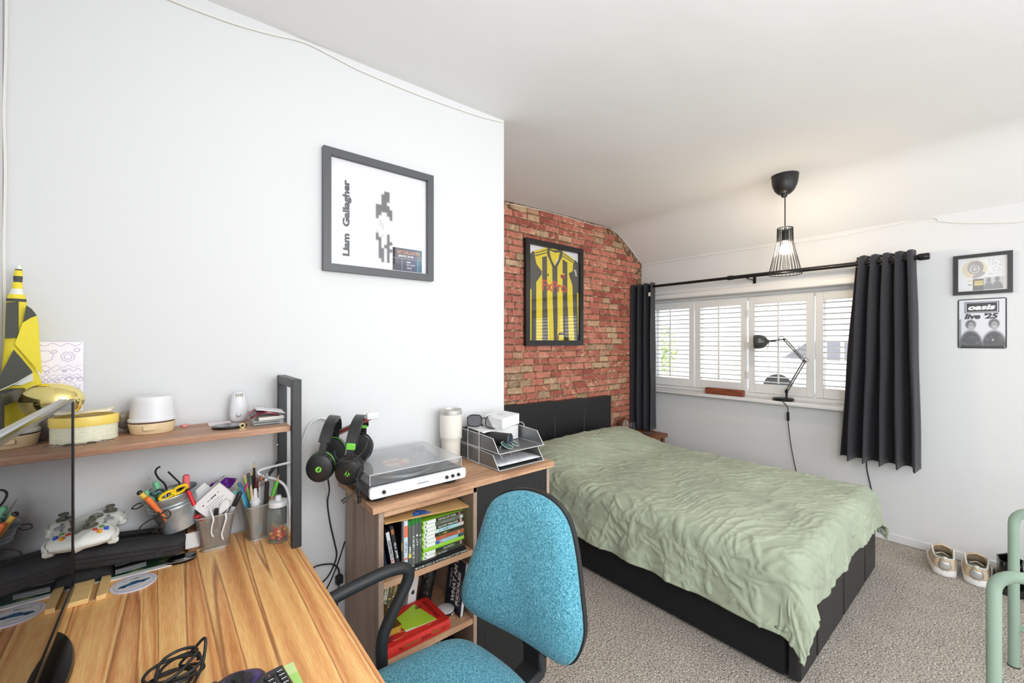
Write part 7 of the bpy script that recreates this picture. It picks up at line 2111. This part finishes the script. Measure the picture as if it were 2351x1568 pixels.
# oval tin
on = thing('oval_tin', 'oval cream printed tin with a yellow lid on the shelf', 'tin', (-.172, 1.470, Z))
MT = T(-.172, 1.470, Z, math.radians(-4))
mb = MB(); mb.lathe([(1, 0), (1.005, .0015), (1, .003), (1, .038)], 44, MT @ Matrix.Diagonal((.066, .045, 1, 1)))
obj('body', mb, ramp_mat('tin_small_print', [(.40, (226, 226, 200)), (.5, (206, 208, 186)), (.56, (230, 230, 206))], 60, (1, 1, 9), rough=.4), on)
mb = MB(); mb.lathe([(1.02, .0382), (1.03, .040), (1.03, .058), (1.01, .061), (.90, .0612), (.88, .058), (.001, .058)], 44, MT @ Matrix.Diagonal((.066, .045, 1, 1))); obj('lid', mb, pm('tin_lid_yellow', (236, 210, 104), rough=.35), on)
mb = MB()
for z_ in (.004, .013, .022, .030): mb.lathe([(1.003, z_), (1.003, z_ + .0012)], 44, MT @ Matrix.Diagonal((.066, .045, 1, 1)), cap=(False, False))
obj('label_line', mb, pm('tin_line', (236, 232, 200)), on, kind='stuff')
mb = MB(); P = []
for i in range(11):
    row = []
    for j in range(7):
        u = i / 10 * 2 - 1; v = j / 6 * 2 - 1
        row.append(MT @ Vector((.010 + u * .046, .004 + v * .027, .064 + .008 * (1 - abs(u)) + .010 * max(0, u) * 1.0 + .003 * noise.noise((u * 2, v * 2, 8)))))
    P.append(row)
mb.grid(P); o = obj('paper_bag', mb, pm('cream_bag_paper', (232, 222, 196), rough=.75, var=.06, vscale=40), smooth=30); o.modifiers.new('thickness', 'SOLIDIFY').thickness = .004; tag(o, 'flat cream paper bag lying on the oval tin', 'bag')
mb = MB(); pr = []
for i in range(15):
    row = []
    for k in range(22):
        a = math.pi * i / 14; th = 2 * math.pi * k / 22
        d = Vector((math.sin(a) * math.cos(th), math.sin(a) * math.sin(th), -math.cos(a)))
        r_ = 1 + .16 * noise.noise(d * 3.2) + .05 * noise.noise(d * 8)
        row.append(Vector((-.083, 1.523, Z + .0305)) + Vector((d.x * .030, d.y * .022, d.z * .0285)) * r_)
    pr.append(row)
mb.grid(pr, closed_v=True); tag(obj('wrapped_lump', mb, ramp_mat('brown_foil', [(.35, (92, 82, 74)), (.55, (140, 128, 116)), (.75, (196, 186, 172))], 40, rough=.35), smooth=30), 'lumpy grey brown foil bundle squeezed between the oval tin and white tub', 'bundle')
# white tub on a beige tray
wt = thing('butter_dish', 'upturned white tub on a beige dish base on the shelf', 'dish', (-.040, 1.482, Z))
MWt = T(-.040, 1.482, Z, math.radians(-6))
mb = MB(); mb.lathe([(.86, 0), (.90, .003), (.985, .024), (1.0, .0265), (.99, .0275)], 40, MWt @ Matrix.Diagonal((.050, .041, 1, 1))); obj('base', mb, pm('beige_plastic', (228, 206, 166), rough=.45), wt)
mb = MB(); mb.box(-.014, .014, -.0425, -.038, .010, .0225, .002, MWt); obj('handle_tab', mb, MATS['beige_plastic'], wt)
mb = MB(); mb.lathe([(.92, .0278), (.92, .0315)], 40, MWt @ Matrix.Diagonal((.050, .041, 1, 1))); obj('dark_gap', mb, pm('brown_seal', (92, 62, 44), rough=.6), wt)
mb = MB(); mb.lathe([(1.02, .0318), (1.03, .034), (1.02, .038), (.97, .040), (.90, .082), (.87, .094), (.82, .0965), (.001, .0968)], 40, MWt @ Matrix.Diagonal((.049, .040, 1, 1))); obj('cover', mb, pw, wt)

# small things
keys = thing('key_bunch', 'small bunch of silver keys lying in front of the oval tin', 'keys', (-.15, 1.405, Z))
for k, (x, y, a) in enumerate(((-.170, 1.403, .3), (-.158, 1.398, -.2), (-.138, 1.400, .1), (-.126, 1.404, -.3))):
    M = T(x, y, Z + .001 + .0012 * k, a)
    mb = MB(); mb.prism(ell(.005, .0042, 14), 0, .0014, M); mb.box(.004, .020, -.0014, .0014, 0, .0013, 0, M); obj('key', mb, chrome, keys, kind=None)
mb = MB(); mb.tube([(-.148 + .0075 * math.cos(a), 1.400 + .006 * math.sin(a), Z + .0042) for a in [i * math.pi / 8 for i in range(16)]], .0008, 5, closed=True); obj('split_ring', mb, chrome, keys)
mb = MB(); M = T(.029, 1.515, Z); mb.lathe([(.009, 0), (.0095, .003), (.0095, .006), (.0065, .0065), (.0062, .001)], 22, M, cap=(True, True)); tag(obj('pink_trinket', mb, pm('pink_plastic', (226, 150, 150), rough=.4)), 'tiny pink plastic piece on the shelf right of the white tub', 'trinket')
mb = MB(); mb.box(.083, .138, 1.478, 1.525, Z, Z + .0022, 0, T(0, 0, 0)); tag(obj('pink_card', mb, pm('pale_pink_card', (230, 218, 220), rough=.6)), 'pale pink card lying behind the black disc', 'card')
dk = thing('charging_disc', 'flat round black disc lying at the shelf front', 'disc', (.128, 1.430, Z))
mb = MB(); mb.lathe([(.040, 0), (.0425, .002), (.0425, .0052), (.040, .0065)], 40, T(.128, 1.425, Z + .0), sy=.9); obj('disc_body', mb, blk, dk)
mb = MB(); mb.lathe([(.034, .0067), (.034, .0069)], 36, T(.128, 1.425, Z), sy=.9); obj('disc_top', mb, pm('smoky_mirror', (120, 122, 124), rough=.15, metal=.6), dk)
mo = thing('night_light', 'white egg shaped plug-in unit with a round knob standing on the shelf', 'night light', (.160, 1.521, Z))
MNl = T(.160, 1.521, Z)
mb = MB(); mb.lathe([(.018, 0), (.021, .004), (.0235, .020), (.0235, .040), (.021, .062), (.0165, .082), (.012, .088), (.001, .089)], 30, MNl, sy=.7); obj('housing', mb, pw, mo)
mb = MB(); mb.lathe([(.0068, 0), (.0066, .003), (.004, .004)], 20, frame((.158, 1.521 - .0163, Z + .020), (1, 0, 0), (0, 0, 1))); obj('knob', mb, silver, mo)
for k in range(4):
    mb = MB(); mb.box(.1515 + k * .0052, .1535 + k * .0052, 1.5065, 1.5085, Z + .076, Z + .085); obj('vent', mb, pm('vent_olive', (150, 146, 110)), mo)
mb = MB(); mb.tube([(.155 + .006 * math.cos(a), 1.392, Z + .0062 + .0055 * math.sin(a)) for a in [i * math.pi / 9 for i in range(18)]], .0016, 6, closed=True); tag(obj('gold_ring', mb, goldm), 'small gold ring standing at the shelf edge', 'ring')
# packets at the right end
gl_ = glass_mat('clear_case_plastic', (232, 236, 236), rough=.08, haze=.30)
cl = thing('clear_case', 'flat clear plastic case under the magazines at the shelf\'s right end', 'case', (.22, 1.43, Z))
mb = MB(); mb.box(.182, .258, 1.385, 1.455, Z, Z + .012, .001); obj('clear_box', mb, gl_, cl)
for z_ in (.003, .0095):
    mb = MB(); mb.tube([(.183, 1.3842, Z + z_), (.246, 1.3842, Z + z_)], .0011, 5); obj('dark_edge', mb, pm('smoke_edge', (70, 72, 72), rough=.3), cl)
mb = MB(); mb.box(.196, .262, 1.400, 1.475, Z + .0124, Z + .0215, .001); tag(obj('leaflet_stack', mb, ramp_mat('leaflet_edges', [(.4, (226, 224, 214)), (.6, (196, 196, 190))], 30, (1, 1, 60), rough=.7)), 'stack of pale leaflets on the clear case', 'paper')
mz = thing('folded_packet', 'dark and red glossy folded packet under a white sheet at the shelf end', 'packet', (.215, 1.44, Z + .022))
mb = MB(); P = [[(.176 + .075 * i / 8, 1.405 + .07 * j / 5, Z + .0222 + .012 * math.sin(math.pi * i / 8) + .0015 * j + .003 * noise.noise((i * .7, j * .8, 1))) for j in range(6)] for i in range(9)]
mb.grid(P); o = obj('wrapper', mb, ramp_mat('red_black_gloss', [(.40, (40, 38, 42)), (.5, (120, 30, 50)), (.58, (170, 60, 80)), (.68, (200, 200, 206))], 26, rough=.25), mz, smooth=30); o.modifiers.new('thickness', 'SOLIDIFY').thickness = .002
mb = MB(); P = [[(.192 + .076 * i / 6, 1.415 + .068 * j / 4, Z + .043 - .017 * (i / 6) ** 1.3 + .004 * j / 4) for j in range(5)] for i in range(7)]
mb.grid(P); o = obj('white_sheet', mb, paper, smooth=40); o.modifiers.new('thickness', 'SOLIDIFY').thickness = .0012; tag(o, 'white sheet bent over the red packet at the shelf end', 'paper')
# ================================================================== SHOES AND GREEN FRAME
def shoe(name, label, M, L_, wid, hh, ht, open_to, sole_h, mats, boot=False, grp=None):
    """last pointing along +x from the heel at 0: sole, upper with an open collar, lining, heel patch"""
    up, so, li, ac = mats
    t = thing(name, label, 'shoe', M=M, group=grp)
    N = 26; K = 13
    def hw(q):
        return wid / 2 * (.74 + .26 * math.sin(min(1, q / .70) * math.pi / 2)) * (max(0, 1 - max(0, (q - .72) / .285) ** 2.4)) ** .5 * (min(1, (q + .02) / .07)) ** .45
    def top(q):
        if boot: return hh if q < open_to else hh + (ht - hh) * smooth(open_to, .62, q)
        a = hh * (1 - .06 * math.sin(min(1, q / open_to) * math.pi)) + .030 * min(1, q / open_to) ** 1.6
        return a if q < open_to else a + (ht * .78 - a) * smooth(open_to - .06, .86, q)
    outer = []; inner = []
    for i in range(N + 1):
        q = i / N; x = q * L_; w_ = hw(q); tp = top(q); op = q < open_to
        rowo = []; rowi = []
        for k in range(K):
            s_ = k / (K - 1) * 2 - 1
            if op:
                z = sole_h + (tp - sole_h) * (1 - (1 - abs(s_)) ** .0) if False else None
            a = math.pi * k / (K - 1)
            if op:
                # two side walls leaning in towards the collar
                f = abs(s_)
                side = -1 if s_ < 0 else 1
                h_ = (1 - f)
                zz = sole_h + (tp - sole_h) * h_ ** .9
                yy = side * w_ * (1 - (.20 if not boot else .08) * h_ ** 1.6)
                if abs(s_) < 1e-6: yy = 0
                rowo.append((x, yy, zz))
            else:
                rowo.append((x, -w_ * math.cos(a) , sole_h + (tp - sole_h) * math.sin(a) ** .75))
        outer.append(rowo)
    # upper: left wall, right wall, closed vamp
    mb = MB(); half = K // 2
    no = int(open_to * N) + 1
    left = [[r[k] for k in range(half)] for r in outer[:no]]
    right = [[r[k] for k in range(half + 1, K)][::-1] for r in outer[:no]]
    mb.grid(left); mb.grid([r for r in right][::-1])
    heelw = [left[0], [(-.004 + left[0][k][0] - .006, left[0][k][1] * .55, left[0][k][2] + (.004 if k == half - 1 else 0)) for k in range(half)], [(-.012, 0, left[0][k][2] + (.010 if k == half - 1 else 0)) for k in range(half)], [(-.010, right[0][k][1] * .55, right[0][k][2] + (.004 if k == half - 1 else 0)) for k in range(half)], right[0]]
    mb.grid(heelw[::-1])
    mb.grid(outer[no - 1:])
    o = obj('upper', mb, up, t, local=True, smooth=70); sd = o.modifiers.new('thickness', 'SOLIDIFY'); sd.thickness = .005; sd.offset = -1
    # lining and insole
    mb = MB(); il = [[(r[k][0], r[k][1] * .90, r[k][2] - (.0 if k < half - 1 else -.001)) for k in range(half)] for r in left]; ir = [[(r[k][0], r[k][1] * .90, r[k][2]) for k in range(half)] for r in right]
    mb.grid([r for r in il][::-1]); mb.grid(ir); hi = [[(p[0] + .010, p[1] * .9, p[2]) for p in r] for r in heelw]; mb.grid(hi)
    mb.add([(.004 + q / 10 * L_ * .8, s_ * hw(q / 10 * .8) * .85, sole_h + .012) for q in range(11) for s_ in (-1, 1)], [(2 * i, 2 * i + 1, 2 * i + 3, 2 * i + 2) for i in range(10)])
    obj('lining', mb, li, t, local=True, smooth=70)
    rim_ = [r[half - 1] for r in left][::-1] + [h_[-1] for h_ in heelw[1:-1]] + [r[half - 1] for r in right]
    mb = MB(); mb.tube(rim_, .0045 if not boot else .003, 8); obj('collar', mb, li if not boot else up, t, local=True)
    # sole
    ol = [(-.014, 0)] + [(q / N * L_ - (.006 if q < 2 else 0), hw(q / N) * 1.06 + .002) for q in range(0, N + 1)]
    poly = [(x, -y) for x, y in ol] + [(L_ + .005, 0)] + [(x, y) for x, y in ol[:0:-1]]
    mb = MB(); 
    rr_ = []
    for (k_, z_) in ((.96, 0), (1.0, .004), (1.01, sole_h * .6), (.985, sole_h + .004)):
        rr_.append([((p[0] - L_ / 2) * k_ + L_ / 2, p[1] * k_, z_ + (.012 * (max(0, p[0] / L_ - .8) / .2) ** 2 if not boot else 0)) for p in poly])
    mb.grid(rr_, closed_v=True); mb.poly(rr_[0]); mb.poly(rr_[-1]); obj('sole', mb, so, t, local=True, smooth=50)
    return t, heelw, hw
can = pm('beige_canvas', (216, 194, 168), rough=.8, bump=.1, bscale=300)
rub = pm('white_rubber', (232, 230, 228), rough=.55)
lin_ = pm('grey_lining', (206, 210, 204), rough=.85)
sil = pm('silver_heel', (204, 206, 204), rough=.25, metal=.5)
for k, (x, y, rz, lab) in enumerate(((3.405, .272, .16, 'beige trainer with a silver heel, the left one of the pair by the wall'), (3.405, .150, .05, 'beige trainer with a silver heel, the right one beside the black boot'))):
    M = T(x, y, .0005, rz)
    t, hwl, hw_ = shoe('trainer', lab, M, .285, .112, .112, .074, .46, .034, (can, rub, lin_, sil), grp='pair of beige trainers')
    mb = MB(); P = []
    for i in range(7):
        a = (i / 6 - .5) * 1.5; row = []
        for j in range(6):
            q = j / 5
            row.append((-.0165 * math.cos(a) - .001 + .004 * (1 - math.cos(a * 1.3)) * 3 - .002 * math.sin(q * 3.1), .036 * math.sin(a) * (1 - .35 * (2 * q - 1) ** 2), .044 + .042 * q))
        P.append(row)
    mb.grid(P); o = obj('heel_patch', mb, sil, t, local=True, smooth=70); o.modifiers.new('thickness', 'SOLIDIFY').thickness = .002
    mb = MB(); mb.box(-.0215, -.0125, -.008, .008, .100, .116, .002); obj('pull_tab', mb, pm('cream_tab', (222, 216, 200), rough=.7), t, local=True)
    mb = MB()
    for s_ in (-1, 1): mb.tube(spline([(.10, s_ * .038, .072), (.08, s_ * .043, .05), (.05, s_ * .0445, .04), (.02, s_ * .040, .033)], 5), .0022, 6)
    obj('side_trim', mb, pm('tan_trim', (190, 164, 136), rough=.8), t, local=True, kind='stuff')
    mb = MB()
    for i in range(4): mb.tube(spline([(.128 + i * .016, -.026, .074 - i * .005), (.132 + i * .016, 0, .086 - i * .006), (.128 + i * .016, .026, .074 - i * .005)], 4), .0024, 6)
    obj('laces', mb, pm('cream_lace', (226, 216, 200), rough=.8), t, local=True, kind='stuff')
bl_m = pm('black_patent_leather', (18, 18, 20), rough=.22, spec=.6); bs = pm('black_boot_sole', (36, 35, 30), rough=.7); bli = pm('dark_boot_lining', (36, 34, 30), rough=.8)
for k, (x, y, lab) in enumerate(((3.40, .030, 'glossy black boot next to the beige trainers'), (3.39, -.090, 'second glossy black boot behind the green tube'))):
    M = T(x, y, .0005, .05)
    t, hwl, hw_ = shoe('boot', lab, M, .285, .106, .195, .070, .36, .036, (bl_m, bs, bli, bl_m), boot=True, grp='pair of black boots')
    mb = MB(); mb.box(-.0165, -.0125, -.007, .007, .172, .212, .001); obj('pull_loop', mb, bl_m, t, local=True)
    mb = MB(); mb.box(.0, .012, -.012, .010, .176, .186, .001, T(.020, -.004, 0)); obj('label_inside', mb, pm('gold_label', (176, 158, 60), rough=.4), t, local=True)
    mb = MB(); mb.tube([(q / 20 * .26 - .002, s_ * (hw_(q / 20) * 1.045 + .002), .037) for s_ in (-1,) for q in range(21)], .0010, 4); mb.tube([(q / 20 * .26 - .002, (hw_(q / 20) * 1.045 + .002), .037) for q in range(21)], .0010, 4); obj('welt_stitching', mb, pm('pale_stitch', (150, 146, 130)), t, local=True, kind='stuff')

sage = pm('sage_green_metal', (146, 168, 152), rough=.38, spec=.45)
fr = thing('tubular_rack', 'sage green tubular metal rack with rounded ends beside the shoes', 'rack', (2.30, -.2, 0))
for x, ln in ((1.915, .05), (2.680, .017)):
    y0, y1, zt, r_ = ln, -.52, .648, .060
    pts = [(x, y0, .004), (x, y0, zt - r_)] + [(x, y0 - r_ * (1 - math.cos(a)), zt - r_ + r_ * math.sin(a)) for a in [math.radians(d) for d in (15, 30, 45, 60, 75, 90)]] + [(x, y1 + r_, zt)] + [(x, y1 + r_ * (1 - math.sin(a)), zt - r_ + r_ * math.cos(a)) for a in [math.radians(d) for d in (15, 30, 45, 60, 75, 90)]] + [(x, y1, .004)]
    mb = MB(); mb.tube(pts, .0165, 18); obj('hoop', mb, sage, fr, smooth=60)
    mb = MB(); mb.box(x - .008, x + .008, y1, y0, .155, .178, .003); obj('stretcher', mb, sage, fr)
    for yy in (y0, y1):
        mb = MB(); mb.cyl((x, yy, 0.0005), (x, yy, .006), .0175, n=18); obj('foot_cap', mb, pm('dark_foot_cap', (60, 62, 60), rough=.7), fr)
for zz, yy in ((.166, -.25), (.46, -.5)):
    mb = MB(); mb.cyl((1.915, yy, zz), (2.68, yy, zz), .010, n=12); obj('cross_bar', mb, sage, fr)
